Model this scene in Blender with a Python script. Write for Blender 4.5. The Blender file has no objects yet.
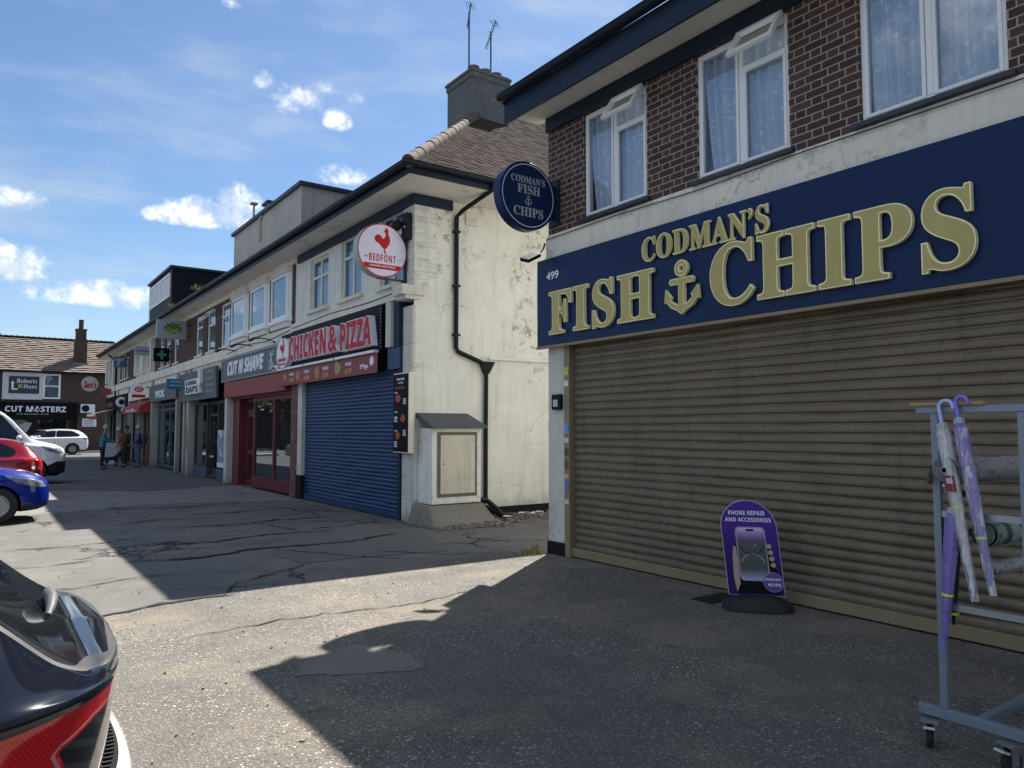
import bpy, bmesh, math, random
import numpy as np
from mathutils import Vector, Matrix
R = math.radians
rnd = random.Random(7)
SC = bpy.context.scene
COL = SC.collection

# ------------------------------------------------------------------ camera
cam_d = bpy.data.cameras.new('camera')
cam = bpy.data.objects.new('camera', cam_d); COL.objects.link(cam)
YAW, PITCH, FPX = R(35.48), R(3.53), 745.0
cam.location = (0, 0, 1.6)
cam.rotation_euler = (R(90) + PITCH, 0, -YAW)
cam_d.sensor_fit = 'HORIZONTAL'; cam_d.sensor_width = 36.0
cam_d.lens = 36.0 * FPX / 1024.0
cam_d.clip_start = 0.05; cam_d.clip_end = 2000
SC.camera = cam

# ------------------------------------------------------------------ sun, sky, exposure
SUN_AZ, SUN_EL = 54.0, 51.2          # azimuth from +Y towards +X
EXPOSURE = 1.20
sd = Vector((math.sin(R(SUN_AZ)) * math.cos(R(SUN_EL)), math.cos(R(SUN_AZ)) * math.cos(R(SUN_EL)), math.sin(R(SUN_EL))))
sun_d = bpy.data.lights.new('sun', 'SUN'); sun = bpy.data.objects.new('sun', sun_d); COL.objects.link(sun)
sun_d.energy = 5.0; sun_d.angle = R(0.53); sun_d.color = (1.0, 0.95, 0.87)
sun.rotation_euler = sd.to_track_quat('Z', 'Y').to_euler(); sun.location = sd * 60

world = bpy.data.worlds.new('World'); SC.world = world; world.use_nodes = True
SKY_STRENGTH = 0.053
SC.view_settings.view_transform = 'Standard'
SC.view_settings.look = 'None'
SC.view_settings.exposure = EXPOSURE
SC.view_settings.gamma = 1.0
SC.view_settings.use_curve_mapping = False
SC.cycles.use_denoising = True
SC.cycles.max_bounces = 8
SC.cycles.sample_clamp_indirect = 6.0


class NT:
    """small node-graph writer"""
    def __init__(s, tree): s.t = tree
    def n(s, typ, **kw):
        nd = s.t.nodes.new(typ)
        for k, v in kw.items():
            if k.startswith('i_'):
                s.put(nd.inputs[k[2:].replace('_', ' ')], v)
            else: setattr(nd, k, v)
        return nd
    def put(s, sock, v):
        if isinstance(v, bpy.types.NodeSocket): s.t.links.new(v, sock)
        elif isinstance(v, (tuple, list)) and sock.type == 'RGBA' and len(v) == 3: sock.default_value = (*v, 1)
        else: sock.default_value = v
    def m(s, op, a, b=None, c=None, clamp=False):
        nd = s.t.nodes.new('ShaderNodeMath'); nd.operation = op; nd.use_clamp = clamp
        s.put(nd.inputs[0], a)
        if b is not None: s.put(nd.inputs[1], b)
        if c is not None: s.put(nd.inputs[2], c)
        return nd.outputs[0]
    def ss(s, x, lo, hi):
        nd = s.t.nodes.new('ShaderNodeMapRange'); nd.interpolation_type = 'SMOOTHSTEP'
        s.put(nd.inputs[0], x); nd.inputs[1].default_value = lo; nd.inputs[2].default_value = hi
        return nd.outputs[0]
    def mix(s, f, a, b, mode='MIX'):
        nd = s.t.nodes.new('ShaderNodeMix'); nd.data_type = 'RGBA'; nd.blend_type = mode
        s.put(nd.inputs[0], f); s.put(nd.inputs[6], a); s.put(nd.inputs[7], b)
        return nd.outputs[2]
    def noise(s, vec, scale, detail=4, rough=0.55, out=0, dist=0.0):
        nd = s.t.nodes.new('ShaderNodeTexNoise'); s.put(nd.inputs['Vector'], vec)
        nd.inputs['Scale'].default_value = scale; nd.inputs['Detail'].default_value = detail
        nd.inputs['Roughness'].default_value = rough; nd.inputs['Distortion'].default_value = dist
        return nd.outputs[out]
    def voro(s, vec, scale, feature='F1', out='Distance', rand=1.0):
        nd = s.t.nodes.new('ShaderNodeTexVoronoi'); nd.feature = feature; s.put(nd.inputs['Vector'], vec)
        nd.inputs['Scale'].default_value = scale; nd.inputs['Randomness'].default_value = rand
        return nd.outputs[out]
    def vscale(s, vec, sc):
        nd = s.t.nodes.new('ShaderNodeMapping'); s.put(nd.inputs[0], vec); nd.inputs['Scale'].default_value = sc
        return nd.outputs[0]
    def xyz(s, vec):
        nd = s.t.nodes.new('ShaderNodeSeparateXYZ'); s.put(nd.inputs[0], vec); return nd.outputs
    def comb(s, x, y, z):
        nd = s.t.nodes.new('ShaderNodeCombineXYZ')
        for i, v in enumerate((x, y, z)): s.put(nd.inputs[i], v)
        return nd.outputs[0]
    def white(s, vec):
        nd = s.t.nodes.new('ShaderNodeTexWhiteNoise'); nd.noise_dimensions = '3D'; s.put(nd.inputs[0], vec)
        return nd.outputs[0]
    def bump(s, h, strength, dist):
        nd = s.t.nodes.new('ShaderNodeBump'); s.put(nd.inputs['Height'], h)
        nd.inputs['Strength'].default_value = strength; nd.inputs['Distance'].default_value = dist
        return nd.outputs[0]


# sky with cumulus: clouds stand at fixed compass bearings in the environment
g = NT(world.node_tree)
bg = world.node_tree.nodes['Background']
sky = g.n('ShaderNodeTexSky', sky_type='NISHITA', sun_disc=False)
sky.sun_elevation = R(SUN_EL); sky.sun_rotation = R(SUN_AZ)
sky.air_density = 1.0; sky.dust_density = 0.35; sky.ozone_density = 2.2; sky.altitude = 30
tc = g.n('ShaderNodeTexCoord').outputs['Generated']
dx, dy, dz = g.xyz(tc)
azd = g.m('MULTIPLY', g.m('ARCTAN2', dx, dy), 180 / math.pi)
eld = g.m('MULTIPLY', g.m('ARCSINE', dz), 180 / math.pi)
cn = g.noise(tc, 22, 7, 0.64); cn2 = g.noise(tc, 85, 4, 0.62)
CLOUDS = [(13.2, 15.0, 4.2, 1.7, 1.0), (10.6, 14.7, 2.8, 1.0, .9), (15.0, 16.0, 2.0, 1.8, 1.0), (6.3, 8.9, 6.0, 1.5, 1.0), (.6, 10.4, 4.2, 2.1, 1.0), (1.2, 14.4, 2.8, 1.2, .9),
          (16.5, 24.4, 1.1, 1.0, .85), (22.0, 22.3, 1.4, 1.2, .8), (23.3, 23.9, 1.2, .8, .65), (21.2, 24.5, 1.4, .7, .6), (18.8, 23.4, 2.4, 2.0, .6),
          (22.4, 18.6, 2.3, 1.2, .9), (14.2, 28.8, 1.0, .6, .5), (20.9, 28.0, 1.0, .8, .45), (-12, 9, 7, 1.6, 1), (-30, 14, 9, 2.4, 1), (-55, 10, 10, 2, 1), (-80, 18, 9, 3, 1), (80, 16, 7, 2, .7)]
acc = None
for (a0, e0, wa, we, op) in CLOUDS:
    ax = g.m('DIVIDE', g.m('SUBTRACT', azd, a0), wa)
    ey = g.m('DIVIDE', g.m('SUBTRACT', eld, e0), we)
    ey = g.m('MAXIMUM', ey, g.m('MULTIPLY', ey, -1.7))       # flatter undersides
    d2 = g.m('ADD', g.m('MULTIPLY', ax, ax), g.m('MULTIPLY', ey, ey))
    v = g.m('MULTIPLY', g.m('SUBTRACT', 1.0, d2, clamp=True), op)
    acc = v if acc is None else g.m('MAXIMUM', acc, v)
dens = g.m('ADD', acc, g.m('ADD', g.m('MULTIPLY', g.m('SUBTRACT', cn, 0.5), 2.6), g.m('MULTIPLY', g.m('SUBTRACT', cn2, 0.5), 1.5)))
cm = g.m('MULTIPLY', g.ss(dens, 0.05, 1.30), g.ss(acc, 0.0, 0.55))
dk = g.m('MULTIPLY', g.m('SUBTRACT', 1.0, g.ss(g.m('ABSOLUTE', g.m('ADD', azd, 115.0)), 35.0, 75.0)), g.m('MULTIPLY', g.ss(eld, 14.0, 34.0), g.m('SUBTRACT', 1.0, g.ss(eld, 62.0, 80.0))))  # bright cloud deck out of view, added as fill light for the shaded fronts
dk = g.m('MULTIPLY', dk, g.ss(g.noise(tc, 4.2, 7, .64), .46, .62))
wisp = g.noise(g.vscale(tc, (3.0, 3.0, 11.0)), 1.6, 5, 0.6)
veil = g.m('MULTIPLY', g.ss(wisp, 0.42, 0.80), 0.40)
skyc = g.mix(1.0, sky.outputs[0], (0.88, 1.00, 1.10), 'MULTIPLY')
skyc = g.mix(veil, skyc, (6.0, 6.6, 7.2))
cof = g.n('ShaderNodeVectorMath', operation='ADD'); g.put(cof.inputs[0], tc); cof.inputs[1].default_value = (.010, .006, .014)
cn3 = g.noise(cof.outputs[0], 22, 7, 0.64)
cshade = g.mix(g.ss(g.m('SUBTRACT', cn, cn3), -0.07, 0.10), (7.0, 7.7, 8.8), (12.0, 11.8, 11.5))
skyc = g.mix(g.m('MULTIPLY', cm, 0.82), skyc, cshade)
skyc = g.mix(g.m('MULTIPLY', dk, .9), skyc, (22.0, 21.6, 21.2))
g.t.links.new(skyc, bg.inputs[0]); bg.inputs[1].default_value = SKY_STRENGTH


# ------------------------------------------------------------------ mesh builder
class MB:
    def __init__(s): s.v = []; s.f = []
    def add(s, vs, fs):
        o = len(s.v); s.v += [tuple(map(float, p)) for p in vs]; s.f += [tuple(i + o for i in f) for f in fs]; return s
    def box(s, x0, x1, y0, y1, z0, z1):
        x0, x1 = sorted((x0, x1)); y0, y1 = sorted((y0, y1)); z0, z1 = sorted((z0, z1))
        return s.add([(x0, y0, z0), (x1, y0, z0), (x1, y1, z0), (x0, y1, z0), (x0, y0, z1), (x1, y0, z1), (x1, y1, z1), (x0, y1, z1)],
                     [(0, 3, 2, 1), (4, 5, 6, 7), (0, 1, 5, 4), (1, 2, 6, 5), (2, 3, 7, 6), (3, 0, 4, 7)])
    def obox(s, c, size, rot):
        hx, hy, hz = [k / 2 for k in size]; m = MB().box(-hx, hx, -hy, hy, -hz, hz)
        return s.add([Vector(c) + rot @ Vector(p) for p in m.v], m.f)
    def quad(s, a, b, c, d): return s.add([a, b, c, d], [(0, 1, 2, 3)])
    def bar(s, p0, p1, w, h, up=(0, 0, 1)):
        p0, p1 = Vector(p0), Vector(p1); d = (p1 - p0).normalized(); u = Vector(up)
        if abs(d.dot(u)) > .98: u = Vector((0, 1, 0))
        r = d.cross(u).normalized() * w / 2; t = r.cross(d).normalized() * h / 2
        vs = [p + a * r + b * t for p in (p0, p1) for a, b in ((-1, -1), (1, -1), (1, 1), (-1, 1))]
        return s.add(vs, [(0, 1, 2, 3), (7, 6, 5, 4), (0, 4, 5, 1), (1, 5, 6, 2), (2, 6, 7, 3), (3, 7, 4, 0)])
    def tube(s, pts, r, n=10, cap=True):
        pts = [Vector(p) for p in pts]; rs = r if isinstance(r, (list, tuple)) else [r] * len(pts)
        o = len(s.v); ref = None
        for i, p in enumerate(pts):
            d = (pts[min(i + 1, len(pts) - 1)] - pts[max(i - 1, 0)]).normalized()
            if ref is None: ref = Vector((0, 0, 1)) if abs(d.z) < .9 else Vector((1, 0, 0))
            a = (ref - d * ref.dot(d)).normalized(); ref = a; b = d.cross(a)
            for k in range(n):
                t = 2 * math.pi * k / n; q = p + (a * math.cos(t) + b * math.sin(t)) * rs[i]; s.v.append(tuple(q))
        for i in range(len(pts) - 1):
            for k in range(n):
                k2 = (k + 1) % n; s.f.append((o + i * n + k, o + i * n + k2, o + (i + 1) * n + k2, o + (i + 1) * n + k))
        if cap:
            s.f.append(tuple(o + k for k in reversed(range(n)))); e = o + (len(pts) - 1) * n; s.f.append(tuple(e + k for k in range(n)))
        return s
    def cyl(s, p0, p1, r, n=16): return s.tube([p0, p1], r, n)
    def lathe(s, prof, c, axis=(0, 0, 1), n=20):
        ax = Vector(axis).normalized(); u = ax.orthogonal().normalized(); w = ax.cross(u); o = len(s.v); c = Vector(c)
        for (r, h) in prof:
            for k in range(n):
                t = 2 * math.pi * k / n; s.v.append(tuple(c + ax * h + (u * math.cos(t) + w * math.sin(t)) * r))
        for i in range(len(prof) - 1):
            for k in range(n):
                k2 = (k + 1) % n; s.f.append((o + i * n + k, o + i * n + k2, o + (i + 1) * n + k2, o + (i + 1) * n + k))
        s.f.append(tuple(o + k for k in reversed(range(n)))); e = o + (len(prof) - 1) * n; s.f.append(tuple(e + k for k in range(n)))
        return s
    def extrude(s, poly, fr, d0, d1):
        """poly: 2D outline in frame fr=(origin,right,up,normal); solid between depths d0 and d1 along the normal"""
        n = len(poly); vs = [fr_pt(fr, x, y, d) for d in (d0, d1) for x, y in poly]
        return s.add(vs, [tuple(range(n - 1, -1, -1)), tuple(range(n, 2 * n))] + [(i, (i + 1) % n, n + (i + 1) % n, n + i) for i in range(n)])
    def profile_y(s, prof, y0, y1):
        """open profile of (x,z) swept along Y as a sheet"""
        o = len(s.v); n = len(prof)
        for y in (y0, y1): s.v += [(x, y, z) for x, z in prof]
        s.f += [(o + i, o + i + 1, o + n + i + 1, o + n + i) for i in range(n - 1)]; return s
    def sphere(s, c, r, nu=12, nv=8, sc=(1, 1, 1)):
        prof = [(r * math.sin(math.pi * i / nv) + 1e-5, -r * math.cos(math.pi * i / nv)) for i in range(nv + 1)]
        m = MB().lathe(prof, (0, 0, 0), n=nu)
        return s.add([(c[0] + p[0] * sc[0], c[1] + p[1] * sc[1], c[2] + p[2] * sc[2]) for p in m.v], m.f)


def fr_pt(fr, x, y, d):
    o, r, u, n = fr
    return tuple(o[i] + r[i] * x + u[i] * y + n[i] * d for i in range(3))
def FRX(x, y, z): return ((x, y, z), (0, -1, 0), (0, 0, 1), (-1, 0, 0))     # on a shop front, seen from the street
def FRY(x, y, z): return ((x, y, z), (1, 0, 0), (0, 0, 1), (0, -1, 0))      # on a face that looks towards -Y

def wloc(o):
    p = Vector((0, 0, 0))
    while o is not None: p += o.location; o = o.parent
    return p
def mesh_of(name, v, f, base=(0, 0, 0), mats=(), smooth=False, bev=0.0, fix=True):
    me = bpy.data.meshes.new(name)
    b = Vector(base)
    me.from_pydata([(p[0] - b.x, p[1] - b.y, p[2] - b.z) for p in v], [], [tuple(q) for q in f]); me.validate()
    if fix or bev:
        bm = bmesh.new(); bm.from_mesh(me)
        if fix: bmesh.ops.recalc_face_normals(bm, faces=bm.faces)
        if bev:
            ed = [e for e in bm.edges if len(e.link_faces) == 2 and e.calc_face_angle(0) > R(35)]
            bmesh.ops.bevel(bm, geom=ed, offset=bev, segments=2, profile=.6, affect='EDGES', clamp_overlap=True)
        bm.to_mesh(me); bm.free()
    for m in (mats if isinstance(mats, (list, tuple)) else [mats]): me.materials.append(m)
    if smooth:
        me.polygons.foreach_set('use_smooth', [True] * len(me.polygons))
        try: me.set_sharp_from_angle(angle=R(smooth if smooth is not True else 40))
        except Exception: pass
    return me
def thing(name, label, cat, loc=(0, 0, 0), group=None):
    o = bpy.data.objects.new(name, None); COL.objects.link(o); o.location = loc; o.empty_display_size = .1
    o['label'] = label; o['category'] = cat; o['kind'] = 'thing'
    if group: o['group'] = group
    return o
def part(name, mb, m, parent, smooth=False, bev=0.0, label=None, fix=True):
    o = bpy.data.objects.new(name, mesh_of(name, mb.v, mb.f, wloc(parent), m, smooth, bev, fix)); COL.objects.link(o); o.parent = parent
    if label: o['label'] = label
    return o
def solo(name, mb, m, label, cat, loc, group=None, smooth=False, bev=0.0, fix=True):
    o = bpy.data.objects.new(name, mesh_of(name, mb.v, mb.f, loc, m, smooth, bev, fix)); COL.objects.link(o); o.location = loc
    o['label'] = label; o['category'] = cat; o['kind'] = 'thing'
    if group: o['group'] = group
    return o
def struct(name, mb, m, fix=False, kind='structure', smooth=False):
    o = bpy.data.objects.new(name, mesh_of(name, mb.v, mb.f, (0, 0, 0), m, smooth, 0, fix)); COL.objects.link(o); o['kind'] = kind
    return o
def children(o): return [c for c in bpy.data.objects if c.parent is o]
def copy_tree(o, parent=None):
    c = o.copy(); COL.objects.link(c); c.parent = parent
    for ch in children(o): copy_tree(ch, c)
    return c


# ------------------------------------------------------------------ lettering
def ser(s): return ''.join(chr(0x1D400 + ord(c) - 65) if 'A' <= c <= 'Z' else chr(0x1D41A + ord(c) - 97) if 'a' <= c <= 'z' else c for c in s)
def sansb(s): return ''.join(chr(0x1D5D4 + ord(c) - 65) if 'A' <= c <= 'Z' else chr(0x1D5EE + ord(c) - 97) if 'a' <= c <= 'z' else chr(0x1D7EC + ord(c) - 48) if '0' <= c <= '9' else c for c in s)
def text_mesh(body, offset=0.0, spacing=1.0, shear=0.0, res=4):
    c = bpy.data.curves.new('lettering', 'FONT'); c.body = body; c.size = 1; c.offset = offset; c.space_character = spacing; c.shear = shear
    c.resolution_u = res; c.extrude = .5
    o = bpy.data.objects.new('lettering', c); COL.objects.link(o)
    bpy.context.view_layer.update()
    me = bpy.data.meshes.new_from_object(o.evaluated_get(bpy.context.evaluated_depsgraph_get()))
    v = np.array([tuple(p.co) for p in me.vertices]).reshape(-1, 3); f = [tuple(p.vertices) for p in me.polygons]
    bpy.data.objects.remove(o); bpy.data.curves.remove(c); bpy.data.meshes.remove(me)
    return v, f
def text(mb, body, fr, x0, x1, y0, y1, d0=0.0, d1=.004, offset=0.0, spacing=1.0, shear=0.0, keep=False):
    """lettering fitted into the rectangle (x0..x1, y0..y1) of a frame, from depth d0 to d1"""
    v, f = text_mesh(body, offset, spacing, shear)
    if len(v) == 0: return mb
    mn, mx = v.min(0), v.max(0); sx = (x1 - x0) / max(mx[0] - mn[0], 1e-4); sy = (y1 - y0) / max(mx[1] - mn[1], 1e-4)
    return mb.add([fr_pt(fr, x0 + (p[0] - mn[0]) * sx, y0 + (p[1] - mn[1]) * sy, d0 + (p[2] + .5) * (d1 - d0)) for p in v], f)
def islands(mb):
    par = list(range(len(mb.v)))
    def find(a):
        while par[a] != a: par[a] = par[par[a]]; a = par[a]
        return a
    key = {}
    for i, p in enumerate(mb.v):
        k = tuple(round(c, 5) for c in p)
        if k in key: par[find(i)] = find(key[k])
        else: key[k] = i
    for f in mb.f:
        for i in f[1:]: par[find(i)] = find(f[0])
    grp = {}
    for f in mb.f: grp.setdefault(find(f[0]), []).append(f)
    out = []
    for fs in grp.values():
        ids = sorted({i for f in fs for i in f}); mp = {a: b for b, a in enumerate(ids)}
        m = MB(); m.v = [mb.v[i] for i in ids]; m.f = [tuple(mp[i] for i in f) for f in fs]; out.append(m)
    return out
def disc(n, r, cx=0, cy=0, rx=None): return [(cx + (rx or r) * math.cos(2 * math.pi * k / n), cy + r * math.sin(2 * math.pi * k / n)) for k in range(n)]


# ------------------------------------------------------------------ materials
def new_mat(name):
    m = bpy.data.materials.new(name); m.use_nodes = True
    return m, NT(m.node_tree), m.node_tree.nodes['Principled BSDF']
def pos(g): return g.n('ShaderNodeNewGeometry').outputs['Position']
def plain(name, col, rough=.6, metal=0.0, var=.12, scale=3.0, bump=0.0, bscale=40, coat=0.0, spec=.5, dirt=None, streak=0.0):
    m, g, b = new_mat(name); p = pos(g)
    n1 = g.noise(p, scale, 5, .6); n2 = g.noise(p, scale * 9, 3, .6)
    k = g.m('ADD', g.m('MULTIPLY', g.m('SUBTRACT', n1, .5), var * 2.4), g.m('MULTIPLY', g.m('SUBTRACT', n2, .5), var * 1.2))
    v = g.m('ADD', 1.0, k)
    c = g.mix(1.0, col, g.comb(v, v, v), 'MULTIPLY')
    if dirt:
        dn = g.noise(p, scale * .8, 6, .7)
        c = g.mix(g.m('MULTIPLY', g.ss(dn, .52, .72), dirt[1]), c, dirt[0])
    if streak:
        sn = g.noise(g.vscale(p, (9, 9, .7)), 1.0, 4, .6)
        c = g.mix(g.m('MULTIPLY', g.ss(sn, .5, .75), streak), c, tuple(k * .35 for k in col))
    g.put(b.inputs['Base Color'], c); g.put(b.inputs['Roughness'], g.m('ADD', rough, g.m('MULTIPLY', g.m('SUBTRACT', n2, .5), .15), clamp=True))
    b.inputs['Metallic'].default_value = metal; b.inputs['Coat Weight'].default_value = coat; b.inputs['Coat Roughness'].default_value = .03
    b.inputs['Specular IOR Level'].default_value = spec
    if bump: g.put(b.inputs['Normal'], g.bump(g.noise(p, bscale, 4, .6), bump, .01))
    return m
def brick_mat(name, axis, c1, c2, mortar, rowh=.075, length=.335, vary=.5):
    m, g, b = new_mat(name); x, y, z = g.xyz(pos(g)); u = y if axis == 'Y' else x
    wob = g.noise(pos(g), 14, 3, .6)
    z = g.m('ADD', z, g.m('MULTIPLY', g.m('SUBTRACT', wob, .5), .006)); u = g.m('ADD', u, g.m('MULTIPLY', g.m('SUBTRACT', wob, .5), .010))
    row = g.m('FLOOR', g.m('DIVIDE', z, rowh)); zz = g.m('SUBTRACT', z, g.m('MULTIPLY', row, rowh))
    odd = g.m('MODULO', row, 2.0)
    us = g.m('ADD', g.m('ADD', u, 200.0), g.m('MULTIPLY', odd, length / 2))
    col = g.m('FLOOR', g.m('DIVIDE', us, length)); uu = g.m('SUBTRACT', us, g.m('MULTIPLY', col, length))
    hd = g.m('GREATER_THAN', uu, .225)
    mt = .012
    e1 = g.m('MINIMUM', uu, g.m('ABSOLUTE', g.m('SUBTRACT', uu, .225 + .0)))
    e1 = g.m('MINIMUM', e1, g.m('SUBTRACT', length, uu))
    e2 = g.m('MINIMUM', zz, g.m('SUBTRACT', rowh, zz))
    e = g.m('MINIMUM', e1, e2)
    ism = g.m('SUBTRACT', 1.0, g.ss(e, .0045, .0085))
    idn = g.white(g.comb(col, row, hd)); idn2 = g.white(g.comb(row, hd, col))
    n2 = g.noise(pos(g), 60, 4, .6)
    bc = g.mix(idn, c1, c2)
    v = g.m('ADD', g.m('ADD', .72, g.m('MULTIPLY', idn2, vary)), g.m('MULTIPLY', g.m('SUBTRACT', n2, .5), .7))
    bc = g.mix(1.0, bc, g.comb(v, v, v), 'MULTIPLY')
    mc = g.mix(g.noise(pos(g), 5, 4, .6), tuple(k * .75 for k in mortar), tuple(min(1, k * 1.2) for k in mortar))
    g.put(b.inputs['Base Color'], g.mix(ism, bc, mc)); b.inputs['Roughness'].default_value = .85
    h = g.m('ADD', g.m('MULTIPLY', ism, -1.0), g.m('MULTIPLY', n2, .35))
    g.put(b.inputs['Normal'], g.bump(h, .7, .008))
    return m
def render_mat(name, col, peel=(.36, .33, .27), amt=.55, crack=.6, block=False, low=0.0):
    """painted cement render: hairline cracks, flaked patches, rain streaks"""
    m, g, b = new_mat(name); p = pos(g)
    n1 = g.noise(p, 1.3, 6, .65); n2 = g.noise(p, 7, 5, .7); n3 = g.noise(p, 38, 4, .6)
    v = g.m('ADD', .74, g.m('MULTIPLY', n1, .46)); c = g.mix(1.0, col, g.comb(v, v, g.m('MULTIPLY', v, .985)), 'MULTIPLY')
    st = g.noise(g.vscale(p, (5, 5, .35)), 1.5, 5, .65)
    c = g.mix(g.m('MULTIPLY', g.ss(st, .48, .75), .38), c, tuple(k * .45 for k in col))
    fl = g.m('MULTIPLY', g.ss(g.noise(p, 5.5, 7, .74), .54, .585), g.ss(g.noise(p, .55, 4, .6), .47, .62))
    dmp = g.noise(g.vscale(p, (2.2, 2.2, .55)), 1.0, 6, .7); c = g.mix(g.m('MULTIPLY', g.ss(dmp, .54, .74), .30), c, tuple(k * .55 for k in col))
    c = g.mix(g.m('MULTIPLY', fl, amt), c, peel)
    sp = g.ss(g.noise(p, 24, 3, .7), .70, .74); c = g.mix(g.m('MULTIPLY', sp, amt * .6), c, tuple(k * .5 for k in peel))
    wv = g.n('ShaderNodeVectorMath', operation='ADD'); g.put(wv.inputs[0], p)
    nv = g.n('ShaderNodeVectorMath', operation='SCALE'); g.put(nv.inputs[0], g.noise(p, 3, 4, .7, out=1)); nv.inputs['Scale'].default_value = .5
    g.put(wv.inputs[1], nv.outputs[0])
    ce = g.voro(wv.outputs[0], .9, 'DISTANCE_TO_EDGE'); cr = g.m('MULTIPLY', g.m('SUBTRACT', 1.0, g.ss(ce, .002, .008)), g.ss(g.noise(p, 1.1, 3, .5), .46, .56))
    c = g.mix(g.m('MULTIPLY', cr, crack), c, (.10, .085, .07))
    h = g.m('ADD', g.m('MULTIPLY', n3, .35), g.m('ADD', g.m('MULTIPLY', n2, .4), g.m('MULTIPLY', g.m('ADD', cr, fl), -.8)))
    if block:
        x, y, z = g.xyz(p); u = g.m('ADD', x, y)
        rw = g.m('FLOOR', g.m('DIVIDE', z, .075)); zz = g.m('SUBTRACT', z, g.m('MULTIPLY', rw, .075))
        uu = g.m('MODULO', g.m('ADD', g.m('ADD', u, 50), g.m('MULTIPLY', g.m('MODULO', rw, 2.0), .112)), .225)
        ed = g.m('MINIMUM', g.m('MINIMUM', zz, g.m('SUBTRACT', .075, zz)), g.m('MINIMUM', uu, g.m('SUBTRACT', .225, uu)))
        jn = g.m('SUBTRACT', 1.0, g.ss(ed, .002, .010)); jn = g.m('MULTIPLY', jn, g.ss(n1, .30, .6))
        c = g.mix(g.m('MULTIPLY', jn, .30), c, (.25, .24, .22)); h = g.m('ADD', h, g.m('MULTIPLY', jn, -.8))
    if low:
        z = g.xyz(p)[2]; gr = g.m('MULTIPLY', g.m('SUBTRACT', 1.0, g.ss(g.m('ADD', z, g.m('MULTIPLY', n2, .5)), .25, low)), .55)
        c = g.mix(gr, c, (.13, .115, .085))
    g.put(b.inputs['Base Color'], c); b.inputs['Roughness'].default_value = .78
    g.put(b.inputs['Normal'], g.bump(h, .35, .006))
    return m
def asphalt(name, col, stone, cell=55, stone_amt=.5, big=.5, crack=0.0, rough=.9, warm=None, bump=.5):
    m, g, b = new_mat(name); p = pos(g)
    n1 = g.noise(p, .45, 6, .62); n2 = g.noise(p, 3.2, 5, .65); n3 = g.noise(p, 110, 3, .6)
    vd = g.voro(p, cell, 'F1'); vc = g.voro(p, cell, 'F1', 'Color'); r = g.xyz(vc)[0]; r2 = g.xyz(vc)[1]
    v = g.m('ADD', 1 - big * .5, g.m('ADD', g.m('MULTIPLY', n1, big * .6), g.m('MULTIPLY', n2, big * .4)))
    v = g.m('ADD', v, g.m('MULTIPLY', g.m('SUBTRACT', n3, .5), .5))
    c = g.mix(1.0, col, g.comb(v, v, v), 'MULTIPLY')
    if warm: c = g.mix(g.m('MULTIPLY', g.ss(g.noise(p, .8, 5, .6), .45, .68), .65), c, warm)
    mk = g.m('ADD', .18, g.m('MULTIPLY', g.ss(g.noise(p, .9, 5, .65), .40, .62), .82))
    vf = g.voro(p, cell * 2.3, 'F1'); rf_ = g.xyz(g.voro(p, cell * 2.3, 'F1', 'Color'))
    c = g.mix(g.m('MULTIPLY', g.m('MULTIPLY', g.ss(rf_[0], .70, 1.0), g.m('SUBTRACT', 1.0, g.ss(vf, .3, .55))), stone_amt * .8), c, tuple(k * .85 for k in stone))
    c = g.mix(g.m('MULTIPLY', g.m('MULTIPLY', g.ss(rf_[1], .60, 1.0), g.m('SUBTRACT', 1.0, g.ss(vf, .3, .55))), stone_amt), c, tuple(k * .25 for k in col))
    stain = g.m('MULTIPLY', g.ss(g.noise(p, 1.7, 6, .72), .56, .74), .55); c = g.mix(stain, c, tuple(k * .38 for k in col))
    st = g.m('MULTIPLY', g.m('MULTIPLY', g.ss(r, .60, .98), g.m('SUBTRACT', 1.0, g.ss(vd, .22, .50))), mk)
    c = g.mix(g.m('MULTIPLY', st, stone_amt), c, stone)
    dk = g.m('MULTIPLY', g.ss(r2, .60, .95), g.m('SUBTRACT', 1.0, g.ss(vd, .30, .55))); dk = g.m('MULTIPLY', dk, mk); c = g.mix(g.m('MULTIPLY', dk, stone_amt * .9), c, tuple(k * .22 for k in col))
    sp = g.voro(p, 9, 'F1'); spc = g.xyz(g.voro(p, 9, 'F1', 'Color'))[1]
    gum = g.m('MULTIPLY', g.m('SUBTRACT', 1.0, g.ss(sp, .10, .16)), g.ss(spc, .82, .86)); c = g.mix(g.m('MULTIPLY', gum, .30), c, tuple(min(1, k * 1.9) for k in col))
    h = g.m('ADD', g.m('MULTIPLY', g.m('SUBTRACT', .5, vd), .6), g.m('ADD', g.m('MULTIPLY', n3, .4), g.m('MULTIPLY', n2, .6)))
    if crack:
        wv = g.n('ShaderNodeVectorMath', operation='ADD'); g.put(wv.inputs[0], p)
        nv = g.n('ShaderNodeVectorMath', operation='SCALE'); g.put(nv.inputs[0], g.noise(p, 1.8, 5, .7, out=1)); nv.inputs['Scale'].default_value = .9
        g.put(wv.inputs[1], nv.outputs[0])
        ce = g.voro(wv.outputs[0], .55, 'DISTANCE_TO_EDGE'); msk = g.ss(g.noise(p, .5, 3, .5), .47, .56)
        cr = g.m('MULTIPLY', g.m('SUBTRACT', 1.0, g.ss(ce, .006, .020)), msk)
        c = g.mix(g.m('MULTIPLY', cr, crack), c, (.012, .012, .013)); h = g.m('ADD', h, g.m('MULTIPLY', cr, -2.5))
    g.put(b.inputs['Base Color'], c); b.inputs['Roughness'].default_value = rough; b.inputs['Specular IOR Level'].default_value = .35
    g.put(b.inputs['Normal'], g.bump(h, bump, .009))
    return m
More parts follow.
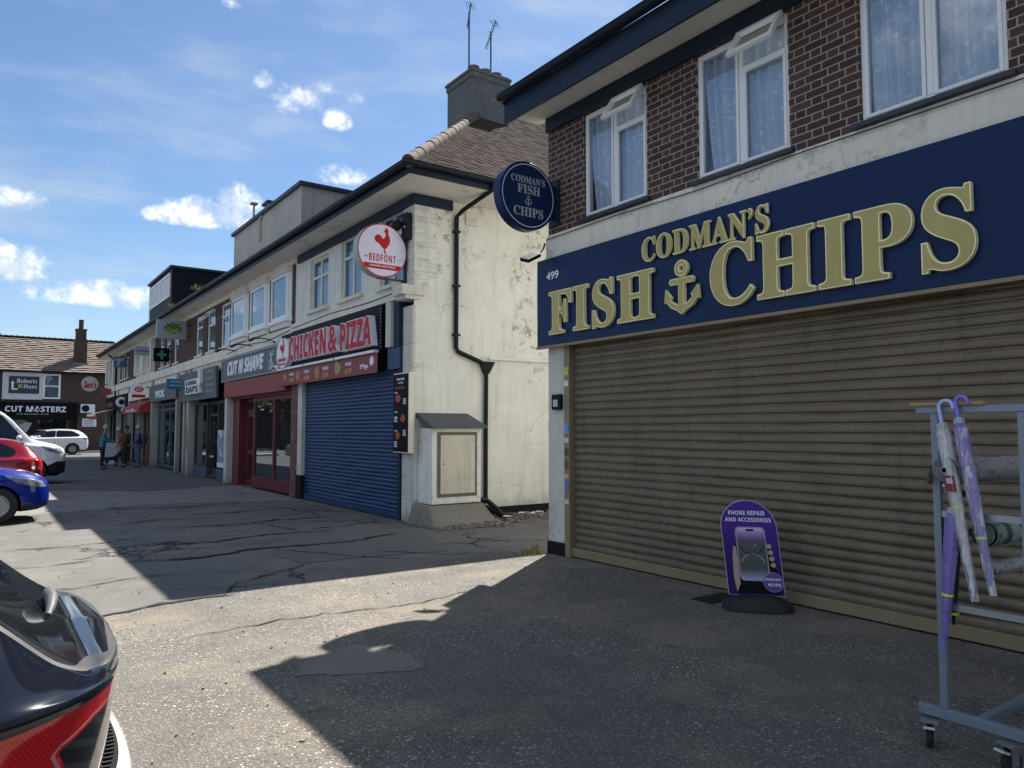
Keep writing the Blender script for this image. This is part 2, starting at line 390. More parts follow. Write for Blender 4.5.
def glass_mat(name, tint, refl=.35, see=True):
    m, g, b = new_mat(name)
    fr = g.n('ShaderNodeFresnel'); fr.inputs[0].default_value = 1.5
    wob = g.bump(g.noise(pos(g), 1.2, 2, .5), .04, .05)
    gl = g.n('ShaderNodeBsdfGlossy'); gl.inputs[0].default_value = (.92, .96, 1, 1); gl.inputs['Roughness'].default_value = .015; g.put(gl.inputs['Normal'], wob)
    if see:
        bs = g.n('ShaderNodeBsdfTransparent'); bs.inputs[0].default_value = (*tint, 1)
    else:
        bs = g.n('ShaderNodeBsdfDiffuse'); bs.inputs[0].default_value = (*tint, 1)
    k = g.m('ADD', refl, g.m('MULTIPLY', fr.outputs[0], .9), clamp=True)
    mx = g.n('ShaderNodeMixShader'); g.put(mx.inputs[0], k); g.put(mx.inputs[1], bs.outputs[0]); g.put(mx.inputs[2], gl.outputs[0])
    out = m.node_tree.nodes['Material Output']; g.t.links.new(mx.outputs[0], out.inputs[0])
    return m

M = {}
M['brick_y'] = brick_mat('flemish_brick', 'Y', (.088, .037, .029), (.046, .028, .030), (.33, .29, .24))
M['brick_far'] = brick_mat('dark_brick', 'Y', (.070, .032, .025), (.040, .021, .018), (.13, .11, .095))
M['brick_x'] = brick_mat('brown_brick', 'X', (.075, .038, .027), (.046, .026, .021), (.12, .105, .09))
M['cream'] = render_mat('cream_painted_render', (.80, .785, .725), low=.7, crack=.42, amt=.85)
M['white_block'] = render_mat('white_painted_brickwork', (.76, .745, .70), block=True, amt=.4, crack=.35)
M['band'] = render_mat('painted_band', (.72, .69, .61), amt=.5, crack=.5)
M['pier_shaded'] = render_mat('grimy_shaded_pier', (.36, .345, .31), amt=.5, crack=.2, low=.8)  # far piers: deep shade mixed into a darker base colour, grime at the foot
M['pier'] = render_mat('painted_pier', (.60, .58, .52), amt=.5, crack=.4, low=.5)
M['soffit'] = plain('soffit_paint', (.70, .68, .62), .7, var=.10, scale=2, dirt=((.25, .22, .17), .5))
M['navy_trim'] = plain('dark_blue_timber', (.016, .028, .052), .45, var=.25, spec=.18)
M['gutter'] = plain('black_blue_gutter', (.012, .017, .028), .35, var=.3, spec=.18)
M['black_pipe'] = plain('black_pipe', (.012, .013, .016), .4, var=.3, spec=.18)
M['white_frame'] = plain('white_upvc', (.80, .81, .82), .35, var=.05)
M['dark_sill'] = plain('dark_sill', (.03, .035, .045), .5)
M['sign_blue'] = plain('blue_sign_panel', (.005, .018, .078), .36, var=.14, scale=.8, bump=.05, bscale=2, spec=.25)
M['gold'] = plain('gold_face', (.47, .37, .13), .36, metal=.35, var=.14, scale=6)
M['gold_rim'] = plain('gold_rim', (.96, .86, .48), .32, metal=.1, var=.15, scale=20)
M['sign_white'] = plain('sign_white', (.78, .80, .84), .4, var=.04)
M['dull_letter'] = plain('pale_grey_lettering', (.36, .40, .42), .5, var=.3, scale=30)
M['shutter_brown'] = plain('brown_shutter', (.165, .128, .088), .38, metal=.25, var=.30, scale=1.6, dirt=((.21, .17, .125), .55), spec=.35, streak=.28)
M['shutter_blue'] = plain('blue_shutter', (.010, .044, .125), .42, metal=.1, var=.18, scale=1.2, dirt=((.03, .05, .10), .4))
M['rail_tan'] = plain('tan_guide_rail', (.24, .185, .105), .5, var=.2)
M['red_sign'] = plain('red_letter', (.50, .006, .016), .5, var=.06, spec=.25)
M['red_paint'] = plain('red_shopfront_paint', (.125, .012, .020), .45, var=.2, scale=4)
M['pink_red'] = plain('faded_red_blind', (.26, .050, .050), .6, var=.15, streak=.25)
M['maroon'] = plain('maroon_banner', (.22, .020, .028), .45, var=.2)
M['black_panel'] = plain('black_panel', (.006, .006, .008), .5, var=.2, spec=.10)
M['grey_panel'] = plain('dark_grey_panel', (.045, .050, .055), .4, var=.2, spec=.18)
M['slate_panel'] = plain('slate_blue_panel', (.095, .120, .135), .5, var=.25, scale=1.5, streak=.2)
M['steel_blue'] = plain('blue_grey_frame', (.050, .090, .130), .45, var=.2)
M['black_clad'] = plain('black_cladding', (.010, .013, .019), .55, var=.3, spec=.18)
M['parapet'] = render_mat('grey_render', (.44, .42, .385), amt=.35, crack=.5)
M['tile'] = plain('clay_tile', (.060, .047, .041), .95, var=.42, scale=7, bump=.15, bscale=50, dirt=((.085, .073, .062), .5), spec=.02)
M['tile_ridge'] = plain('ridge_tile', (.120, .093, .076), .9, var=.5, scale=6, bump=.8, bscale=40, dirt=((.075, .062, .05), .7), spec=.2)
M['tile_far'] = plain('brown_concrete_tile', (.17, .134, .110), .9, var=.25, scale=4, bump=.3)
M['chimney'] = render_mat('sooty_chimney_render', (.115, .118, .122), peel=(.30, .28, .25), amt=.7, crack=.2)
M['pot'] = plain('terracotta_pot', (.20, .085, .055), .8, var=.3)
M['metal_grey'] = plain('galvanised_steel', (.34, .37, .40), .38, metal=.75, var=.15, scale=12)
M['metal_dark'] = plain('dark_metal', (.05, .055, .06), .45, metal=.6)
M['blue_steel'] = plain('blue_grey_painted_steel', (.20, .245, .30), .42, metal=.25, var=.12, scale=14)
M['rubber'] = plain('rubber', (.014, .014, .015), .75, var=.3)
M['concrete'] = render_mat('weathered_concrete', (.20, .185, .155), peel=(.26, .12, .08), amt=.6, crack=.6, low=.3)
M['panel_door'] = render_mat('painted_panel', (.62, .57, .46), peel=(.30, .22, .15), amt=.3, crack=.1)
M['felt'] = plain('grey_roofing_felt', (.085, .092, .10), .8, var=.2, bump=.3)
M['bitumen'] = plain('black_bitumen', (.012, .012, .012), .8, var=.4, spec=.18)
M['glass_up'] = glass_mat('window_glass', (.93, .96, 1.0), .10)
M['glass_shop'] = glass_mat('shop_glass', (.010, .013, .016), .22, see=False)
M['glass_sky'] = glass_mat('upper_window_glass', (.075, .10, .13), .16, see=False)
M['glass_dim'] = glass_mat('dim_shop_glass', (.006, .007, .008), .03, see=False)
M['dark_room'] = plain('dim_room', (.05, .055, .06), .9)
M['wood'] = plain('bare_wood', (.34, .22, .11), .7, var=.3, scale=8)
M['leaf'] = plain('leaf', (.055, .10, .022), .6, var=.5, scale=6)
M['leaf_dry'] = plain('dry_weed', (.26, .25, .07), .7, var=.4, scale=9)
M['bark'] = plain('bark', (.08, .06, .045), .9, var=.4, scale=9)
M['ground'] = asphalt('old_asphalt', (.095, .095, .097), (.36, .34, .31), 50, .35, .6, crack=.9)
M['gravel'] = asphalt('worn_aggregate_asphalt', (.122, .113, .099), (.60, .56, .50), 50, .90, 1.2, crack=.0, warm=(.225, .190, .135), bump=1.0)
M['tarmac'] = asphalt('cracked_tarmac', (.125, .121, .113), (.34, .32, .28), 48, .40, .9, crack=.95, warm=(.19, .172, .138))
M['slab'] = asphalt('pale_tarmac_strip', (.185, .180, .170), (.40, .38, .35), 48, .35, .5, crack=.5)
M['patch'] = asphalt('repair_patch', (.175, .165, .145), (.46, .43, .38), 62, .60, 1.0, warm=(.22, .19, .14))
M['patch_dark'] = asphalt('fresh_patch', (.115, .112, .108), (.35, .33, .3), 60, .35, .5)
M['crack'] = plain('open_crack', (.012, .011, .010), .95, var=.5, scale=12)
M['kerb'] = plain('kerb_stone', (.36, .35, .32), .8, var=.2)
M['rubble'] = plain('rubble', (.19, .165, .135), .9, var=.6, scale=14)
M['plastic_black'] = plain('black_plastic', (.012, .012, .013), .5, var=.2, spec=.18)
M['lens_grey'] = plain('lamp_lens', (.45, .47, .5), .2)
# ================================================================== THE GROUND
def blob(pts, jit, step=.25, seed=1):
    """outline with a ragged, worn edge"""
    r = random.Random(seed); out = []
    for i, a in enumerate(pts):
        b = pts[(i + 1) % len(pts)]; L = math.dist(a, b); n = max(1, int(L / step)); nx, ny = (b[1] - a[1]) / L, -(b[0] - a[0]) / L
        for k in range(n):
            t = k / n; j = r.uniform(-jit, jit) if (k or jit < .08) else 0
            out.append((a[0] + (b[0] - a[0]) * t + nx * j, a[1] + (b[1] - a[1]) * t + ny * j))
    return out
def sheet(name, pts, z, m):
    mb = MB(); mb.add([(x, y, z) for x, y in pts], [tuple(range(len(pts)))]); return struct(name, mb, m)
mb = MB(); mb.quad((-600, -600, -.012), (600, -600, -.012), (600, 900, -.012), (-600, 900, -.012)); struct('ground', mb, M['ground'])
sheet('forecourt_tarmac', blob([(-7, 7.0), (9.5, 7.0), (9.5, 18.0), (-7, 18.6)], .12, .3, 3), -.008, M['tarmac'])
sheet('forecourt_gravel', blob([(-9, -18), (9.5, -18), (9.5, 8.3), (6.0, 8.25), (4.2, 7.95), (1.7, 7.58), (.6, 7.35), (-2, 7.2), (-9, 7.0)], .05, .18, 5), -.004, M['gravel'])
sheet('pavement', blob([(-1.5, 15.4), (1.4, 16.9), (3.0, 17.7), (4.6, 17.4), (6.12, 16.6), (6.12, 22.5), (3.7, 21.4), (1.9, 22.8), (-1.5, 24.5)], .05, .3, 9), -.003, M['slab'])
sheet('asphalt_patch', blob([(1.72, 4.86), (1.85, 5.1), (2.2, 5.25), (2.42, 5.27), (2.55, 4.85), (2.50, 4.55), (2.38, 4.52), (2.05, 4.68)], .025, .06, 11), 0.0, M['patch'])
sheet('asphalt_patch', blob([(3.2, 8.9), (5.2, 8.7), (5.5, 9.9), (4.4, 10.4), (3.1, 9.9)], .06, .12, 13), -.003, M['patch_dark'])
mb = MB()
def crack(pts, w, seed, z=.003):
    r = random.Random(seed); P = []
    for i in range(len(pts) - 1):
        a, b = pts[i], pts[i + 1]; n = max(2, int(math.dist(a, b) / .10))
        for k in range(n):
            t = k / n; P.append((a[0] + (b[0] - a[0]) * t + r.gauss(0, .022), a[1] + (b[1] - a[1]) * t + r.gauss(0, .022)))
    P.append(pts[-1]); o = len(mb.v)
    for i, p in enumerate(P):
        q = P[min(i + 1, len(P) - 1)]; q0 = P[max(i - 1, 0)]; L = math.dist(q, q0) or 1; nx, ny = -(q[1] - q0[1]) / L, (q[0] - q0[0]) / L
        e = min(1, 6 * i / len(P), 6 * (len(P) - 1 - i) / len(P)); ww = w * .5 * (e + .03) * r.uniform(.35, 1.35)
        mb.v += [(p[0] + nx * ww, p[1] + ny * ww, z), (p[0] - nx * ww, p[1] - ny * ww, z)]
    for i in range(len(P) - 1): mb.f.append((o + 2 * i, o + 2 * i + 1, o + 2 * i + 3, o + 2 * i + 2))
crack([(.55, 7.28), (1.0, 7.4), (1.72, 7.62), (2.1, 7.55)], .075, 1); crack([(1.95, 7.6), (2.3, 8.2), (2.9, 8.5)], .03, 2)
crack([(1.3, 10.2), (2.3, 10.0), (3.1, 10.3), (4.4, 10.2), (5.6, 10.7)], .085, 3); crack([(1.7, 11.6), (2.8, 11.3), (3.6, 11.6), (4.9, 11.4)], .06, 4)
crack([(.2, 12.1), (1.2, 12.0), (1.9, 12.3)], .035, 5); crack([(2.6, 13.3), (3.6, 13.1), (4.4, 13.4), (5.5, 13.3)], .07, 6)
crack([(3.0, 15.2), (4.1, 15.0), (5.0, 15.5), (6.0, 15.2)], .055, 7); crack([(1.9, 14.2), (2.6, 14.6), (3.5, 14.3)], .05, 8)
crack([(3.9, 13.2), (4.2, 12.0), (4.1, 11.4)], .03, 9); crack([(5.1, 15.4), (5.3, 14.1), (5.2, 13.4)], .03, 10)
crack([(.1, 9.0), (.8, 8.8), (1.5, 9.1), (2.2, 8.9)], .025, 11); crack([(-.4, 10.6), (.6, 10.4), (1.3, 10.6)], .03, 12)
crack([(1.2, 6.2), (2.2, 6.35), (3.4, 6.2), (4.4, 6.5)], .018, 13); 
crack([(2.0, 17.2), (3.3, 16.6), (4.6, 16.9)], .06, 15); crack([(4.3, 9.2), (5.0, 8.4), (5.6, 8.2)], .03, 16); crack([(3.2, 10.2), (3.9, 9.1), (4.4, 8.3)], .025, 17)
crack([(1.4, 16.0), (2.3, 15.5), (2.7, 14.8)], .03, 18); crack([(4.9, 18.6), (5.5, 19.4), (5.3, 20.6)], .03, 19)
struct('asphalt_crack', mb, M['crack'])
mb = MB(); rg = random.Random(5)
for k in range(900):
    x, y = rg.uniform(-1.5, 6.0), rg.uniform(1.2, 10.5); s = rg.choice((.003, .003, .004, .005, .007)) * rg.uniform(.7, 1.3)
    mb.obox((x, y, s * .3), (s * 2, s * 1.4, s), Matrix.Rotation(rg.uniform(0, 6), 3, 'Z') @ Matrix.Rotation(rg.uniform(-.6, .6), 3, 'X'))
struct('loose_stones', mb, M['rubble'], kind='stuff')
mb = MB()
for k in range(26):
    x, y = rg.uniform(1.0, 5.9), rg.uniform(2.0, 9.5); a = rg.uniform(0, 6.28); s = rg.uniform(.012, .03); u = Vector((math.cos(a), math.sin(a), .15)) * s; w = Vector((-math.sin(a), math.cos(a), rg.uniform(-.2, .3))) * s * .5
    c = Vector((x, y, .010)); mb.add([c - u, c - w, c + u, c + w], [(0, 1, 2, 3)])
struct('fallen_leaves', mb, plain('brown_leaf', (.20, .13, .05), .8, var=.6, scale=20), kind='stuff')
# crossing street at the end of the parade, its kerb and pavement
mb = MB(); mb.box(-60, 60, 60.6, 62.0, -.01, .12); struct('far_pavement', mb, M['slab'])
mb = MB(); mb.box(-60, 60, 60.45, 60.6, -.01, .125); struct('far_kerb', mb, M['kerb'])
mb = MB(); mb.box(-2.6, 6.1, 46.2, 47.6, -.01, .12); struct('near_kerb', mb, M['kerb'])
# parking-bay line
mb = MB(); mb.quad((-4.5, 25.55, .003), (2.1, 25.55, .003), (2.1, 25.65, .003), (-4.5, 25.65, .003)); struct('bay_line', mb, plain('worn_white_line', (.55, .55, .52), .8, var=.4, scale=8))

# ================================================================== FISH AND CHIP SHOP
FX = 6.15
def wall_holes(mb, X, y0, y1, z0, z1, holes, depth=.1):
    """front face of a wall in the plane x=X looking towards -X, with openings and their reveals"""
    ys = sorted({y0, y1, *[h[0] for h in holes], *[h[1] for h in holes]}); zs = sorted({z0, z1, *[h[2] for h in holes], *[h[3] for h in holes]})
    for a, b in zip(ys, ys[1:]):
        for c, d in zip(zs, zs[1:]):
            ym, zm = (a + b) / 2, (c + d) / 2
            if any(h[0] < ym < h[1] and h[2] < zm < h[3] for h in holes): continue
            mb.quad((X, a, c), (X, b, c), (X, b, d), (X, a, d))
    for a, b, c, d in holes:
        for q in (((a, c), (b, c)), ((b, c), (b, d)), ((b, d), (a, d)), ((a, d), (a, c))):
            (p, r), (s, t) = q; mb.quad((X, p, r), (X, s, t), (X + depth, s, t), (X + depth, p, r))
def frame_bars(mb, X, y0, y1, z0, z1, w, t, muls=(), trans=()):
    """rectangular sash frame, bars butt end to end"""
    mb.box(X, X + t, y0, y0 + w, z0, z1); mb.box(X, X + t, y1 - w, y1, z0, z1)
    mb.box(X, X + t, y0 + w, y1 - w, z0, z0 + w); mb.box(X, X + t, y0 + w, y1 - w, z1 - w, z1)
    cuts = [y0 + w] + [c for m_ in sorted(muls) for c in (m_ - w / 2, m_ + w / 2)] + [y1 - w]
    for m_ in muls: mb.box(X, X + t, m_ - w / 2, m_ + w / 2, z0 + w, z1 - w)
    for zt in trans:
        for a, b in zip(cuts[::2], cuts[1::2]): mb.box(X, X + t, a, b, zt - w / 2, zt + w / 2)

fish = thing('brick_shop_building', 'brick upper floor and cream band over the brown roller shutter, nearest shop', 'building', (FX, 3, 0))
FY0, FY1 = -16.0, 7.75
wins = [(5.93, 7.02, 4.26, 5.60), (4.08, 5.19, 4.24, 5.60), (2.24, 3.38, 4.25, 5.60), (-.2, .95, 4.25, 5.70), (-3.4, -2.2, 4.25, 5.70)]
mb = MB(); wall_holes(mb, FX - .02, FY0, FY1, 4.20, 5.80, wins, .12); part('upper_wall', mb, M['brick_y'], fish, fix=False)
mb = MB(); mb.box(FX + .30, 14.4, FY0, FY1 - .02, 0, 5.8); part('interior', mb, M['dark_room'], fish)
mb = MB(); mb.box(FX - .018, 14.4, FY1 - .018, FY1, .0, 5.8); mb.add([(FX, FY1, 5.8), (14.4, FY1, 5.8), (10, FY1, 9.3)], [(0, 1, 2)])
part('end_wall', mb, M['cream'], fish)
mb = MB(); mb.box(FX - .05, FX + .28, FY0, FY1 + .02, 3.86, 4.12)
mb.add([(FX - .05, FY0, 4.12), (FX + .2, FY0, 4.12), (FX + .2, FY0, 4.22), (FX - .03, FY0, 4.20), (FX - .05, FY1 + .02, 4.12), (FX + .2, FY1 + .02, 4.12), (FX + .2, FY1 + .02, 4.22), (FX - .03, FY1 + .02, 4.20)], [(0, 1, 2, 3), (4, 7, 6, 5), (0, 3, 7, 4), (3, 2, 6, 7), (1, 5, 6, 2), (0, 4, 5, 1)])
part('band', mb, M['band'], fish)
mb = MB(); mb.box(6.10, 6.42, 7.40, 7.73, .16, 3.86); part('pier', mb, M['pier'], fish, bev=.006)
mb = MB(); mb.box(6.085, 6.42, 7.385, 7.742, 0, .16); part('pier_base', mb, M['bitumen'], fish)
mb = MB(); mb.box(6.10, 6.42, .3, 1.0, 0, 3.86); part('pier', mb, M['pier'], fish, bev=.006)
mb = MB(); mb.box(6.12, 6.42, FY0, .3, 0, 3.86); part('ground_wall', mb, M['pier'], fish)
# roller shutter with curved slats, guide rails, bottom bar
def shutter(mb, X, y0, y1, z0, z1, pitch, depth):
    n = int((z1 - z0) / pitch) + 1; prof = []
    for i in range(n):
        zb = z0 + i * pitch
        for k in range(7):
            t = k / 6; z = zb + pitch * (.10 + .80 * t)
            prof.append((X - depth * (max(0, math.sin(math.pi * t)) ** .40) * (1.12 - .24 * t), z))
        prof += [(X + .006, zb + pitch * .93), (X + .006, zb + pitch * 1.07)]
    prof = [(x, z) for x, z in prof if z <= z1]
    r = random.Random(int(y0 * 10)); o = len(mb.v); n = len(prof); NY = 44; ph = [r.uniform(0, 6.28) for _ in range(5)]
    for j in range(NY + 1):                                  # curtain of slats, slightly bowed and knocked about
        y = y0 + (y1 - y0) * j / NY
        for x, z in prof:
            k = int((z - z0) / pitch); w = math.sin(y * 1.3 + ph[0]) * math.sin(z * 1.9 + ph[1]) * .006 + math.sin(y * 3.7 + k * 1.3 + ph[2]) * .0022 + math.sin(y * 7.1 + k * 2.9 + ph[3]) * .0012
            mb.v.append((x + w * min(1, 4 * j / NY, 4 * (NY - j) / NY), y, z + .002 * math.sin(y * 2.1 + k + ph[4])))
    for j in range(NY):
        for i in range(n - 1): q = o + j * n + i; mb.f.append((q, q + 1, q + n + 1, q + n))
mb = MB(); shutter(mb, 6.17, 1.04, 7.30, .10, 2.74, .0915, .012); sh = part('roller_shutter', mb, M['shutter_brown'], fish, fix=False)
mb = MB(); mb.box(6.13, 6.19, 1.04, 7.30, .012, .115); part('bottom_bar', mb, M['rail_tan'], sh, bev=.006)
for ya, yb in ((7.29, 7.397), (1.0, 1.06)): mb = MB(); mb.box(6.09, 6.20, ya, yb, 0, 2.74); part('guide_rail', mb, M['rail_tan'], sh, bev=.005)
for (z, h, c) in [(2.30, .10, (.55, .50, .06)), (2.16, .07, (.7, .7, .7)), (1.55, .13, (.10, .33, .62)), (1.44, .06, (.6, .62, .65)), (1.27, .10, (.09, .07, .04)), (1.10, .12, (.13, .09, .04)), (.98, .06, (.65, .32, .30)), (.84, .12, (.10, .18, .42)), (.66, .06, (.5, .52, .55))]:
    mb = MB(); mb.box(6.0868, 6.089, 7.30 + .01, 7.385, z, z + h); part('sticker', mb, plain('sticker', c, .5, var=.4, scale=40), sh)
mb = MB(); mb.box(6.045, 6.098, 7.42, 7.60, 1.86, 2.06); kp = part('key_switch', mb, M['plastic_black'], fish, bev=.012)
mb = MB(); mb.box(6.040, 6.044, 7.47, 7.56, 1.90, 1.99); part('key_plate', mb, M['lens_grey'], kp)
# windows: sashes, sills, net curtains
lace_m, g, b = new_mat('net_curtain'); p = pos(g)
vd = g.voro(p, 12, 'F1'); fl = g.m('MULTIPLY', g.ss(g.noise(p, 30, 3, .6), .42, .62), g.m('SUBTRACT', 1.0, g.ss(vd, .22, .48)))
g.put(b.inputs['Base Color'], g.mix(fl, (.60, .66, .75), (.94, .95, .96))); b.inputs['Roughness'].default_value = .9
for i, (a, b_, c, d) in enumerate(wins):
    X = FX + .005; w = .055; mid = (a + b_) / 2
    mb = MB(); frame_bars(mb, X, a, b_, c, d, w, .07, muls=(mid,))
    ztr = d - .36; lo, hi = (a, mid) if i != 2 else (a, mid)
    if i < 2: mb.box(X, X + .07, a + w, mid - w / 2, ztr - .03, ztr + .03)
    wn = part('window', mb, M['white_frame'], fish, bev=.008)
    def pane(y0, y1, z0, z1): part('pane', MB().quad((X + .03, y1, z0), (X + .03, y0, z0), (X + .03, y0, z1), (X + .03, y1, z1)), M['glass_up'], wn, fix=False)
    pane(mid + w / 2, b_ - w, c + w, d - w); pane(a + w, mid - w / 2, c + w, (ztr - .03) if i < 2 else d - w)
    # inner sash beads
    mb = MB(); frame_bars(mb, X - .012, mid + w / 2 + .004, b_ - w + .018, c + w - .018, d - w + .018, .03, .03)
    frame_bars(mb, X - .012, a + w - .018, mid - w / 2 - .004, c + w - .018, (ztr - .012 if i < 2 else d - w + .018), .03, .03); part('sash', mb, M['white_frame'], wn, bev=.005)
    if i < 2:                                                # the top-hung vent stands open
        ang = R(32); h = d - ztr - .02; ct, st = math.cos(ang), math.sin(ang)
        fr = ((X - .035, mid - .005, d - .015), (0, -1, 0), (st * -1, 0, -ct), (-ct, 0, st)); W = mid - a - .03
        mb = MB()
        for (x0, x1, y0, y1) in ((0, W, 0, .05), (0, W, h - .05, h), (0, .05, .05, h - .05), (W - .05, W, .05, h - .05)):
            mb.extrude([(x0, y0), (x1, y0), (x1, y1), (x0, y1)], fr, 0, .045)
        v = part('vent_sash', mb, M['white_frame'], wn, bev=.005)
        mb = MB(); mb.quad(*[fr_pt(fr, x_, y_, .02) for x_, y_ in ((.05, .05), (W - .05, .05), (W - .05, h - .05), (.05, h - .05))]); part('vent_pane', mb, M['glass_up'], v, fix=False)
    mb = MB(); ny = 60                                       # gathered nets, parted in the middle
    for (y0, y1, sw) in ((mid - .02, b_, 1), (a, mid + .02, -1)):
        o = len(mb.v); nz = 12
        for r in range(nz + 1):
            tz = r / nz; z = c - .02 + (d - c + .04) * tz
            for k in range(ny + 1):
                t = k / ny; yy = y0 + (y1 - y0) * t
                pull = (1 - tz) ** 1.5 * .26 * (t if sw > 0 else t - 1) * (-sw) * (1 if i != 2 else .5)
                xx = X + .095 + .036 * math.sin(t * 24 + 1.3 * math.sin(t * 7 + i) + tz * .8) * (.6 + .5 * tz)
                mb.v.append((xx, yy + pull * .5, z))
        for r in range(nz):
            for k in range(ny): q = o + r * (ny + 1) + k; mb.f.append((q, q + 1, q + ny + 2, q + ny + 1))
    part('net_curtain', mb, lace_m, wn, smooth=180, fix=False)
    mb = MB(); mb.box(FX - .085, FX + .01, a - .06, b_ + .06, c - .045, c - .003); part('window_sill', mb, M['dark_sill'], wn, bev=.006)
# eaves
mb = MB(); mb.box(FX - .075, FX - .021, FY0, FY1 + .0, 5.605, 5.80); part('frieze_board', mb, M['navy_trim'], fish, bev=.006)
mb = MB(); mb.box(5.60, FX - .0, FY0, FY1 + .22, 5.802, 5.82); part('soffit', mb, M['soffit'], fish)
mb = MB(); mb.box(5.565, 5.60, FY0, FY1 + .24, 5.68, 5.98); part('eaves_board', mb, M['navy_trim'], fish, bev=.006)
def gutter(mb, X, z, y0, y1, r=.065):
    prof = [(X + r * math.cos(t), z + r * math.sin(t)) for t in [math.pi * k / 8 for k in range(8, 17)]]
    mb.profile_y(prof, y0, y1); mb.profile_y([(x * 1.0, zz - .004) for x, zz in prof], y0, y1); mb.box(X - r - .006, X - r + .006, y0, y1, z - .008, z + .01)
mb = MB(); gutter(mb, 5.49, 6.02, FY0, FY1 + .20); mb.box(5.425, 5.56, FY1 + .20, FY1 + .215, 5.955, 6.03); part('gutter', mb, M['gutter'], fish, fix=False)
def tile_slope(mb, p0, p1, q0, q1, gauge, width, seed=0, lift=.022):
    """lapped tile courses on a slope: eaves edge p0->p1, top edge q0->q1"""
    r = random.Random(seed); p0, p1, q0, q1 = map(Vector, (p0, p1, q0, q1))
    L = ((q0 - p0).length + (q1 - p1).length) / 2; up = ((q0 + q1) / 2 - (p0 + p1) / 2).normalized(); al = (p1 - p0).normalized(); nrm = al.cross(up).normalized()
    if nrm.z < 0: nrm = -nrm
    H = ((p0 - q0).dot(up)); H = abs((q0 - p0).dot(up)); n = max(1, int(H / gauge))
    for i in range(n):
        t0, t1 = i / n, min(1.0, (i + 1.12) / n)
        a0, b0 = p0.lerp(q0, t0), p1.lerp(q1, t0); a1, b1 = p0.lerp(q0, t1), p1.lerp(q1, t1)
        w = (b0 - a0).length; m_ = max(1, round(w / width)); off = (.5 if i % 2 else 0)
        for k in range(-1, m_ + 1):
            s0, s1 = max(0, (k + off) / m_), min(1, (k + 1 + off) / m_)
            if s1 - s0 < .002: continue
            gp = .004 / max(w, .1); l0 = lift * r.uniform(.7, 1.5); l1 = .003
            s1b = s1 - gp
            A = a0.lerp(b0, s0) + nrm * l0; B = a0.lerp(b0, s1b) + nrm * (l0 + r.uniform(-.004, .004)); C_ = a1.lerp(b1, s1b) + nrm * l1; D = a1.lerp(b1, s0) + nrm * l1
            A2 = a0.lerp(b0, s0) - nrm * .004; B2 = a0.lerp(b0, s1b) - nrm * .004
            mb.add([A, B, C_, D, A2, B2], [(0, 1, 2, 3), (4, 5, 1, 0)])
mb = MB(); mb.quad((5.50, FY0, 6.0), (5.50, FY1 + .24, 6.0), (10, FY1 + .24, 9.6), (10, FY0, 9.6)); mb.quad((14.5, FY0, 6.0), (14.5, FY1 + .24, 6.0), (10, FY1 + .24, 9.6), (10, FY0, 9.6))
mb.box(5.6, 14.4, FY1 + .215, FY1 + .22, 5.99, 6.02)
rf = part('roof', mb, M['tile'], fish, fix=False)
mb = MB(); mb.bar((5.50, FY1 + .23, 6.0), (10, FY1 + .23, 9.6), .03, .16); part('verge_board', mb, M['navy_trim'], rf)

mb = MB(); mb.tube([(FX - .06, 7.76, 4.14), (FX - .066, 6.4, 4.155), (FX - .064, 5.2, 4.13), (FX - .066, 3.9, 4.16), (FX - .066, 2.0, 4.15)], .006, 6); part('cable', mb, M['plastic_black'], fish)
# ------------------------------------------------------------------ its signs
sg = thing('shop_sign', 'wide blue fascia board with raised gold FISH and CHIPS lettering above the brown shutter', 'sign', (5.97, 5, 2.7))
mb = MB(); mb.box(6.0, 6.085, .6, 7.84, 2.70, 3.848); part('sign_board', mb, M['sign_blue'], sg, bev=.008)
mb = MB(); mb.box(5.985, 6.03, .6, 7.84, 2.665, 2.698); part('bottom_trim', mb, M['rail_tan'], sg)
F0 = FRX(5.998, 0, 0)
def yx(y): return -y
def raised(body, ya, yb, z0, z1, rim_off, face_off, dp, name='letter', serif=True, spacing=1.0):
    s = ser(body) if serif else body
    m0 = text(MB(), s, F0, -ya, -yb, z0, z1, .012, dp, rim_off, spacing)
    m1 = text(MB(), s, F0, -ya + .010, -yb - .010, z0 + .010, z1 - .010, dp - .002, dp + .003, face_off, spacing)
    A = sorted(islands(m0), key=lambda m_: -max(p[1] for p in m_.v)); B = sorted(islands(m1), key=lambda m_: -max(p[1] for p in m_.v))
    for i, a in enumerate(A):
        L = part(name, a, M['gold_rim'], sg)
        if i < len(B): part('letter_face', B[i], M['gold'], L)
raised('FISH', 7.52, 5.68, 2.81, 3.39, .018, .004, .055, spacing=1.10)
raised('CHIPS', 4.90, 2.43, 2.81, 3.45, .018, .004, .055, spacing=1.07)
raised('CODMAN\u2019S', 5.86, 4.21, 3.46, 3.735, .016, .002, .040, spacing=1.06)
def anchor_polys(s):
    arc = lambda r, a0, a1, n: [(r * math.cos(R(a0 + (a1 - a0) * k / n)), r * math.sin(R(a0 + (a1 - a0) * k / n))) for k in range(n + 1)]
    out = []
    o = arc(.085, 0, 360, 20)[:-1]; i_ = arc(.045, 0, 360, 20)[:-1]
    out.append(('ring', o, i_, (0, .49)))
    out.append(('poly', [(-.16, .37), (.16, .37), (.17, .345), (.16, .32), (.035, .32), (.035, .06), (.10, .08), (.18, .14), (.155, .17), (.235, .26), (.25, .12), (.225, .135), (.15, .055), (.06, .015), (0, -.03), (-.06, .015), (-.15, .055), (-.225, .135), (-.25, .12), (-.235, .26), (-.155, .17), (-.18, .14), (-.10, .08), (-.035, .06), (-.035, .32), (-.16, .32), (-.17, .345)], None, None))
    return out
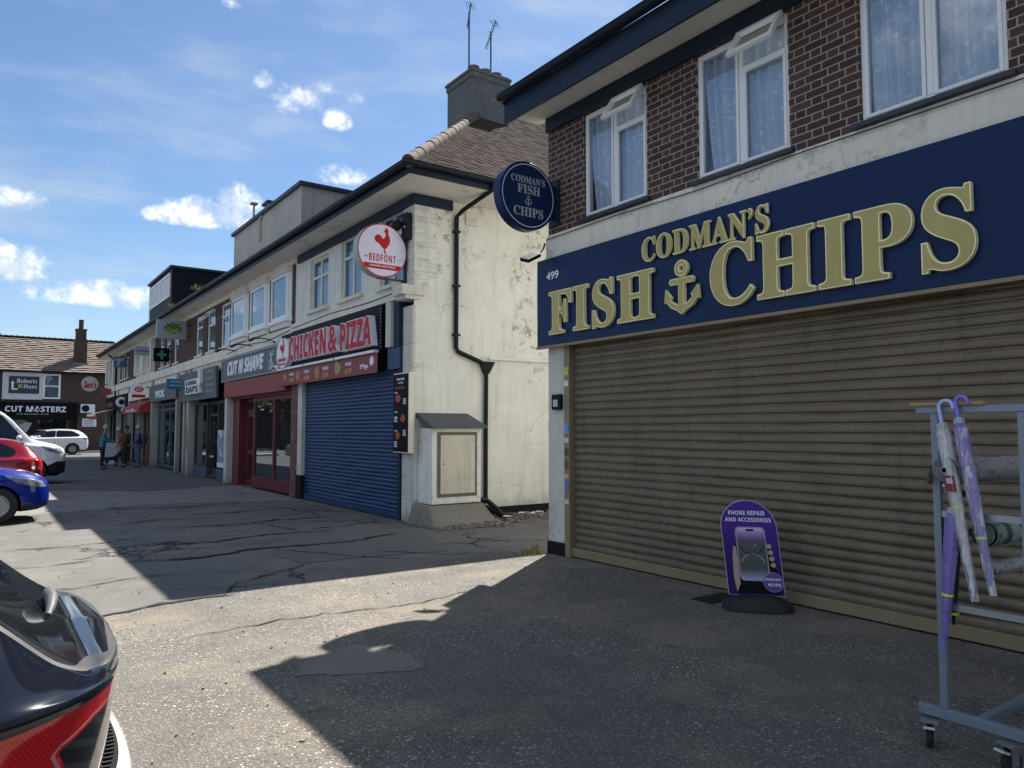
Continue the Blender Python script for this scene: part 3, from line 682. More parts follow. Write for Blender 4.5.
def anchor(fr, k, d0, d1, grow=0.0):
    m_ = MB()
    for kind, a, i_, c in anchor_polys(1):
        if kind == 'ring':
            n = len(a); go = 1 + grow / .085; gi = 1 - grow / .045
            pts = [(c[0] + p[0] * go, c[1] + p[1] * go) for p in a] + [(c[0] + p[0] * gi, c[1] + p[1] * gi) for p in i_]
            vs = [fr_pt(fr, x * k, y * k, d) for d in (d0, d1) for x, y in pts]; N = 2 * n; fs = []
            for q in range(n):
                q2 = (q + 1) % n
                fs += [(q, q2, n + q2, n + q), (N + q, N + n + q, N + n + q2, N + q2), (q, N + q, N + q2, q2), (n + q, n + q2, N + n + q2, N + n + q)]
            m_.add(vs, fs)
        else:
            P = []
            for j, p in enumerate(a):
                u, w = Vector(a[j - 1]), Vector(a[(j + 1) % len(a)]); q = Vector(p)
                e1, e2 = (q - u).normalized(), (w - q).normalized(); nn = Vector((-(e1.y + e2.y), e1.x + e2.x)); nn = nn.normalized() if nn.length > 1e-6 else Vector((0, 0))
                P.append((q.x + nn.x * grow, q.y + nn.y * grow))
            m_.extrude([(x * k, y * k) for x, y in P], fr, d0, d1)
    return m_
an = part('anchor', anchor(FRX(5.998, 5.28, 2.85), .92, .012, .055, .012), M['gold_rim'], sg)
part('anchor_face', anchor(FRX(5.998, 5.28, 2.85), .92, .053, .058, 0), M['gold'], an)
mb = text(MB(), '499', F0, -7.63, -7.38, 3.555, 3.66, .001, .006, .01); part('street_number', mb, M['sign_white'], sg)

rs = thing('hanging_sign', 'round dark blue fish and chips sign projecting from the brick wall corner', 'sign', (5.62, 7.60, 4.15))
cx, cz, rr = 5.62, 4.60, .445
mb = MB(); mb.lathe([(rr - .012, -.075), (rr, -.065), (rr, .065), (rr - .012, .075)], (cx, 7.60, cz), (0, -1, 0), 56); part('sign_drum', mb, M['sign_blue'], rs, smooth=30)
mb = MB(); ro, ri = disc(56, rr - .035, cx, cz), disc(56, rr - .045, cx, cz)
mb.add([(x, 7.522, z) for x, z in ro + ri], [(k, (k + 1) % 56, 56 + (k + 1) % 56, 56 + k) for k in range(56)]); part('sign_ring', mb, M['sign_white'], rs, fix=False)
FF = FRY(cx, 7.5245, cz); mb = MB()
text(mb, ser('CODMAN\u2019S'), FF, -.27, .27, .155, .245, 0, .003, 0); text(mb, ser('FISH'), FF, -.17, .19, .02, .135, 0, .003, .004); text(mb, ser('CHIPS'), FF, -.23, .24, -.275, -.155, 0, .003, .004)
part('lettering', mb, plain('dull_silver', (.42, .44, .44), .5), rs)
part('anchor', anchor(FRY(cx, 7.5245, cz - .125), .22, 0, .003, 0), M['dull_letter'], rs)
mb = MB(); mb.box(cx + rr - .03, FX - .03, 7.57, 7.63, cz + .16, cz + .22); mb.box(cx + rr - .03, FX - .03, 7.57, 7.63, cz - .22, cz - .16); mb.box(FX - .05, FX - .022, 7.50, 7.70, cz - .30, cz + .30); part('bracket', mb, M['navy_trim'], rs)

fl = thing('floodlight', 'black floodlight on a bent arm at the left end of the blue fascia', 'lamp', (5.85, 7.72, 3.85))
rot = Matrix.Rotation(R(-28), 3, 'Y') @ Matrix.Rotation(R(20), 3, 'X')
mb = MB(); mb.obox((5.80, 7.72, 3.86), (.24, .16, .05), rot); part('lamp_head', mb, M['plastic_black'], fl, bev=.012)
mb = MB(); mb.obox(Vector((5.80, 7.72, 3.86)) + rot @ Vector((-.02, -.01, -.027)), (.07, .06, .006), rot); part('lens', mb, M['lens_grey'], fl)
mb = MB(); mb.tube([(5.86, 7.72, 3.89), (5.98, 7.75, 3.95), (6.06, 7.78, 4.02), (6.09, 7.78, 4.10)], .012, 8); part('arm', mb, M['plastic_black'], fl)

# ================================================================== WHITE END SHOP (chicken and pizza)
Y0, Y1 = 11.60, 17.70
ck = thing('white_shop_building', 'white painted end building with hipped tile roof and blue roller shutter', 'building', (FX, 14.6, 0))
cw = [(15.62, 16.72, 4.34, 5.52), (13.84, 14.90, 4.34, 5.64), (12.02, 13.00, 4.30, 5.66)]
mb = MB(); wall_holes(mb, FX, Y0, Y1, 4.02, 5.80, cw, .10); part('upper_wall', mb, M['white_block'], ck, fix=False)
mb = MB(); mb.box(FX + .3, 14.4, Y0 + .02, Y1, 0, 5.8); part('interior', mb, M['dark_room'], ck)
mb = MB(); mb.box(FX + .002, 18, Y0, Y0 + .018, .17, 5.80); part('side_wall', mb, M['cream'], ck)
mb = MB(); mb.box(FX + .60, 18, Y0 - .012, Y0 + .018, 0, .168); part('damp_course', mb, M['bitumen'], ck)
mb = MB(); mb.box(FX - .018, FX + .28, Y0 - .015, Y0 + .30, 4.15, 5.70)              # quoins in shallow relief
mb.v, mb.f = [], []
zq = 4.18; kq = 0
while zq < 5.68:
    wq = .46 if kq % 2 else .30; mb.box(FX - .012, FX + .02, Y0 - .014, Y0 + .20 + (0 if kq % 2 else .1), zq, zq + .215); mb.box(FX + .02, FX + wq, Y0 - .014, Y0 + .004, zq, zq + .215); zq += .225; kq += 1
part('quoin', mb, M['white_block'], ck)
mb = MB(); zq = 0.0; kq = 0
while zq < 3.8:
    mb.box(FX - .03, FX + .03, Y0 - .006, Y0 + .36, zq, min(3.80, zq + .387)); zq += .39; kq += 1
part('corner_pier', mb, M['pier'], ck, bev=.008)
mb = MB(); mb.box(FX - .10, FX + .2, Y0 + .36, Y1, 3.96, 4.15); part('band', mb, M['band'], ck, bev=.01)
mb = MB(); mb.box(FX - .26, FX + .20, Y0 - .05, Y0 + .355, 3.97, 4.15); mb.box(FX - .18, FX + .12, Y0 - .03, Y0 + .355, 3.90, 3.969); part('corbel', mb, M['band'], ck, bev=.012)
for (a, b_, c, d) in cw:
    X = FX + .05; mid = (a + b_) / 2; mb = MB(); frame_bars(mb, X, a, b_, c, d, .06, .05, muls=(mid,), trans=(d - .42,))
    wn = part('window', mb, plain('cream_window_frame', (.66, .66, .62), .45), ck, bev=.006)
    mb = MB(); mb.quad((X + .03, b_ - .06, c + .06), (X + .03, a + .06, c + .06), (X + .03, a + .06, d - .06), (X + .03, b_ - .06, d - .06)); part('pane', mb, M['glass_up'], wn, fix=False)
    mb = MB(); mb.quad((X + .12, a, c), (X + .12, b_, c), (X + .12, b_, d), (X + .12, a, d)); part('blind', mb, plain('pale_blind', (.42, .50, .62), .9, var=.2, scale=2), wn, fix=False)
    mb = MB(); mb.box(FX - .09, FX + .06, a - .08, b_ + .08, c - .075, c - .003); part('window_sill', mb, M['band'], wn, bev=.008)
# shutter front
mb = MB(); shutter(mb, 6.20, 12.06, 17.02, .09, 2.72, .077, .018); sh = part('roller_shutter', mb, M['shutter_blue'], ck, fix=False)
mb = MB(); mb.box(6.16, 6.22, 12.06, 17.02, .01, .10); part('bottom_bar', mb, M['shutter_blue'], sh, bev=.006)
mb = MB(); mb.box(6.10, 6.25, 11.98, 12.07, 0, 2.70); part('guide_rail', mb, M['navy_trim'], sh)
mb = MB(); mb.box(6.10, 6.25, 17.01, 17.30, .55, 2.72); part('jamb', mb, M['pier'], ck, bev=.006)
mb = MB(); mb.box(6.095, 6.25, 17.005, 17.31, 0, .55); part('jamb_base', mb, M['bitumen'], ck)
mb = MB(); mb.box(6.08, 6.40, 17.31, 17.70, 0, 3.95); part('party_pier', mb, plain('flaking_dark_red_pier', (.12, .045, .04), .7, var=.4, scale=9, dirt=((.5, .47, .42), .6)), ck)
mb = MB(); mb.box(6.06, 6.30, 11.97, 12.45, 2.70, 3.10); part('shutter_box', mb, M['shutter_blue'], ck, bev=.008)
mb = MB(); mb.box(6.04, 6.30, 11.97, 12.16, 3.10, 3.93); part('pipe_casing', mb, M['navy_trim'], ck); mb = MB(); mb.box(5.99, 6.30, 12.19, 12.40, 3.105, 3.93); part('white_casing', mb, M['pier'], ck)
# eaves on both sides, downpipe
E = 5.50; SY = 10.62; L = 6.3; RX, RZ, BX = E + L, 5.95 + L * .80, E + 2 * L
mb = MB(); mb.box(FX - .07, FX - .002, Y0 + .0, Y1 - .25, 5.60, 5.78); mb.box(FX - .07, FX + .75, Y0 - .07, Y0 - .016, 5.60, 5.78); part('frieze_board', mb, M['navy_trim'], ck, bev=.006)
mb = MB(); mb.box(E + .06, FX + .1, Y0 - .018, Y1, 5.79, 5.81); mb.box(E + .06, BX - .1, SY + .06, Y0 - .02, 5.79, 5.81); part('soffit', mb, M['soffit'], ck)
mb = MB(); mb.box(E + .03, E + .06, SY + .03, Y1, 5.785, 5.93); mb.box(E + .06, BX, SY + .03, SY + .06, 5.785, 5.93); part('eaves_board', mb, M['gutter'], ck)
mb = MB(); gutter(mb, E - .035, 5.955, SY - .03, Y1); part('gutter', mb, M['gutter'], ck, fix=False)
mb = MB(); prof = [(SY - .035 + .065 * math.cos(t), 5.955 + .065 * math.sin(t)) for t in [math.pi * k / 8 for k in range(8, 17)]]
o = len(mb.v)
for x in (E - .09, BX): mb.v += [(x, y, z) for y, z in prof]
mb.f += [(i, i + 1, 9 + i + 1, 9 + i) for i in range(8)]; mb.box(E - .09, BX, SY - .106, SY - .094, 5.947, 5.965); part('gutter', mb, M['gutter'], ck, fix=False)
mb = MB(); mb.tube([(7.16, SY - .03, 5.93), (7.16, SY - .0, 5.80), (7.06, Y0 - .16, 5.62), (6.98, Y0 - .06, 5.50), (6.98, Y0 - .06, 3.10), (7.02, Y0 - .06, 3.02), (7.50, Y0 - .06, 2.86), (7.62, Y0 - .06, 2.80)], .042, 10)
mb.tube([(7.63, Y0 - .07, 2.68), (7.63, Y0 - .06, 1.6), (7.63, Y0 - .06, .25)], .040, 10)
for z in (5.2, 4.2, 3.3): mb.box(6.92, 7.04, Y0 - .11, Y0 - .001, z, z + .04)
dp = part('downpipe', mb, M['black_pipe'], ck, smooth=40)
mb = MB(); mb.add([(7.50, Y0 - .18, 2.86), (7.76, Y0 - .18, 2.86), (7.76, Y0 - .005, 2.86), (7.50, Y0 - .005, 2.86), (7.59, Y0 - .12, 2.64), (7.67, Y0 - .12, 2.64), (7.67, Y0 - .02, 2.64), (7.59, Y0 - .02, 2.64)], [(0, 1, 2, 3), (7, 6, 5, 4), (0, 4, 5, 1), (1, 5, 6, 2), (2, 6, 7, 3), (3, 7, 4, 0)]); part('hopper', mb, M['black_pipe'], dp)
mb = MB(); mb.cyl((7.70, Y0 - .05, 2.93), (14, Y0 - .05, 2.99), .022, 8); part('waste_pipe', mb, M['white_frame'], ck, smooth=40)
mb = MB(); mb.box(7.20, 7.46, Y0 - .03, Y0 + .0, 5.40, 5.66); part('air_vent', mb, M['band'], ck, bev=.006)
# hipped roof of small tiles with mortared hip tiles
tp = .80
mb = MB(); L = 6.3; RX, RZ, BX = E + L, 5.95 + L * .80, E + 2 * L; tile_slope(mb, (E - .05, SY - .05, 5.95), (BX, SY - .05, 5.95), (RX, SY + L, RZ), (RX + .001, SY + L, RZ), .105, .18, 3, .012)
rf = part('roof', mb, M['tile'], ck, fix=False)
mb = MB(); mb.add([(E, SY, 5.945), (E, Y1, 5.945), (RX, Y1, RZ - .01), (RX, SY + L, RZ - .01), (BX, SY, 5.945), (BX, Y1, 5.945)], [(0, 1, 2, 3), (4, 3, 2, 5), (0, 3, 4)]); part('roof_deck', mb, M['tile'], rf, fix=False)
mb = MB()
for k in range(28):
    t0, t1 = k / 28, (k + 1.15) / 28; a = Vector((E, SY, 5.96)).lerp(Vector((RX, SY + L, RZ + .01)), t0); b_ = Vector((E, SY, 5.96)).lerp(Vector((RX, SY + L, RZ + .01)), t1)
    j = rnd.uniform(-.012, .012); mb.tube([a + Vector((0, 0, .0 + j * .7)), b_ + Vector((0, 0, -.006 + j * .7))], [.112, .106], 12)
part('hip_tile', mb, M['tile_ridge'], rf, smooth=50)
mb = MB(); mb.tube([(RX, SY + L, RZ + .03), (RX, Y1, RZ + .03)], .11, 12); mb.tube([(RX, SY + L - .05, RZ + .05), (RX, SY + L - .05, RZ + .25)], [.05, .09], 10); part('ridge_tile', mb, M['tile_ridge'], rf, smooth=50)
ch = MB(); ch.box(9.0, 10.05, 14.22, 15.34, 8.3, 9.93); chm = part('chimney', ch, M['chimney'], rf, bev=.01)
mb = MB(); mb.box(8.975, 10.075, 14.195, 15.365, 9.80, 9.929); part('chimney_step', mb, M['chimney'], chm, bev=.01); mb = MB(); mb.box(8.95, 10.10, 14.17, 15.39, 9.93, 9.99); mb.box(8.99, 10.06, 14.21, 15.35, 9.991, 10.03); part('chimney_cap', mb, M['chimney'], chm, bev=.012)
for px_ in (9.22, 9.54, 9.86):
    mb = MB(); mb.lathe([(.135, 0), (.135, .03), (.115, .05), (.12, .10), (.14, .115), (.14, .15), (.105, .15), (.09, .02)], (px_, 14.5, 10.03), n=18); part('chimney_pot', mb, M['pot'], chm, smooth=35)

def aerial(x, y, z0, z1, tilt, n, yaw, el, label):
    t = thing('tv_aerial', label, 'aerial', (x, y, z0)); top = Vector((x, y, z1)); d = Vector((math.cos(yaw) * math.cos(tilt), math.sin(yaw) * math.cos(tilt), math.sin(tilt)))
    mb = MB(); mb.tube([(x, y, z0), tuple(top)], .019, 8); part('mast', mb, M['metal_dark'], t)
    c = top - Vector((0, 0, .08)); a, b_ = c - d * el * .5, c + d * el * .5
    mb = MB(); mb.tube([a, b_], .011, 6)
    s = d.cross(Vector((0, 0, 1))).normalized()
    for k in range(n):
        p = a.lerp(b_, (k + .5) / n); w = .20 if k else .26; mb.tube([p - s * w * .5, p + s * w * .5], .006, 5)
    q = a.lerp(b_, .12); u = s.cross(d).normalized(); 
    for e in (-.09, -.03, .03, .09): mb.tube([q + u * e - s * .16, q + u * e + s * .16], .006, 5)
    part('boom', mb, M['metal_dark'], t)
aerial(9.10, 14.52, 10.03, 11.50, R(-82), 9, 2.4, .62, 'left tv aerial on the tall chimney, its boom hanging almost upright')
aerial(9.72, 14.52, 10.03, 11.22, R(-68), 10, 2.2, .72, 'right tv aerial on the tall chimney, with a slanting boom and cross rods')

mb = MB(); mb.tube([(6.9, Y0 - .012, 5.6), (6.6, Y0 - .014, 4.6), (6.75, Y0 - .012, 3.6), (6.5, Y0 - .014, 2.4), (6.52, Y0 - .012, 1.9)], .007, 6); mb2 = MB(); mb2.tube([(FX - .105, 11.7, 4.10), (FX - .108, 13.3, 4.06), (FX - .106, 15.2, 4.10), (FX - .108, 17.6, 4.04)], .009, 6); part('cable', mb2, M['plastic_black'], ck)
# meter cupboard, its plinth, rubble, weeds
mc = thing('meter_cupboard', 'cream wall cupboard with grey felt lean-to top on the side wall', 'cupboard', (6.7, 11.3, .34))
mb = MB(); mb.box(6.24, 7.22, 11.08, Y0 - .02, .34, 1.63); part('cupboard_body', mb, M['cream'], mc, bev=.008)
mb = MB(); mb.add([(6.18, 10.98, 1.63), (7.30, 10.98, 1.63), (7.26, Y0 - .001, 1.82), (6.20, Y0 - .001, 1.82), (6.18, 10.98, 1.665), (7.30, 10.98, 1.665), (7.26, Y0 - .001, 1.90), (6.20, Y0 - .001, 1.90)], [(0, 3, 2, 1), (4, 5, 6, 7), (0, 1, 5, 4), (1, 2, 6, 5), (2, 3, 7, 6), (3, 0, 4, 7)]); part('lean_to_top', mb, M['felt'], mc)
mb = MB(); mb.box(6.335, 7.135, 11.068, 11.079, .455, 1.565); part('door_surround', mb, plain('grimy_gap', (.15, .135, .11), .8, var=.4, scale=10), mc)
mb = MB(); mb.box(6.39, 7.08, 11.05, 11.067, .51, 1.51); dr = part('cupboard_door', mb, M['panel_door'], mc, bev=.004)
mb = MB(); mb.cyl((6.45, 11.051, 1.02), (6.45, 11.04, 1.02), .012, 10); part('lock', mb, M['metal_dark'], dr)
pl = MB(); pl.add([(6.02, 10.62, 0), (7.30, 10.62, 0), (7.22, 10.98, .32), (6.14, 10.98, .32), (6.02, Y0 - .02, 0), (7.30, Y0 - .02, 0), (7.22, Y0 - .02, .34), (6.14, Y0 - .02, .34)], [(0, 1, 2, 3), (4, 7, 6, 5), (0, 3, 7, 4), (1, 5, 6, 2), (3, 2, 6, 7)])
solo('concrete_plinth', pl, M['concrete'], 'worn sloping concrete plinth under the cream meter cupboard', 'plinth', (6.7, 11, 0), bev=.03)
mb = MB()
mb.tube([(7.30, 11.3, .36), (7.46, 11.25, .34), (7.62, 11.2, .2), (7.72, 11.15, .08), (7.95, 11.12, .04)], .045, 8); mb.tube([(7.34, 11.45, .28), (7.6, 11.4, .2), (7.8, 11.3, .03)], .03, 8)
solo('drain_hose', mb, M['black_pipe'], 'black drain hose curling down beside the concrete plinth', 'pipe', (7.3, 11.3, 0), smooth=40)
mb = MB()
for k in range(420):
    x = rnd.uniform(6.0, 9.6); y = Y0 - .1 - abs(rnd.gauss(0, .38)); y = max(y, 10.45); 
    if 6.0 < x < 7.35 and y > 10.6: y = 10.6 - abs(rnd.gauss(0, .12))
    s = rnd.choice((.015, .02, .03, .045)) * rnd.uniform(.7, 1.4); z = s * .3
    rt = Matrix.Rotation(rnd.uniform(0, 6), 3, 'Z') @ Matrix.Rotation(rnd.uniform(-.5, .5), 3, 'X'); mb.obox((x, y, z), (s * 2, s * 1.5, s * 1.1), rt)
struct('rubble', mb, M['rubble'], kind='stuff')
mb = MB()
for (x, y, z) in [(7.95, 11.35, .05), (8.35, 11.40, .04), (8.5, 11.3, .04), (7.8, 11.1, .04), (8.8, 11.42, .03)]:
    rt = Matrix.Rotation(rnd.uniform(0, 6), 3, 'Z') @ Matrix.Rotation(.4, 3, 'X'); mb.obox((x, y, z), (.14, .09, .025), rt)
struct('litter', mb, M['sign_white'], kind='stuff')
def tuft(name, x, y, z, n, h, spread, m, label, group=None):
    mb = MB()
    for k in range(n):
        a = rnd.uniform(0, 6.283); r = spread * math.sqrt(rnd.random()); bx, by = x + r * math.cos(a), y + r * math.sin(a)
        hh = h * rnd.uniform(.45, 1.1); lx, ly = rnd.gauss(0, hh * .35), rnd.gauss(0, hh * .35); w = rnd.uniform(.004, .010) * (1 + h); s = rnd.uniform(0, 3.14); cx_, sy_ = math.cos(s) * w, math.sin(s) * w
        mb.add([(bx - cx_, by - sy_, z), (bx + cx_, by + sy_, z), (bx + lx * .45 + cx_ * .7, by + ly * .45 + sy_ * .7, z + hh * .6), (bx + lx * .45 - cx_ * .7, by + ly * .45 - sy_ * .7, z + hh * .6), (bx + lx, by + ly, z + hh)], [(0, 1, 2, 3), (3, 2, 4)])
    return solo(name, mb, m, label, 'weeds', (x, y, z), group, fix=False)
tuft('weed_clump', 5.88, 7.85, 0, 110, .065, .20, M['leaf_dry'], 'yellow-green weeds at the foot of the nearest shop pier')
tuft('weed_clump', 6.05, 7.95, 0, 14, .20, .05, M['leaf_dry'], 'taller dry weed stalks beside the nearest shop pier')
# ================================================================== THE REST OF THE PARADE
def tile_flat(mb, y0, y1): mb.add([(5.5, y0, 5.945), (5.5, y1, 5.945), (10, y1, 9.55), (10, y0, 9.55), (14.5, y0, 5.945), (14.5, y1, 5.945)], [(0, 1, 2, 3), (4, 3, 2, 5)])
def shop_shell(label, y0, y1, wall_m, holes, z_w=4.02, gut_dz=0.0):
    t = thing('shop_building', label, 'building', (FX, (y0 + y1) / 2, 0))
    mb = MB(); wall_holes(mb, FX, y0, y1, z_w, 5.80, holes, .10); part('upper_wall', mb, wall_m, t, fix=False)
    mb = MB(); mb.box(FX + .9, 14.4, y0 + .01, y1 - .01, 0, 5.8); mb.box(FX + .3, FX + .899, y0 + .01, y1 - .01, 3.3, 5.8); part('interior', mb, M['dark_room'], t)
    mb = MB(); mb.box(FX - .10, FX + .2, y0 + .002, y1 - .002, 3.78, 4.10); mb.box(FX - .03, FX + .25, y0 + .002, y1 - .002, 3.5, 3.779); part('band', mb, M['band'], t, bev=.008)
    mb = MB(); mb.box(5.56, FX + .1, y0, y1, 5.79, 5.81); part('soffit', mb, M['soffit'], t)
    mb = MB(); mb.box(FX - .05, FX - .002, y0, y1, 5.66, 5.788); part('cornice', mb, M['band'], t)
    mb = MB(); mb.box(5.53, 5.56, y0, y1, 5.785, 5.93); part('eaves_board', mb, M['gutter'], t)
    mb = MB(); gutter(mb, 5.465, 5.955, y0, y1); part('gutter', mb, M['gutter'], t, fix=False)
    mb = MB(); tile_flat(mb, y0, y1); part('roof', mb, M['tile'], t, fix=False)
    return t
def sash_window(t, a, b, c, d, muls=(), trans=(), m='white_frame', X=FX + .03, gl='glass_sky', sill=True, w=.06):
    mb = MB(); frame_bars(mb, X, a, b, c, d, w, .05, muls, trans); wn = part('window', mb, M[m], t, bev=.006)
    mb = MB(); mb.box(X + .025, X + .029, a + w, b - w, c + w, d - w); part('pane', mb, M[gl], wn)
    if sill: mb = MB(); mb.box(FX - .06, X, a - .05, b + .05, c - .06, c - .003); part('window_sill', mb, M['band'], wn)
    return wn
def open_vent(wn, a, b, ztop, h, X, ang=28):
    ang = R(ang); ct, st = math.cos(ang), math.sin(ang); fr = ((X - .01, b - .02, ztop), (0, -1, 0), (-st, 0, -ct), (-ct, 0, st)); W = b - a - .04; mb = MB()
    for (x0, x1, y0, y1) in ((0, W, 0, .045), (0, W, h - .045, h), (0, .045, .045, h - .045), (W - .045, W, .045, h - .045)): mb.extrude([(x0, y0), (x1, y0), (x1, y1), (x0, y1)], fr, 0, .04)
    part('vent_sash', mb, M['white_frame'], wn)
def shopfront(t, y0, y1, z0, z1, muls, trans, fm, X=FX + .10, w=.09, gl='glass_shop', name='shop_window'):
    mb = MB(); frame_bars(mb, X, y0, y1, z0, z1, w, .08, muls, trans); wn = part(name, mb, M[fm], t, bev=.008)
    mb = MB(); mb.box(X + .04, X + .045, y0 + w, y1 - w, z0 + w, z1 - w); part('pane', mb, M[gl], wn)
    return wn
def pier(t, y0, y1, m='pier_shaded', x=6.04, z1=3.77):
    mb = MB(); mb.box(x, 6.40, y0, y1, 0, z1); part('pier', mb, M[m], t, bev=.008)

# ---- barber's with red shop front and three bays
U2 = (17.702, 23.548)
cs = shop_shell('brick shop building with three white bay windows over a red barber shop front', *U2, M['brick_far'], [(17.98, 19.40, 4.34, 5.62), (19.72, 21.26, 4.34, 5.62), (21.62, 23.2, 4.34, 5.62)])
for (a, b) in ((17.98, 19.40), (19.72, 21.26), (21.62, 23.2)):
    PX = FX - .10; c, d = 4.38, 5.50; i0, i1 = a + .10, b - .10
    mb = MB(); frame_bars(mb, PX, i0, i1, c, d, .075, .06); wn = part('bay_window', mb, M['white_frame'], cs, bev=.006)
    for (ya, yb) in ((a, i0), (b, i1)):                       # canted side lights
        fr = ((FX, ya, 0), ((PX - FX) / math.dist((FX, ya), (PX, yb)), (yb - ya) / math.dist((FX, ya), (PX, yb)), 0), (0, 0, 1), (0, 0, 0))
        L = math.dist((FX, ya), (PX, yb)); r_ = Vector(fr[1]); n_ = r_.cross(Vector((0, 0, 1))); n_ = n_ if n_.x < 0 else -n_
        fr = ((FX, ya, 0), tuple(r_), (0, 0, 1), tuple(n_)); mb = MB()
        for (x0, x1, z0, z1) in ((0, .05, c, d), (L - .05, L, c, d)): mb.extrude([(x0, z0), (x1, z0), (x1, z1), (x0, z1)], fr, -.05, 0)
        part('side_sash', mb, M['white_frame'], wn)
        mb = MB(); mb.extrude([(.05, c), (L - .05, c), (L - .05, d), (.05, d)], fr, -.03, -.006); part('side_panel', mb, M['white_frame'], wn)
    mb = MB(); mb.box(PX + .03, PX + .034, i0 + .075, i1 - .075, c + .075, d - .075); part('pane', mb, M['glass_sky'], wn)
    for (z0, z1, g_, m_) in ((d + .001, d + .13, .03, 'band'), (d + .13, 5.788, -.0, 'band'), (c - .10, c - .001, .05, 'white_frame'), (c - .24, c - .101, .01, 'band')):
        pl = [(FX + .02, a - g_), (PX - g_, i0 - g_ * .5), (PX - g_, i1 + g_ * .5), (FX + .02, b + g_)]
        mb = MB(); n = 4; mb.add([(x, y, z) for z in (z0, z1) for x, y in pl], [(0, 1, 2, 3), (7, 6, 5, 4)] + [(k, 4 + k, 4 + (k + 1) % 4, (k + 1) % 4) for k in range(4)]); part('bay_head' if z0 > 5 else 'bay_sill', mb, M[m_], wn, bev=.01)
pier(cs, 23.28, 23.54, 'pier')
shopfront(cs, 17.72, 21.30, .02, 2.50, (19.52,), (), 'red_paint', w=.11)
mb = MB(); mb.box(FX + .06, FX + .099, 17.74, 21.28, .03, .34); part('stall_riser', mb, M['red_paint'], cs, bev=.01)
d_ = shopfront(cs, 21.32, 22.62, .02, 2.10, (), (.95,), 'red_paint', X=FX + .28, w=.12, name='door'); mb = MB(); mb.cyl((FX + .26, 21.5, .9), (FX + .26, 21.5, 1.3), .018, 8); part('handle', mb, M['metal_grey'], d_)
shopfront(cs, 21.32, 22.62, 2.102, 2.50, (), (), 'red_paint', X=FX + .28, name='fanlight')
mb = MB(); mb.box(FX + .08, FX + .36, 22.63, 23.275, 0, 2.5); part('door_cheek', mb, M['red_paint'], cs); mb = MB(); mb.box(FX + .02, FX + .4, 17.71, 23.27, 2.502, 2.56); part('head_board', mb, M['red_paint'], cs)
bl = MB(); bl.box(6.0, 6.28, 17.95, 23.5, 2.562, 3.02); part('blind_box', bl, M['pink_red'], cs, bev=.012)
mb = MB(); mb.box(6.25, 10.6, U2[0], U2[1] + .15, 5.9, 7.62); dm = part('flat_dormer', mb, M['parapet'], cs)
mb = MB(); mb.box(6.17, 10.7, U2[0] - .09, U2[1] + .24, 7.62, 7.72); part('coping', mb, M['metal_dark'], dm, bev=.01)
mb = MB(); mb.box(6.5, 6.9, 21.1, 21.5, 7.72, 8.08); mb.v = [(x, y, z) for x, y, z in mb.v]; cb = part('chimney_stub', mb, M['parapet'], dm); mb = MB(); mb.box(6.43, 6.97, 21.03, 21.57, 8.081, 8.15); part('chimney_cap', mb, M['metal_dark'], cb)
mb = MB(); mb.tube([(6.22, 20.95, 6.9), (6.22, 20.95, 7.55), (6.22, 20.8, 7.58)], .045, 8); part('vent_pipe', mb, M['parapet'], dm)
mb = MB(); mb.tube([(6.6, 22.9, 7.7), (6.6, 22.9, 8.5)], .035, 8); mb.box(6.5, 6.7, 22.8, 23.0, 8.5, 8.55); part('flue', mb, M['metal_grey'], dm)

def fascia(label, y0, y1, z0, z1, m, x0=6.0, edge=None, cat='sign', name='shop_sign', tilt=0.0):
    t = thing(name, label, cat, (x0, (y0 + y1) / 2, z0))
    mb = MB(); mb.add([(x0, y0, z0), (6.045, y0, z0), (6.045, y0, z1), (x0 - tilt, y0, z1), (x0, y1, z0), (6.045, y1, z0), (6.045, y1, z1), (x0 - tilt, y1, z1)], [(0, 1, 2, 3), (4, 7, 6, 5), (0, 4, 5, 1), (1, 5, 6, 2), (2, 6, 7, 3), (3, 7, 4, 0)]); part('sign_board', mb, M[m], t, bev=.006)
    if edge:
        mb = MB(); 
        for (a, b, c, d) in ((y0, y1, z0 - .035, z0), (y0, y1, z1, z1 + .035), (y0 - .035, y0, z0 - .035, z1 + .035), (y1, y1 + .035, z0 - .035, z1 + .035)): mb.box(x0 - .02, 6.04, a, b, c, d)
        part('sign_frame', mb, M[edge], t)
    return t
t = fascia('grey CUT N SHAVE fascia board with white slanting letters and crossed scissors', 18.55, 23.75, 3.08, 3.70, 'slate_panel', 6.0, 'metal_grey')
part('lettering', text(MB(), sansb('CUT N SHAVE'), FRX(5.998, 0, 0), -23.1, -19.6, 3.20, 3.62, 0, .02, .03, 1.0, .25), M['sign_white'], t)
mb = MB(); c = (5.99, 18.98, 3.42)
for a in (R(62), R(118), R(30)):
    q = Vector((0, -math.cos(a), math.sin(a))); mb.bar(Vector(c) - q * .2, Vector(c) + q * .22, .012, .035, (1, 0, 0))
for e in (-.1, .1): mb.lathe([(.07, 0), (.07, .012), (.045, .012), (.045, 0)], (5.99, 18.98 + e, 3.20), (-1, 0, 0), 14)
part('scissors_emblem', mb, M['sign_white'], t)

mb = MB(); mb.tube([(FX - .105, 17.8, 4.02), (FX - .108, 19.5, 3.92), (FX - .106, 21.4, 4.0), (FX - .108, 23.4, 3.9)], .010, 6); part('cable', mb, M['plastic_black'], cs)
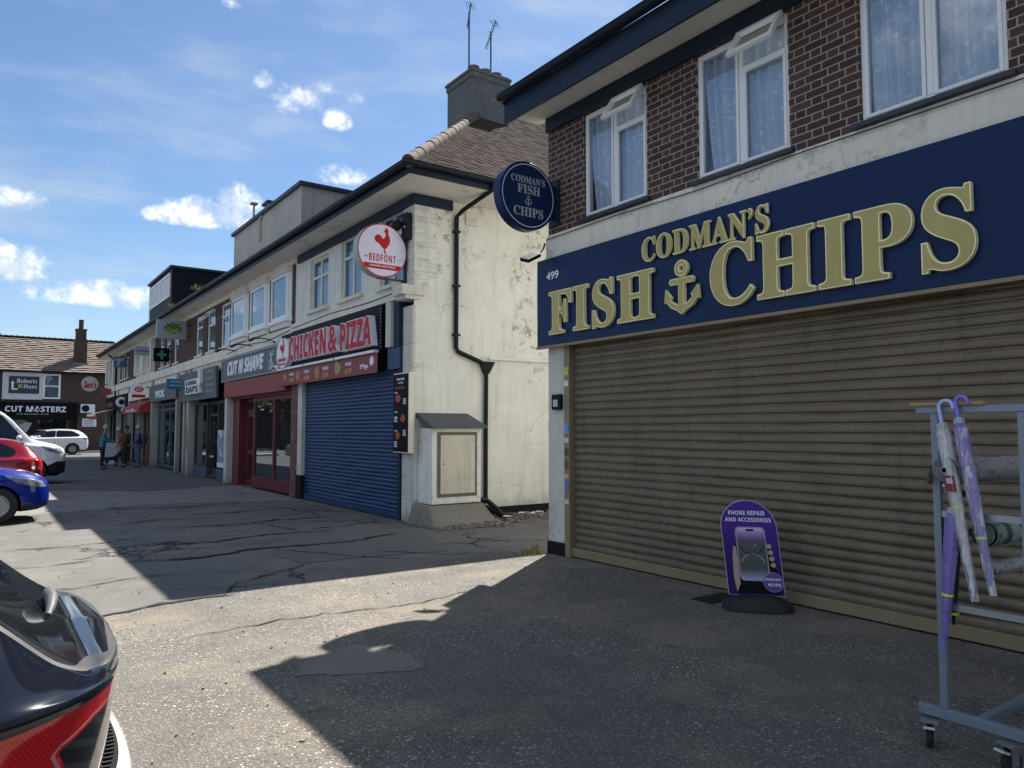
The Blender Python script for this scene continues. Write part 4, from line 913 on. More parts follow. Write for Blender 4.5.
# ---- salon with slate fascia
sa = shop_shell('dark brick shop building with three narrow upstairs windows over the slate fascia salon', 23.55, 29.298, M['brick_far'], [(23.58, 24.62, 4.20, 5.58), (25.35, 26.38, 4.20, 5.58), (27.05, 28.0, 4.20, 5.58)])
for i, (a, b) in enumerate(((23.58, 24.62), (25.35, 26.38), (27.05, 28.0))):
    wn = sash_window(sa, a, b, 4.20, 5.58, (), (5.18,) if i != 1 else (5.1,))
    if i == 1: open_vent(wn, a, b, 5.55, .45, FX, 42)
pier(sa, 28.35, 28.72); pier(sa, 29.05, 29.29)
shopfront(sa, 23.56, 25.2, .35, 2.55, (), (), 'grey_panel'); d_ = shopfront(sa, 25.22, 26.5, .02, 2.55, (), (2.1,), 'grey_panel', X=FX + .16, name='door')
mb = MB(); mb.box(FX + .12, FX + .155, 25.45, 26.25, .35, 1.05); part('kick_panel', mb, M['black_panel'], d_); mb = MB(); mb.box(FX + .10, FX + .119, 25.65, 26.1, .70, .76); part('letter_plate', mb, M['lens_grey'], d_)
shopfront(sa, 26.52, 28.34, .35, 2.55, (), (), 'grey_panel'); mb = MB(); part('stall_riser', MB().box(FX + .09, FX + .3, 23.56, 25.2, 0, .349), M['steel_blue'], sa); part('stall_riser', MB().box(FX + .09, FX + .3, 26.52, 28.34, 0, .349), M['steel_blue'], sa)
pm, g, b = new_mat('hair_photo_poster'); p = pos(g); x, y, z = g.xyz(p); f_ = g.ss(g.noise(g.vscale(p, (1, 6, 2)), 2.2, 5, .7), .44, .6); c = g.mix(f_, (.28, .42, .62), (.16, .10, .085)); c = g.mix(g.ss(g.noise(p, 3, 3), .55, .65), c, (.62, .66, .70)); g.put(b.inputs['Base Color'], c); b.inputs['Roughness'].default_value = .4
mb = MB(); mb.box(FX + .085, FX + .098, 23.72, 25.05, .42, 1.60); part('window_poster', mb, pm, sa)
mb = MB(); mb.box(FX + .075, FX + .0845, 23.72, 25.05, .42, .56); part('poster_strip', mb, M['sign_white'], sa)
mb = text(MB(), 'LADIES', ((6.036, 28.42, 1.85), (0, 0, -1), (0, -1, 0), (-1, 0, 0)), 0, .95, -.20, -.04, 0, .003, .02); part('pier_lettering', mb, M['grey_panel'], sa)
t = fascia('slate grey salon fascia with white cut-out emblem and faint pale lines of lettering', 24.35, 29.6, 2.62, 3.62, 'slate_panel', 5.98, None, tilt=.05)
FS = ((5.978, 0, 2.62), (0, -1, 0), (-.05, 0, .9987), (-.9987, 0, -.05))
mb = MB(); mb.extrude([(-28.15, .22), (-26.1, .22), (-26.1, .40), (-25.95, .55), (-25.95, .98), (-26.2, 1.02), (-26.2, .72), (-28.15, .72)], FS, 0, .10); e_ = part('emblem_plate', mb, M['sign_white'], t)
mb = text(MB(), sansb('DONNA'), FS, -28.0, -26.4, .52, .68, .10, .106, .02); text(mb, sansb('DABS'), FS, -28.0, -26.25, .26, .48, .10, .106, .03); part('lettering', mb, M['grey_panel'], e_)
mb = MB()
for k, zz in enumerate((.82, .62, .40, .20)): text(mb, ('Cutting', 'Colour', 'Styling', 'Beauty')[k], FS, -25.55, -24.65, zz, zz + .09, 0, .004, .01)
part('service_list', mb, M['dull_letter'], t)

# ---- takeaway with blue-grey doors
wk = shop_shell('dark brick shop building with black loft dormer over blue-grey glazed doors', 29.30, 35.698, M['brick_far'], [(30.9, 31.7, 4.22, 5.55), (32.4, 33.2, 4.22, 5.55), (33.7, 34.5, 4.22, 5.55)])
for (a, b) in ((30.9, 31.7), (32.4, 33.2), (33.7, 34.5)): sash_window(wk, a, b, 4.22, 5.55, (), (5.1,))
pier(wk, 30.40, 30.62); pier(wk, 35.45, 35.69)
mb = MB(); mb.box(FX + .02, FX + .3, 29.31, 30.34, 0, 3.4); part('side_door', mb, M['black_clad'], wk)
w1 = shopfront(wk, 30.68, 35.33, .05, 2.72, (31.8, 32.9, 34.1), (2.45,), 'steel_blue', X=FX + .14, name='shop_window')
mb = MB(); mb.box(5.85, 10.5, 30.9, 35.6, 6.0, 7.88); dm = part('loft_dormer', mb, M['black_clad'], wk); mb = MB(); mb.box(5.76, 10.6, 30.80, 35.66, 7.881, 7.97); part('dormer_roof', mb, M['metal_dark'], dm)
mb = MB(); frame_bars(mb, 5.80, 31.15, 35.2, 6.78, 7.72, .07, .05, (32.1, 33.1, 34.1)); wn = part('dormer_window', mb, M['white_frame'], dm); mb = MB(); mb.box(5.825, 5.83, 31.22, 35.13, 6.85, 7.65); part('pane', mb, plain('pale_grey_blind', (.55, .58, .60), .5, var=.1), wn)  # dormer pane drawn as an even pale grey blind
mb = MB(); mb.box(5.815, 5.849, 35.35, 35.5, 6.3, 7.85); part('corner_board', mb, M['white_frame'], dm)
t = fascia('dark slate WOK fascia board above the blue-grey doors', 30.35, 35.9, 2.80, 3.50, 'slate_panel', 5.99, None)
part('lettering', text(MB(), 'WOK', FRX(5.989, 0, 0), -34.4, -32.4, 2.92, 3.24, 0, .02, .04), M['sign_white'], t)

# ---- post office
po = shop_shell('shop building with white panelled bay window upstairs and red awning post office front', 35.70, 41.898, M['band'], [(36.2, 37.7, 4.35, 5.3), (38.4, 39.6, 4.30, 5.4)])
sash_window(po, 36.2, 37.7, 4.35, 5.3, (), (), X=FX + .03); sash_window(po, 38.4, 39.6, 4.30, 5.4, (), ())
for ya, yb in ((35.75, 36.1), (37.8, 38.3), (39.7, 40.1)): part('bay_panel', MB().box(FX - .16, FX - .002, ya, yb, 4.2, 5.6), M['band'], po)
mb = MB(); mb.box(FX - .012, FX - .002, 40.4, 41.88, 4.11, 5.65); part('brick_panel', mb, M['brick_far'], po)
pier(po, 38.6, 38.85); pier(po, 41.74, 41.88)
shopfront(po, 35.72, 38.58, .3, 2.5, (37.2,), (), 'red_paint'); mb = MB(); mb.box(FX + .09, FX + .3, 35.72, 38.58, 0, .299); part('stall_riser', mb, M['red_paint'], po)
d_ = shopfront(po, 38.87, 40.2, .02, 2.5, (), (2.1,), 'black_clad', X=FX + .3, name='door'); shopfront(po, 40.22, 41.58, .02, 2.5, (), (), 'black_clad')
mb = MB(); mb.lathe([(.22, 0), (.22, .02)], (FX + .07, 39.5, 2.0), (-1, 0, 0), 20); part('round_notice', mb, M['dull_letter'], d_)
aw = MB(); aw.add([(FX, 35.8, 2.98), (FX, 40.6, 2.98), (FX - .55, 40.6, 2.62), (FX - .55, 35.8, 2.62), (FX, 35.8, 2.40), (FX, 40.6, 2.40), (FX - .55, 40.6, 2.36), (FX - .55, 35.8, 2.36)], [(0, 1, 2, 3), (7, 6, 5, 4), (0, 3, 7, 4), (1, 5, 6, 2), (3, 2, 6, 7), (0, 4, 5, 1)])
aws = thing('awning', 'boxy red awning over the post office front', 'awning', (FX, 38, 2.4)); part('canopy', aw, M['red_sign'] if 0 else plain('red_awning', (.30, .022, .035), .6, var=.15), aws)
part('lettering', text(MB(), sansb('Post Office'), FRX(5.598, 0, 0), -39.4, -36.8, 2.42, 2.57, 0, .004, .01), M['sign_white'], aws)
t = fascia('cream fascia board above the red awning', 35.8, 41.6, 3.02, 3.45, 'band', 6.0)

# ---- end shop of the parade
en = shop_shell('far end shop building of the parade with white corner bay and dark green fascia', 41.90, 50.0, M['brick_far'], [(42.8, 43.6, 4.3, 5.4), (44.4, 45.2, 4.3, 5.4), (47.3, 48.3, 4.2, 5.5), (48.7, 49.6, 4.2, 5.5)])
for (a, b) in ((42.8, 43.6), (44.4, 45.2)): sash_window(en, a, b, 4.3, 5.4, (), ())
for (a, b) in ((47.3, 48.3), (48.7, 49.6)): sash_window(en, a, b, 4.2, 5.5, (), (4.95,))
for ya, yb in ((46.9, 47.25), (48.35, 48.65), (49.65, 50.0)): part('bay_panel', MB().box(FX - .2, FX - .002, ya, yb, 4.1, 5.6), M['band'], en)
for yy in (43.9, 45.6, 46.2): mb = MB(); mb.box(FX - .03, FX - .002, yy, yy + .16, 4.15, 5.6); part('timber_post', mb, M['band'], en)
mb = MB(); mb.tube([(5.6, 46.6, 5.85), (5.9, 46.7, 5.6), (6.08, 46.75, 5.4), (6.08, 46.75, .2)], .05, 8); part('downpipe', mb, M['black_pipe'], en, smooth=40)
mb = MB(); mb.add([(FX, 50.0, 0), (14.4, 50.0, 0), (14.4, 50.0, 5.8), (10, 50.0, 9.5), (FX, 50.0, 5.8)], [(0, 1, 2, 3, 4)]); part('end_wall', mb, M['brick_x'], en, fix=False)
pier(en, 45.5, 45.66); pier(en, 49.8, 49.98)
shopfront(en, 41.92, 45.38, .3, 2.5, (43.6,), (), 'black_clad'); shopfront(en, 45.72, 49.58, .3, 2.5, (47.6,), (), 'black_clad'); part('stall_riser', MB().box(FX + .09, FX + .3, 41.92, 45.38, 0, .299), M['black_clad'], en); part('stall_riser', MB().box(FX + .09, FX + .3, 45.72, 49.58, 0, .299), M['black_clad'], en)
t = fascia('black and green fascia board on the far end shop', 42.0, 45.6, 2.62, 3.45, 'black_panel', 6.0)
mb = MB()
for k in range(5): mb.box(5.985, 5.999, 42.6 + k * .5, 42.75 + k * .5, 2.8, 3.25)
part('green_stripe', mb, plain('sign_green', (.03, .22, .07), .4), t)
t = fascia('dark fascia board with red flowers at the far corner', 45.9, 49.9, 2.75, 3.45, 'black_panel', 6.0)
part('lettering', text(MB(), sansb('FLOWERS'), FRX(5.998, 0, 0), -49.2, -47.0, 2.9, 3.15, 0, .01, .01), plain('dull_red', (.3, .06, .06), .5), t)
aws = thing('awning', 'dirty white canvas awning at the far end of the parade', 'awning', (FX, 48, 2.6)); mb = MB(); mb.add([(FX - .05, 45.9, 2.78), (FX - .05, 49.9, 2.78), (FX - 1.1, 49.9, 2.48), (FX - 1.1, 45.9, 2.48), (FX - 1.1, 45.9, 2.36), (FX - 1.1, 49.9, 2.36)], [(0, 1, 2, 3), (3, 2, 5, 4)]); part('canopy', mb, M['soffit'], aws, fix=False)

# ------------------------------------------------------------------ projecting signs
def box_sign(name, label, y, x0, x1, z0, z1, m, th=.14, cat='sign', arm=True, group=None):
    t = thing(name, label, cat, ((x0 + x1) / 2, y, z0)); mb = MB(); mb.box(x0, x1, y, y + th, z0, z1); part('sign_box', mb, M[m] if isinstance(m, str) else m, t, bev=.012)
    mb = MB(); mb.box(x1 - .02, FX + .01, y + .05, y + .09, z0 + .1, z0 + .15); mb.box(x1 - .02, FX + .01, y + .05, y + .09, z1 - .15, z1 - .1); part('bracket', mb, M['metal_dark'], t)
    return t
def ellipse(mb, y, cx, cz, rx, rz, d, n=28): return mb.extrude([(rx * math.cos(2 * math.pi * k / n), rz * math.sin(2 * math.pi * k / n)) for k in range(n)], FRY(cx, y, cz), .0, d)
grey_box = plain('grey_light_box', (.30, .32, .36), .4, var=.08)
t = box_sign('hanging_sign', 'square-cornered grey projecting sign with green and yellow emblem', 28.96, 5.02, 6.02, 4.89, 5.57, grey_box)
mb = MB(); pts = []
for k in range(40):
    a = 2 * math.pi * k / 40; r = 1 + (.16 * math.sin(a * 9) if math.sin(a) > .1 else .03 * math.sin(a * 13)); pts.append((.29 * r * math.cos(a), .20 * r * math.sin(a)))
mb.extrude(pts, FRY(5.55, 28.958, 5.27), 0, .004); part('green_emblem', mb, plain('emblem_green', (.05, .14, .045), .5, var=.4, scale=20), t)
part('lettering', text(MB(), 'Curls', FRY(5.55, 28.952, 5.20), -.24, .22, -.10, .10, 0, .004, .03, 1, .3), plain('emblem_yellow', (.45, .36, .03), .5), t)
t = box_sign('hanging_sign', 'dark pharmacy sign box with a dull green cross', 32.03, 5.48, 6.05, 4.31, 4.85, 'black_panel'); mb = MB(); mb.box(5.72, 5.82, 32.02, 32.0299, 4.40, 4.76); mb.box(5.60, 5.719, 32.02, 32.0299, 4.53, 4.63); mb.box(5.821, 5.94, 32.02, 32.0299, 4.53, 4.63); part('cross', mb, plain('cross_green', (.05, .22, .17), .4), t)
t = box_sign('hanging_sign', 'small pale Pharmacy sign projecting near the white bay', 36.15, 5.42, 6.04, 4.89, 5.29, grey_box); part('lettering', text(MB(), sansb('Pharmacy'), FRY(5.73, 36.148, 5.09), -.24, .24, -.07, .05, 0, .004, .01), plain('dark_blue_letter', (.03, .05, .14), .5), t)
t = box_sign('hanging_sign', 'blue and white picture sign projecting from the far end shop', 43.10, 5.50, 6.06, 4.84, 5.40, plain('mid_blue_box', (.07, .13, .24), .4)); mb = MB(); mb.extrude([(-.2, .18), (.22, .2), (.2, .08), (.02, .06), (-.05, -.2), (-.13, -.2), (-.1, .05), (-.2, .06)], FRY(5.78, 43.098, 5.12), 0, .004); part('emblem', mb, M['dull_letter'], t)
t = box_sign('hanging_sign', 'white post office sign with red oval and red strip', 36.85, 5.41, 6.05, 3.02, 3.64, 'sign_white'); mb = MB(); ellipse(mb, 36.848, 5.74, 3.42, .19, .125, .004); part('red_oval', mb, M['red_sign'], t)
mb = MB(); mb.box(5.46, 6.0, 36.842, 36.8495, 3.06, 3.18); part('red_strip', mb, M['red_sign'], t); mb = text(MB(), 'POST', FRY(5.74, 36.843, 3.44), -.10, .10, .0, .06, 0, .003, .02); text(mb, 'OFFICE', FRY(5.74, 36.843, 3.36), -.12, .12, -.0, .05, 0, .003, .02); part('lettering', mb, M['sign_white'], t)
t = box_sign('hanging_sign', 'teal blue projecting sign with two pale lines of lettering', 29.20, 5.45, 6.04, 3.08, 3.46, plain('teal_panel', (.02, .17, .30), .45))
part('lettering', text(text(MB(), 'Healthy', FRY(5.75, 29.198, 3.32), -.16, .20, 0, .07, 0, .003, .01), 'takeaway', FRY(5.75, 29.198, 3.18), -.2, .22, 0, .07, 0, .003, .01), M['sign_white'], t)
def round_sign(label, y, cx, cz, r, m, rim, th=.10):
    t = thing('hanging_sign', label, 'sign', (cx, y, cz - r)); mb = MB(); mb.lathe([(r - .01, -th / 2), (r, -th / 2 + .01), (r, th / 2 - .01), (r - .01, th / 2)], (cx, y, cz), (0, -1, 0), 40); part('sign_drum', mb, M[rim], t, smooth=30)
    mb = MB(); mb.extrude(disc(40, r - .012), FRY(cx, y - th / 2 - .001, cz), 0, .004); part('sign_face', mb, m, t); 
    mb = MB(); mb.bar((cx + r - .02, y, cz), (max(FX, cx + r + .05), y, cz), .04, .04); part('bracket', mb, M['metal_dark'], t); return t
t = round_sign('larger round white sign with blue ring emblem above the far shop fronts', 42.8, 5.87, 3.03, .26, M['sign_white'], 'sign_white'); mb = MB(); mb.lathe([(.15, 0), (.15, .004), (.09, .004), (.09, 0)], (5.87, 42.744, 3.03), (0, -1, 0), 24); part('emblem', mb, plain('ring_blue', (.07, .13, .40), .5), t)
t = round_sign('small round white sign with dark centre beneath the larger round sign', 42.55, 5.97, 2.62, .145, M['sign_white'], 'sign_white'); mb = MB(); mb.lathe([(.07, 0), (.07, .004)], (5.97, 42.494, 2.62), (0, -1, 0), 18); part('emblem', mb, M['grey_panel'], t)
t = round_sign('round pale sign with red script near the end of the parade', 48.6, 5.02, 4.22, .43, plain('pale_pink_face', (.56, .50, .52), .5), 'dull_letter'); part('lettering', text(MB(), 'Sam\u2019s', FRY(5.02, 48.54, 4.18), -.32, .34, -.2, .2, 0, .004, .03, 1, .3), M['red_sign'], t)
t = box_sign('hanging_sign', 'little red sign board at the parade end below the bay', 48.0, 5.55, 6.05, 3.6, 3.95, 'pink_red')

# ---- chicken shop signs
cp = thing('shop_sign', 'black CHICKEN and PIZZA fascia with tall red letters on white blocks and rooster oval', 'sign', (6.0, 15.5, 3.1))
mb = MB(); mb.box(6.02, 6.10, 12.62, 18.30, 3.095, 3.93); part('sign_board', mb, M['black_panel'], cp, bev=.006)
FC = FRX(6.018, 0, 0)
def block_letters(body, ya, yb, z0, z1, dpth):
    m0 = text(MB(), sansb(body), FC, -ya, -yb, z0, z1, .0, dpth, .036, 1.06); m1 = text(MB(), sansb(body), FC, -ya + .016, -yb - .016, z0 + .016, z1 - .016, dpth - .001, dpth + .006, .020, 1.075)
    A = sorted(islands(m0), key=lambda m_: -max(p[1] for p in m_.v)); B = sorted(islands(m1), key=lambda m_: -max(p[1] for p in m_.v))
    for i, a in enumerate(A):
        L = part('letter', a, plain('letter_side', (.84, .83, .90), .35, var=.05), cp)
        if i < len(B): part('letter_face', B[i], M['red_sign'], L)
block_letters('CHICKEN', 17.36, 15.02, 3.20, 3.79, .13); block_letters('&', 14.92, 14.42, 3.20, 3.78, .13); block_letters('PIZZA', 14.28, 12.78, 3.18, 3.76, .13)
mb = MB(); n = 40; mb.extrude([(.42 * math.cos(2 * math.pi * k / n), .36 * math.sin(2 * math.pi * k / n)) for k in range(n)], FRX(6.018, 17.80, 3.45), 0, .14); ov = part('rooster_oval', mb, M['sign_white'], cp)
ROOST = [(.02, .30), (.055, .335), (.05, .36), (.085, .375), (.09, .345), (.12, .34), (.115, .31), (.15, .285), (.115, .275), (.12, .235), (.135, .20), (.165, .13), (.165, .05), (.13, -.03), (.08, -.09), (.05, -.12), (.055, -.20), (.10, -.215), (.09, -.225), (.02, -.215), (.015, -.19), (.025, -.12), (-.03, -.09), (-.08, -.03), (-.12, -.0), (-.19, .03), (-.215, .09), (-.20, .15), (-.15, .19), (-.09, .19), (-.05, .16), (-.02, .11), (.02, .12), (.055, .17), (.06, .23), (.03, .26)]
def rooster(fr, k, d0, d1, sx=1): return MB().extrude([(x * k * sx, y * k) for x, y in ROOST], fr, d0, d1)
part('rooster', rooster(FRX(6.018, 17.79, 3.52), .75, .14, .146, 1.1), M['red_sign'], ov)
part('lettering', text(MB(), sansb('BEDFONT'), FRX(6.018, 17.80, 3.27), -.27, .27, -.03, .06, .14, .146, .0), M['red_sign'], ov)
mb = MB(); mb.extrude([(-.28, -.27), (.28, -.27), (.2, -.31), (-.2, -.31)], FRX(6.018, 17.80, 3.47), .14, .146); part('base_ribbon', mb, M['red_sign'], ov)
mb = MB()
for k in range(12): mb.sphere((6.015, 12.66, 3.15 + k * .065), .008, 6, 4)
part('lamp_dots', mb, M['sign_white'], cp)
for (a, b) in ((12.72, 14.6), (14.68, 16.4), (16.48, 18.25)):
    mb = MB(); mb.box(5.90, 6.01, a, b, 3.04, 3.092); part('light_trough', mb, M['white_frame'], cp, bev=.006)
bn = thing('menu_banner', 'maroon menu banner with food pictures and prices beneath the chicken fascia', 'banner', (5.98, 15, 2.66))
mb = MB(); mb.box(5.955, 5.965, 12.66, 18.2, 2.665, 3.03); part('banner_sheet', mb, M['maroon'], bn)
FB = FRX(5.954, 0, 0)
def food(mbk, y, z, s, seed):
    r = random.Random(seed); pts = [(s * (1 + r.uniform(-.25, .25)) * math.cos(2 * math.pi * k / 12), s * .8 * (1 + r.uniform(-.25, .25)) * math.sin(2 * math.pi * k / 12)) for k in range(12)]; return MB().extrude(pts, FRX(5.954, y, z), 0, .003)
fm = plain('fried_food', (.42, .20, .07), .6, var=.7, scale=30); gm = plain('salad', (.30, .33, .10), .6, var=.7, scale=30); wm = M['sign_white']; ym = plain('price_yellow', (.62, .40, .10), .5)
for (y, s, m_) in ((17.8, .11, fm), (16.9, .15, fm), (15.7, .17, fm), (14.55, .17, gm)): part('food_picture', food(None, y, 2.86, s, int(y * 10)), m_, bn)
mb = MB(); mb2 = MB()
for y, a in ((17.35, '4.99'), (16.35, '3.50'), (15.2, '\u00a32.50'), (14.0, '\u00a31.79')): text(mb2, sansb(a) if 0 else a, FB, -y - .16, -y + .16, 2.73, 2.82, 0, .003, .03)
for y, a in ((17.35, 'WINGS'), (16.35, 'STRIPS'), (15.2, 'BURGER'), (14.0, 'WRAP')): text(mb, a, FB, -y - .16, -y + .16, 2.88, 2.95, 0, .003, .02)
text(mb, '79p', FB, -13.45, -13.05, 2.75, 2.86, 0, .003, .03); mb.extrude(disc(16, .09), FRX(5.954, 12.9, 2.90), 0, .003); part('lettering', mb, wm, bn); part('prices', mb2, ym, bn)
mn = thing('menu_board', 'tall black menu light box with a bright cream edge at the shop corner', 'sign', (6.0, 11.75, 1.2))
mb = MB(); mb.box(5.99, 6.10, 11.46, 12.05, 1.20, 2.60); part('light_box', mb, plain('cream_box_edge', (.80, .74, .60), .45, var=.08), mn, bev=.006)
mb = MB(); mb.box(5.980, 5.9895, 11.48, 12.03, 1.22, 2.58); fc = part('menu_face', mb, M['black_panel'], mn); FM = FRX(5.979, 0, 0)
mb = MB(); text(mb, 'PERI PERI', FM, -11.9, -11.62, 2.47, 2.51, 0, .002, .02); text(mb, 'CHICKEN', FM, -11.86, -11.66, 2.41, 2.44, 0, .002, .01)
for z in (2.12, 1.78, 1.68, 1.45): text(mb, 'MEAL', FM, -11.98, -11.86, z + .12, z + .15, 0, .002, .01)
for (y, z) in ((11.93, 1.74), (11.60, 2.05), (11.60, 1.50), (11.93, 1.30)):
    for k in range(4): mb.box(5.9775, 5.979, y - .055, y + .055, z + k * .028, z + k * .028 + .014)
part('lettering', mb, M['sign_white'], fc)
for (y, z, s) in ((11.85, 2.15, .09), (11.66, 1.80, .09), (11.86, 1.50, .09), (11.90, 2.34, .035), (11.78, 2.34, .035), (11.66, 2.34, .035)):
    pts = [(s * (1 + rnd.uniform(-.2, .2)) * math.cos(2 * math.pi * k / 12), s * .8 * math.sin(2 * math.pi * k / 12)) for k in range(12)]; part('dish_picture', MB().extrude(pts, FRX(5.979, y, z), 0, .002), plain('dish_red', (.35, .06, .03), .5, var=.8, scale=40), fc)
bs = thing('hanging_sign', 'round white BEDFONT sign with red rooster projecting from the white shop', 'sign', (5.64, 11.9, 4.25))
cx, cz, rr = 5.63, 4.74, .475
mb = MB(); mb.lathe([(rr - .01, -.09), (rr, -.08), (rr, .08), (rr - .01, .09)], (cx, 11.9, cz), (0, -1, 0), 56); part('sign_drum', mb, plain('sage_drum', (.36, .41, .39), .4), bs, smooth=30)
mb = MB(); mb.extrude(disc(56, rr - .004), FRY(cx, 11.809, cz), 0, .003); part('red_rim', mb, M['red_sign'], bs); mb = MB(); mb.extrude(disc(56, rr - .022), FRY(cx, 11.8055, cz), 0, .003); part('sign_face', mb, plain('lilac_white_face', (.70, .68, .84), .35, var=.03), bs)
FBD = FRY(cx, 11.802, cz); part('rooster', rooster(FRY(cx + .01, 11.802, cz + .12), .78, 0, .003), M['red_sign'], bs)
mb = text(MB(), sansb('BEDFONT'), FBD, -.255, .255, -.20, -.075, 0, .003, -.004, 1.15); mb.extrude([(-.31, -.14), (-.285, -.12), (-.34, -.12)], FBD, 0, .003); mb.box(cx - .36, cx - .275, 11.799, 11.8019, cz - .143, cz - .137); mb.box(cx + .275, cx + .36, 11.799, 11.8019, cz - .143, cz - .137); part('lettering', mb, M['red_sign'], bs)
y_ = lambda x: -math.sqrt(max(0, .452 ** 2 - x * x))
mb = MB(); xs = [-.345 + .69 * k / 16 for k in range(17)]; mb.extrude([(x, -.245 - .0 * x) for x in (-.365, .365)] + [(x, max(-.335, y_(x))) for x in reversed(xs)], FBD, 0, .003); part('red_band', mb, M['red_sign'], bs)
part('band_lettering', text(MB(), 'CHICKEN AND PIZZA', FRY(cx, 11.798, cz), -.25, .25, -.30, -.268, 0, .002, .02), M['sign_white'], bs)
mb = MB(); mb.box(cx - .05, FX, 11.87, 11.91, cz - rr - .02, cz - rr + .01); mb.box(cx + rr - .05, FX, 11.87, 11.90, cz - .17, cz - .145); mb.box(cx + rr - .05, FX, 11.87, 11.90, cz + .16, cz + .185); mb.box(6.09, 6.13, 11.86, 11.92, cz - rr - .05, cz + .55); part('bracket', mb, M['metal_dark'], bs)
wl = thing('wall_lamp', 'black floodlight on the wall above the round rooster sign', 'lamp', (6.0, 11.85, 5.1)); mb = MB(); mb.box(6.02, 6.12, 11.66, 11.86, 4.98, 5.46); part('housing', mb, M['plastic_black'], wl, bev=.012); mb = MB(); mb.obox((5.95, 11.90, 5.26), (.14, .16, .14), Matrix.Rotation(R(25), 3, 'Y')); part('lamp_head', mb, M['plastic_black'], wl, bev=.01); mb = MB(); mb.sphere((6.01, 11.72, 5.2), .022, 8, 6); part('lens', mb, M['lens_grey'], wl)
for (y, z, lb) in ((18.42, 3.78, 'upper white camera between the barber and chicken fascias'), (18.42, 3.12, 'lower white camera between the barber and chicken fascias')):
    t = thing('security_camera', lb, 'camera', (5.95, y, z)); mb = MB(); mb.lathe([(.05, 0), (.09, .02), (.09, .07), (.05, .09)], (6.0, y, z), (-1, 0, 0), 14); part('base', mb, M['white_frame'], t, smooth=40); mb = MB(); mb.sphere((5.90, y, z), .075, 12, 8); part('dome', mb, M['white_frame'], t, smooth=60); mb = MB(); mb.cyl((5.85, y - .06, z), (5.825, y - .075, z), .028, 10); part('lens', mb, M['plastic_black'], t)
for y, lb in ((22.5, 'left black floodlight over the barber fascia'), (20.9, 'middle black floodlight over the barber fascia'), (19.2, 'right black floodlight over the barber fascia')):
    t = thing('floodlight', lb, 'lamp', (5.9, y, 3.85)); mb = MB(); mb.tube([(6.05, y, 3.92), (5.8, y, 3.95), (5.62, y, 3.93)], .015, 6); part('arm', mb, M['plastic_black'], t); mb = MB(); mb.obox((5.56, y, 3.90), (.14, .24, .05), Matrix.Rotation(R(-35), 3, 'Y')); part('lamp_head', mb, M['plastic_black'], t, bev=.01)
tuft('weed_clump', 5.42, 28.3, 5.97, 40, .13, .18, M['leaf_dry'], 'yellowish weeds in the gutter farther from camera, by the loft dormer', None)
tuft('weed_clump', 5.42, 24.4, 5.97, 60, .15, .28, M['leaf_dry'], 'bleached weeds in the gutter nearer the flat grey dormer', None)

# ================================================================== ACROSS THE SIDE STREET
CY = 62.0
cm_ = thing('corner_shop_building', 'brown brick building with tiled roof facing the street end, black barber shop below', 'building', (1, CY, 0))
hl = [(3.61, 4.45, 3.88, 5.48)]
mb = MB(); mb.box(-14, 8.2, CY, CY + 8.5, 2.6, 5.75); part('upper_wall', mb, M['brick_x'], cm_); mb = MB(); mb.box(5.68, 8.2, CY + .001, CY + 8.4, 0, 2.599); mb.box(-14, -3, CY + .001, CY + 8.4, 0, 2.599); mb.box(-3, 5.68, CY + .5, CY + 8.4, 0, 2.599); part('ground_wall', mb, M['brick_x'], cm_)
mb = MB(); tile_slope(mb, (-14.3, CY - .25, 5.72), (8.5, CY - .25, 5.72), (-14.3, CY + 4.2, 8.45), (8.5, CY + 4.2, 8.45), .30, .36, 4, .06); rf = part('roof', mb, M['tile_far'], cm_, fix=False)
mb = MB(); mb.add([(-14.3, CY - .25, 5.71), (8.5, CY - .25, 5.71), (8.5, CY + 4.25, 8.44), (-14.3, CY + 4.25, 8.44), (-14.3, CY + 8.8, 5.7), (8.5, CY + 8.8, 5.7)], [(0, 1, 2, 3), (3, 2, 5, 4), (0, 3, 4), (1, 5, 2)]); part('roof_deck', mb, M['tile_far'], rf, fix=False)
mb = MB()
for k in range(66): mb.tube([(-14.3 + k * .345, CY + 4.22, 8.50), (-14.3 + k * .345 + .34, CY + 4.22, 8.47)], [.14, .12], 8)
part('ridge_tile', mb, M['bitumen'], rf)
mb = MB(); mb.box(5.45, 6.25, CY + .9, CY + 1.7, 5.9, 8.3); chm = part('chimney', mb, M['brick_x'], rf); mb = MB(); mb.box(5.52, 6.18, CY + .95, CY + 1.65, 8.3, 8.95); mb.box(5.48, 6.22, CY + .93, CY + 1.67, 8.95, 9.05); part('chimney_head', mb, M['brick_x'], chm); mb = MB(); mb.lathe([(.19, 0), (.16, .1), (.16, .65), (.20, .70)], (5.85, CY + 1.3, 9.05), n=14); part('chimney_pot', mb, M['brick_x'], chm)
mb = MB(); mb.box(5.35, 6.35, CY + .82, CY + .9, 6.25, 6.5); part('flashing', mb, M['metal_grey'], chm)
mb = MB(); mb.box(-14.3, 8.5, CY - .36, CY - .25, 5.62, 5.74); mb.box(-14.2, 8.4, CY - .25, CY, 5.60, 5.65); part('gutter', mb, M['gutter'], cm_)
mb = MB(); mb.box(-2.9, 5.66, CY - .12, CY + .1, 2.44, 2.56); part('shop_head', mb, M['black_clad'], cm_)
FY_ = FRY(0, CY, 0)
mb = MB(); 
for (a, b, c, d) in ((3.5, 3.63, 3.8, 5.56), (4.45, 4.58, 3.8, 5.56), (3.63, 4.45, 3.8, 3.9), (3.63, 4.45, 5.46, 5.56), (3.63, 4.45, 4.66, 4.74)): mb.box(a, b, CY - .05, CY - .002, c, d)
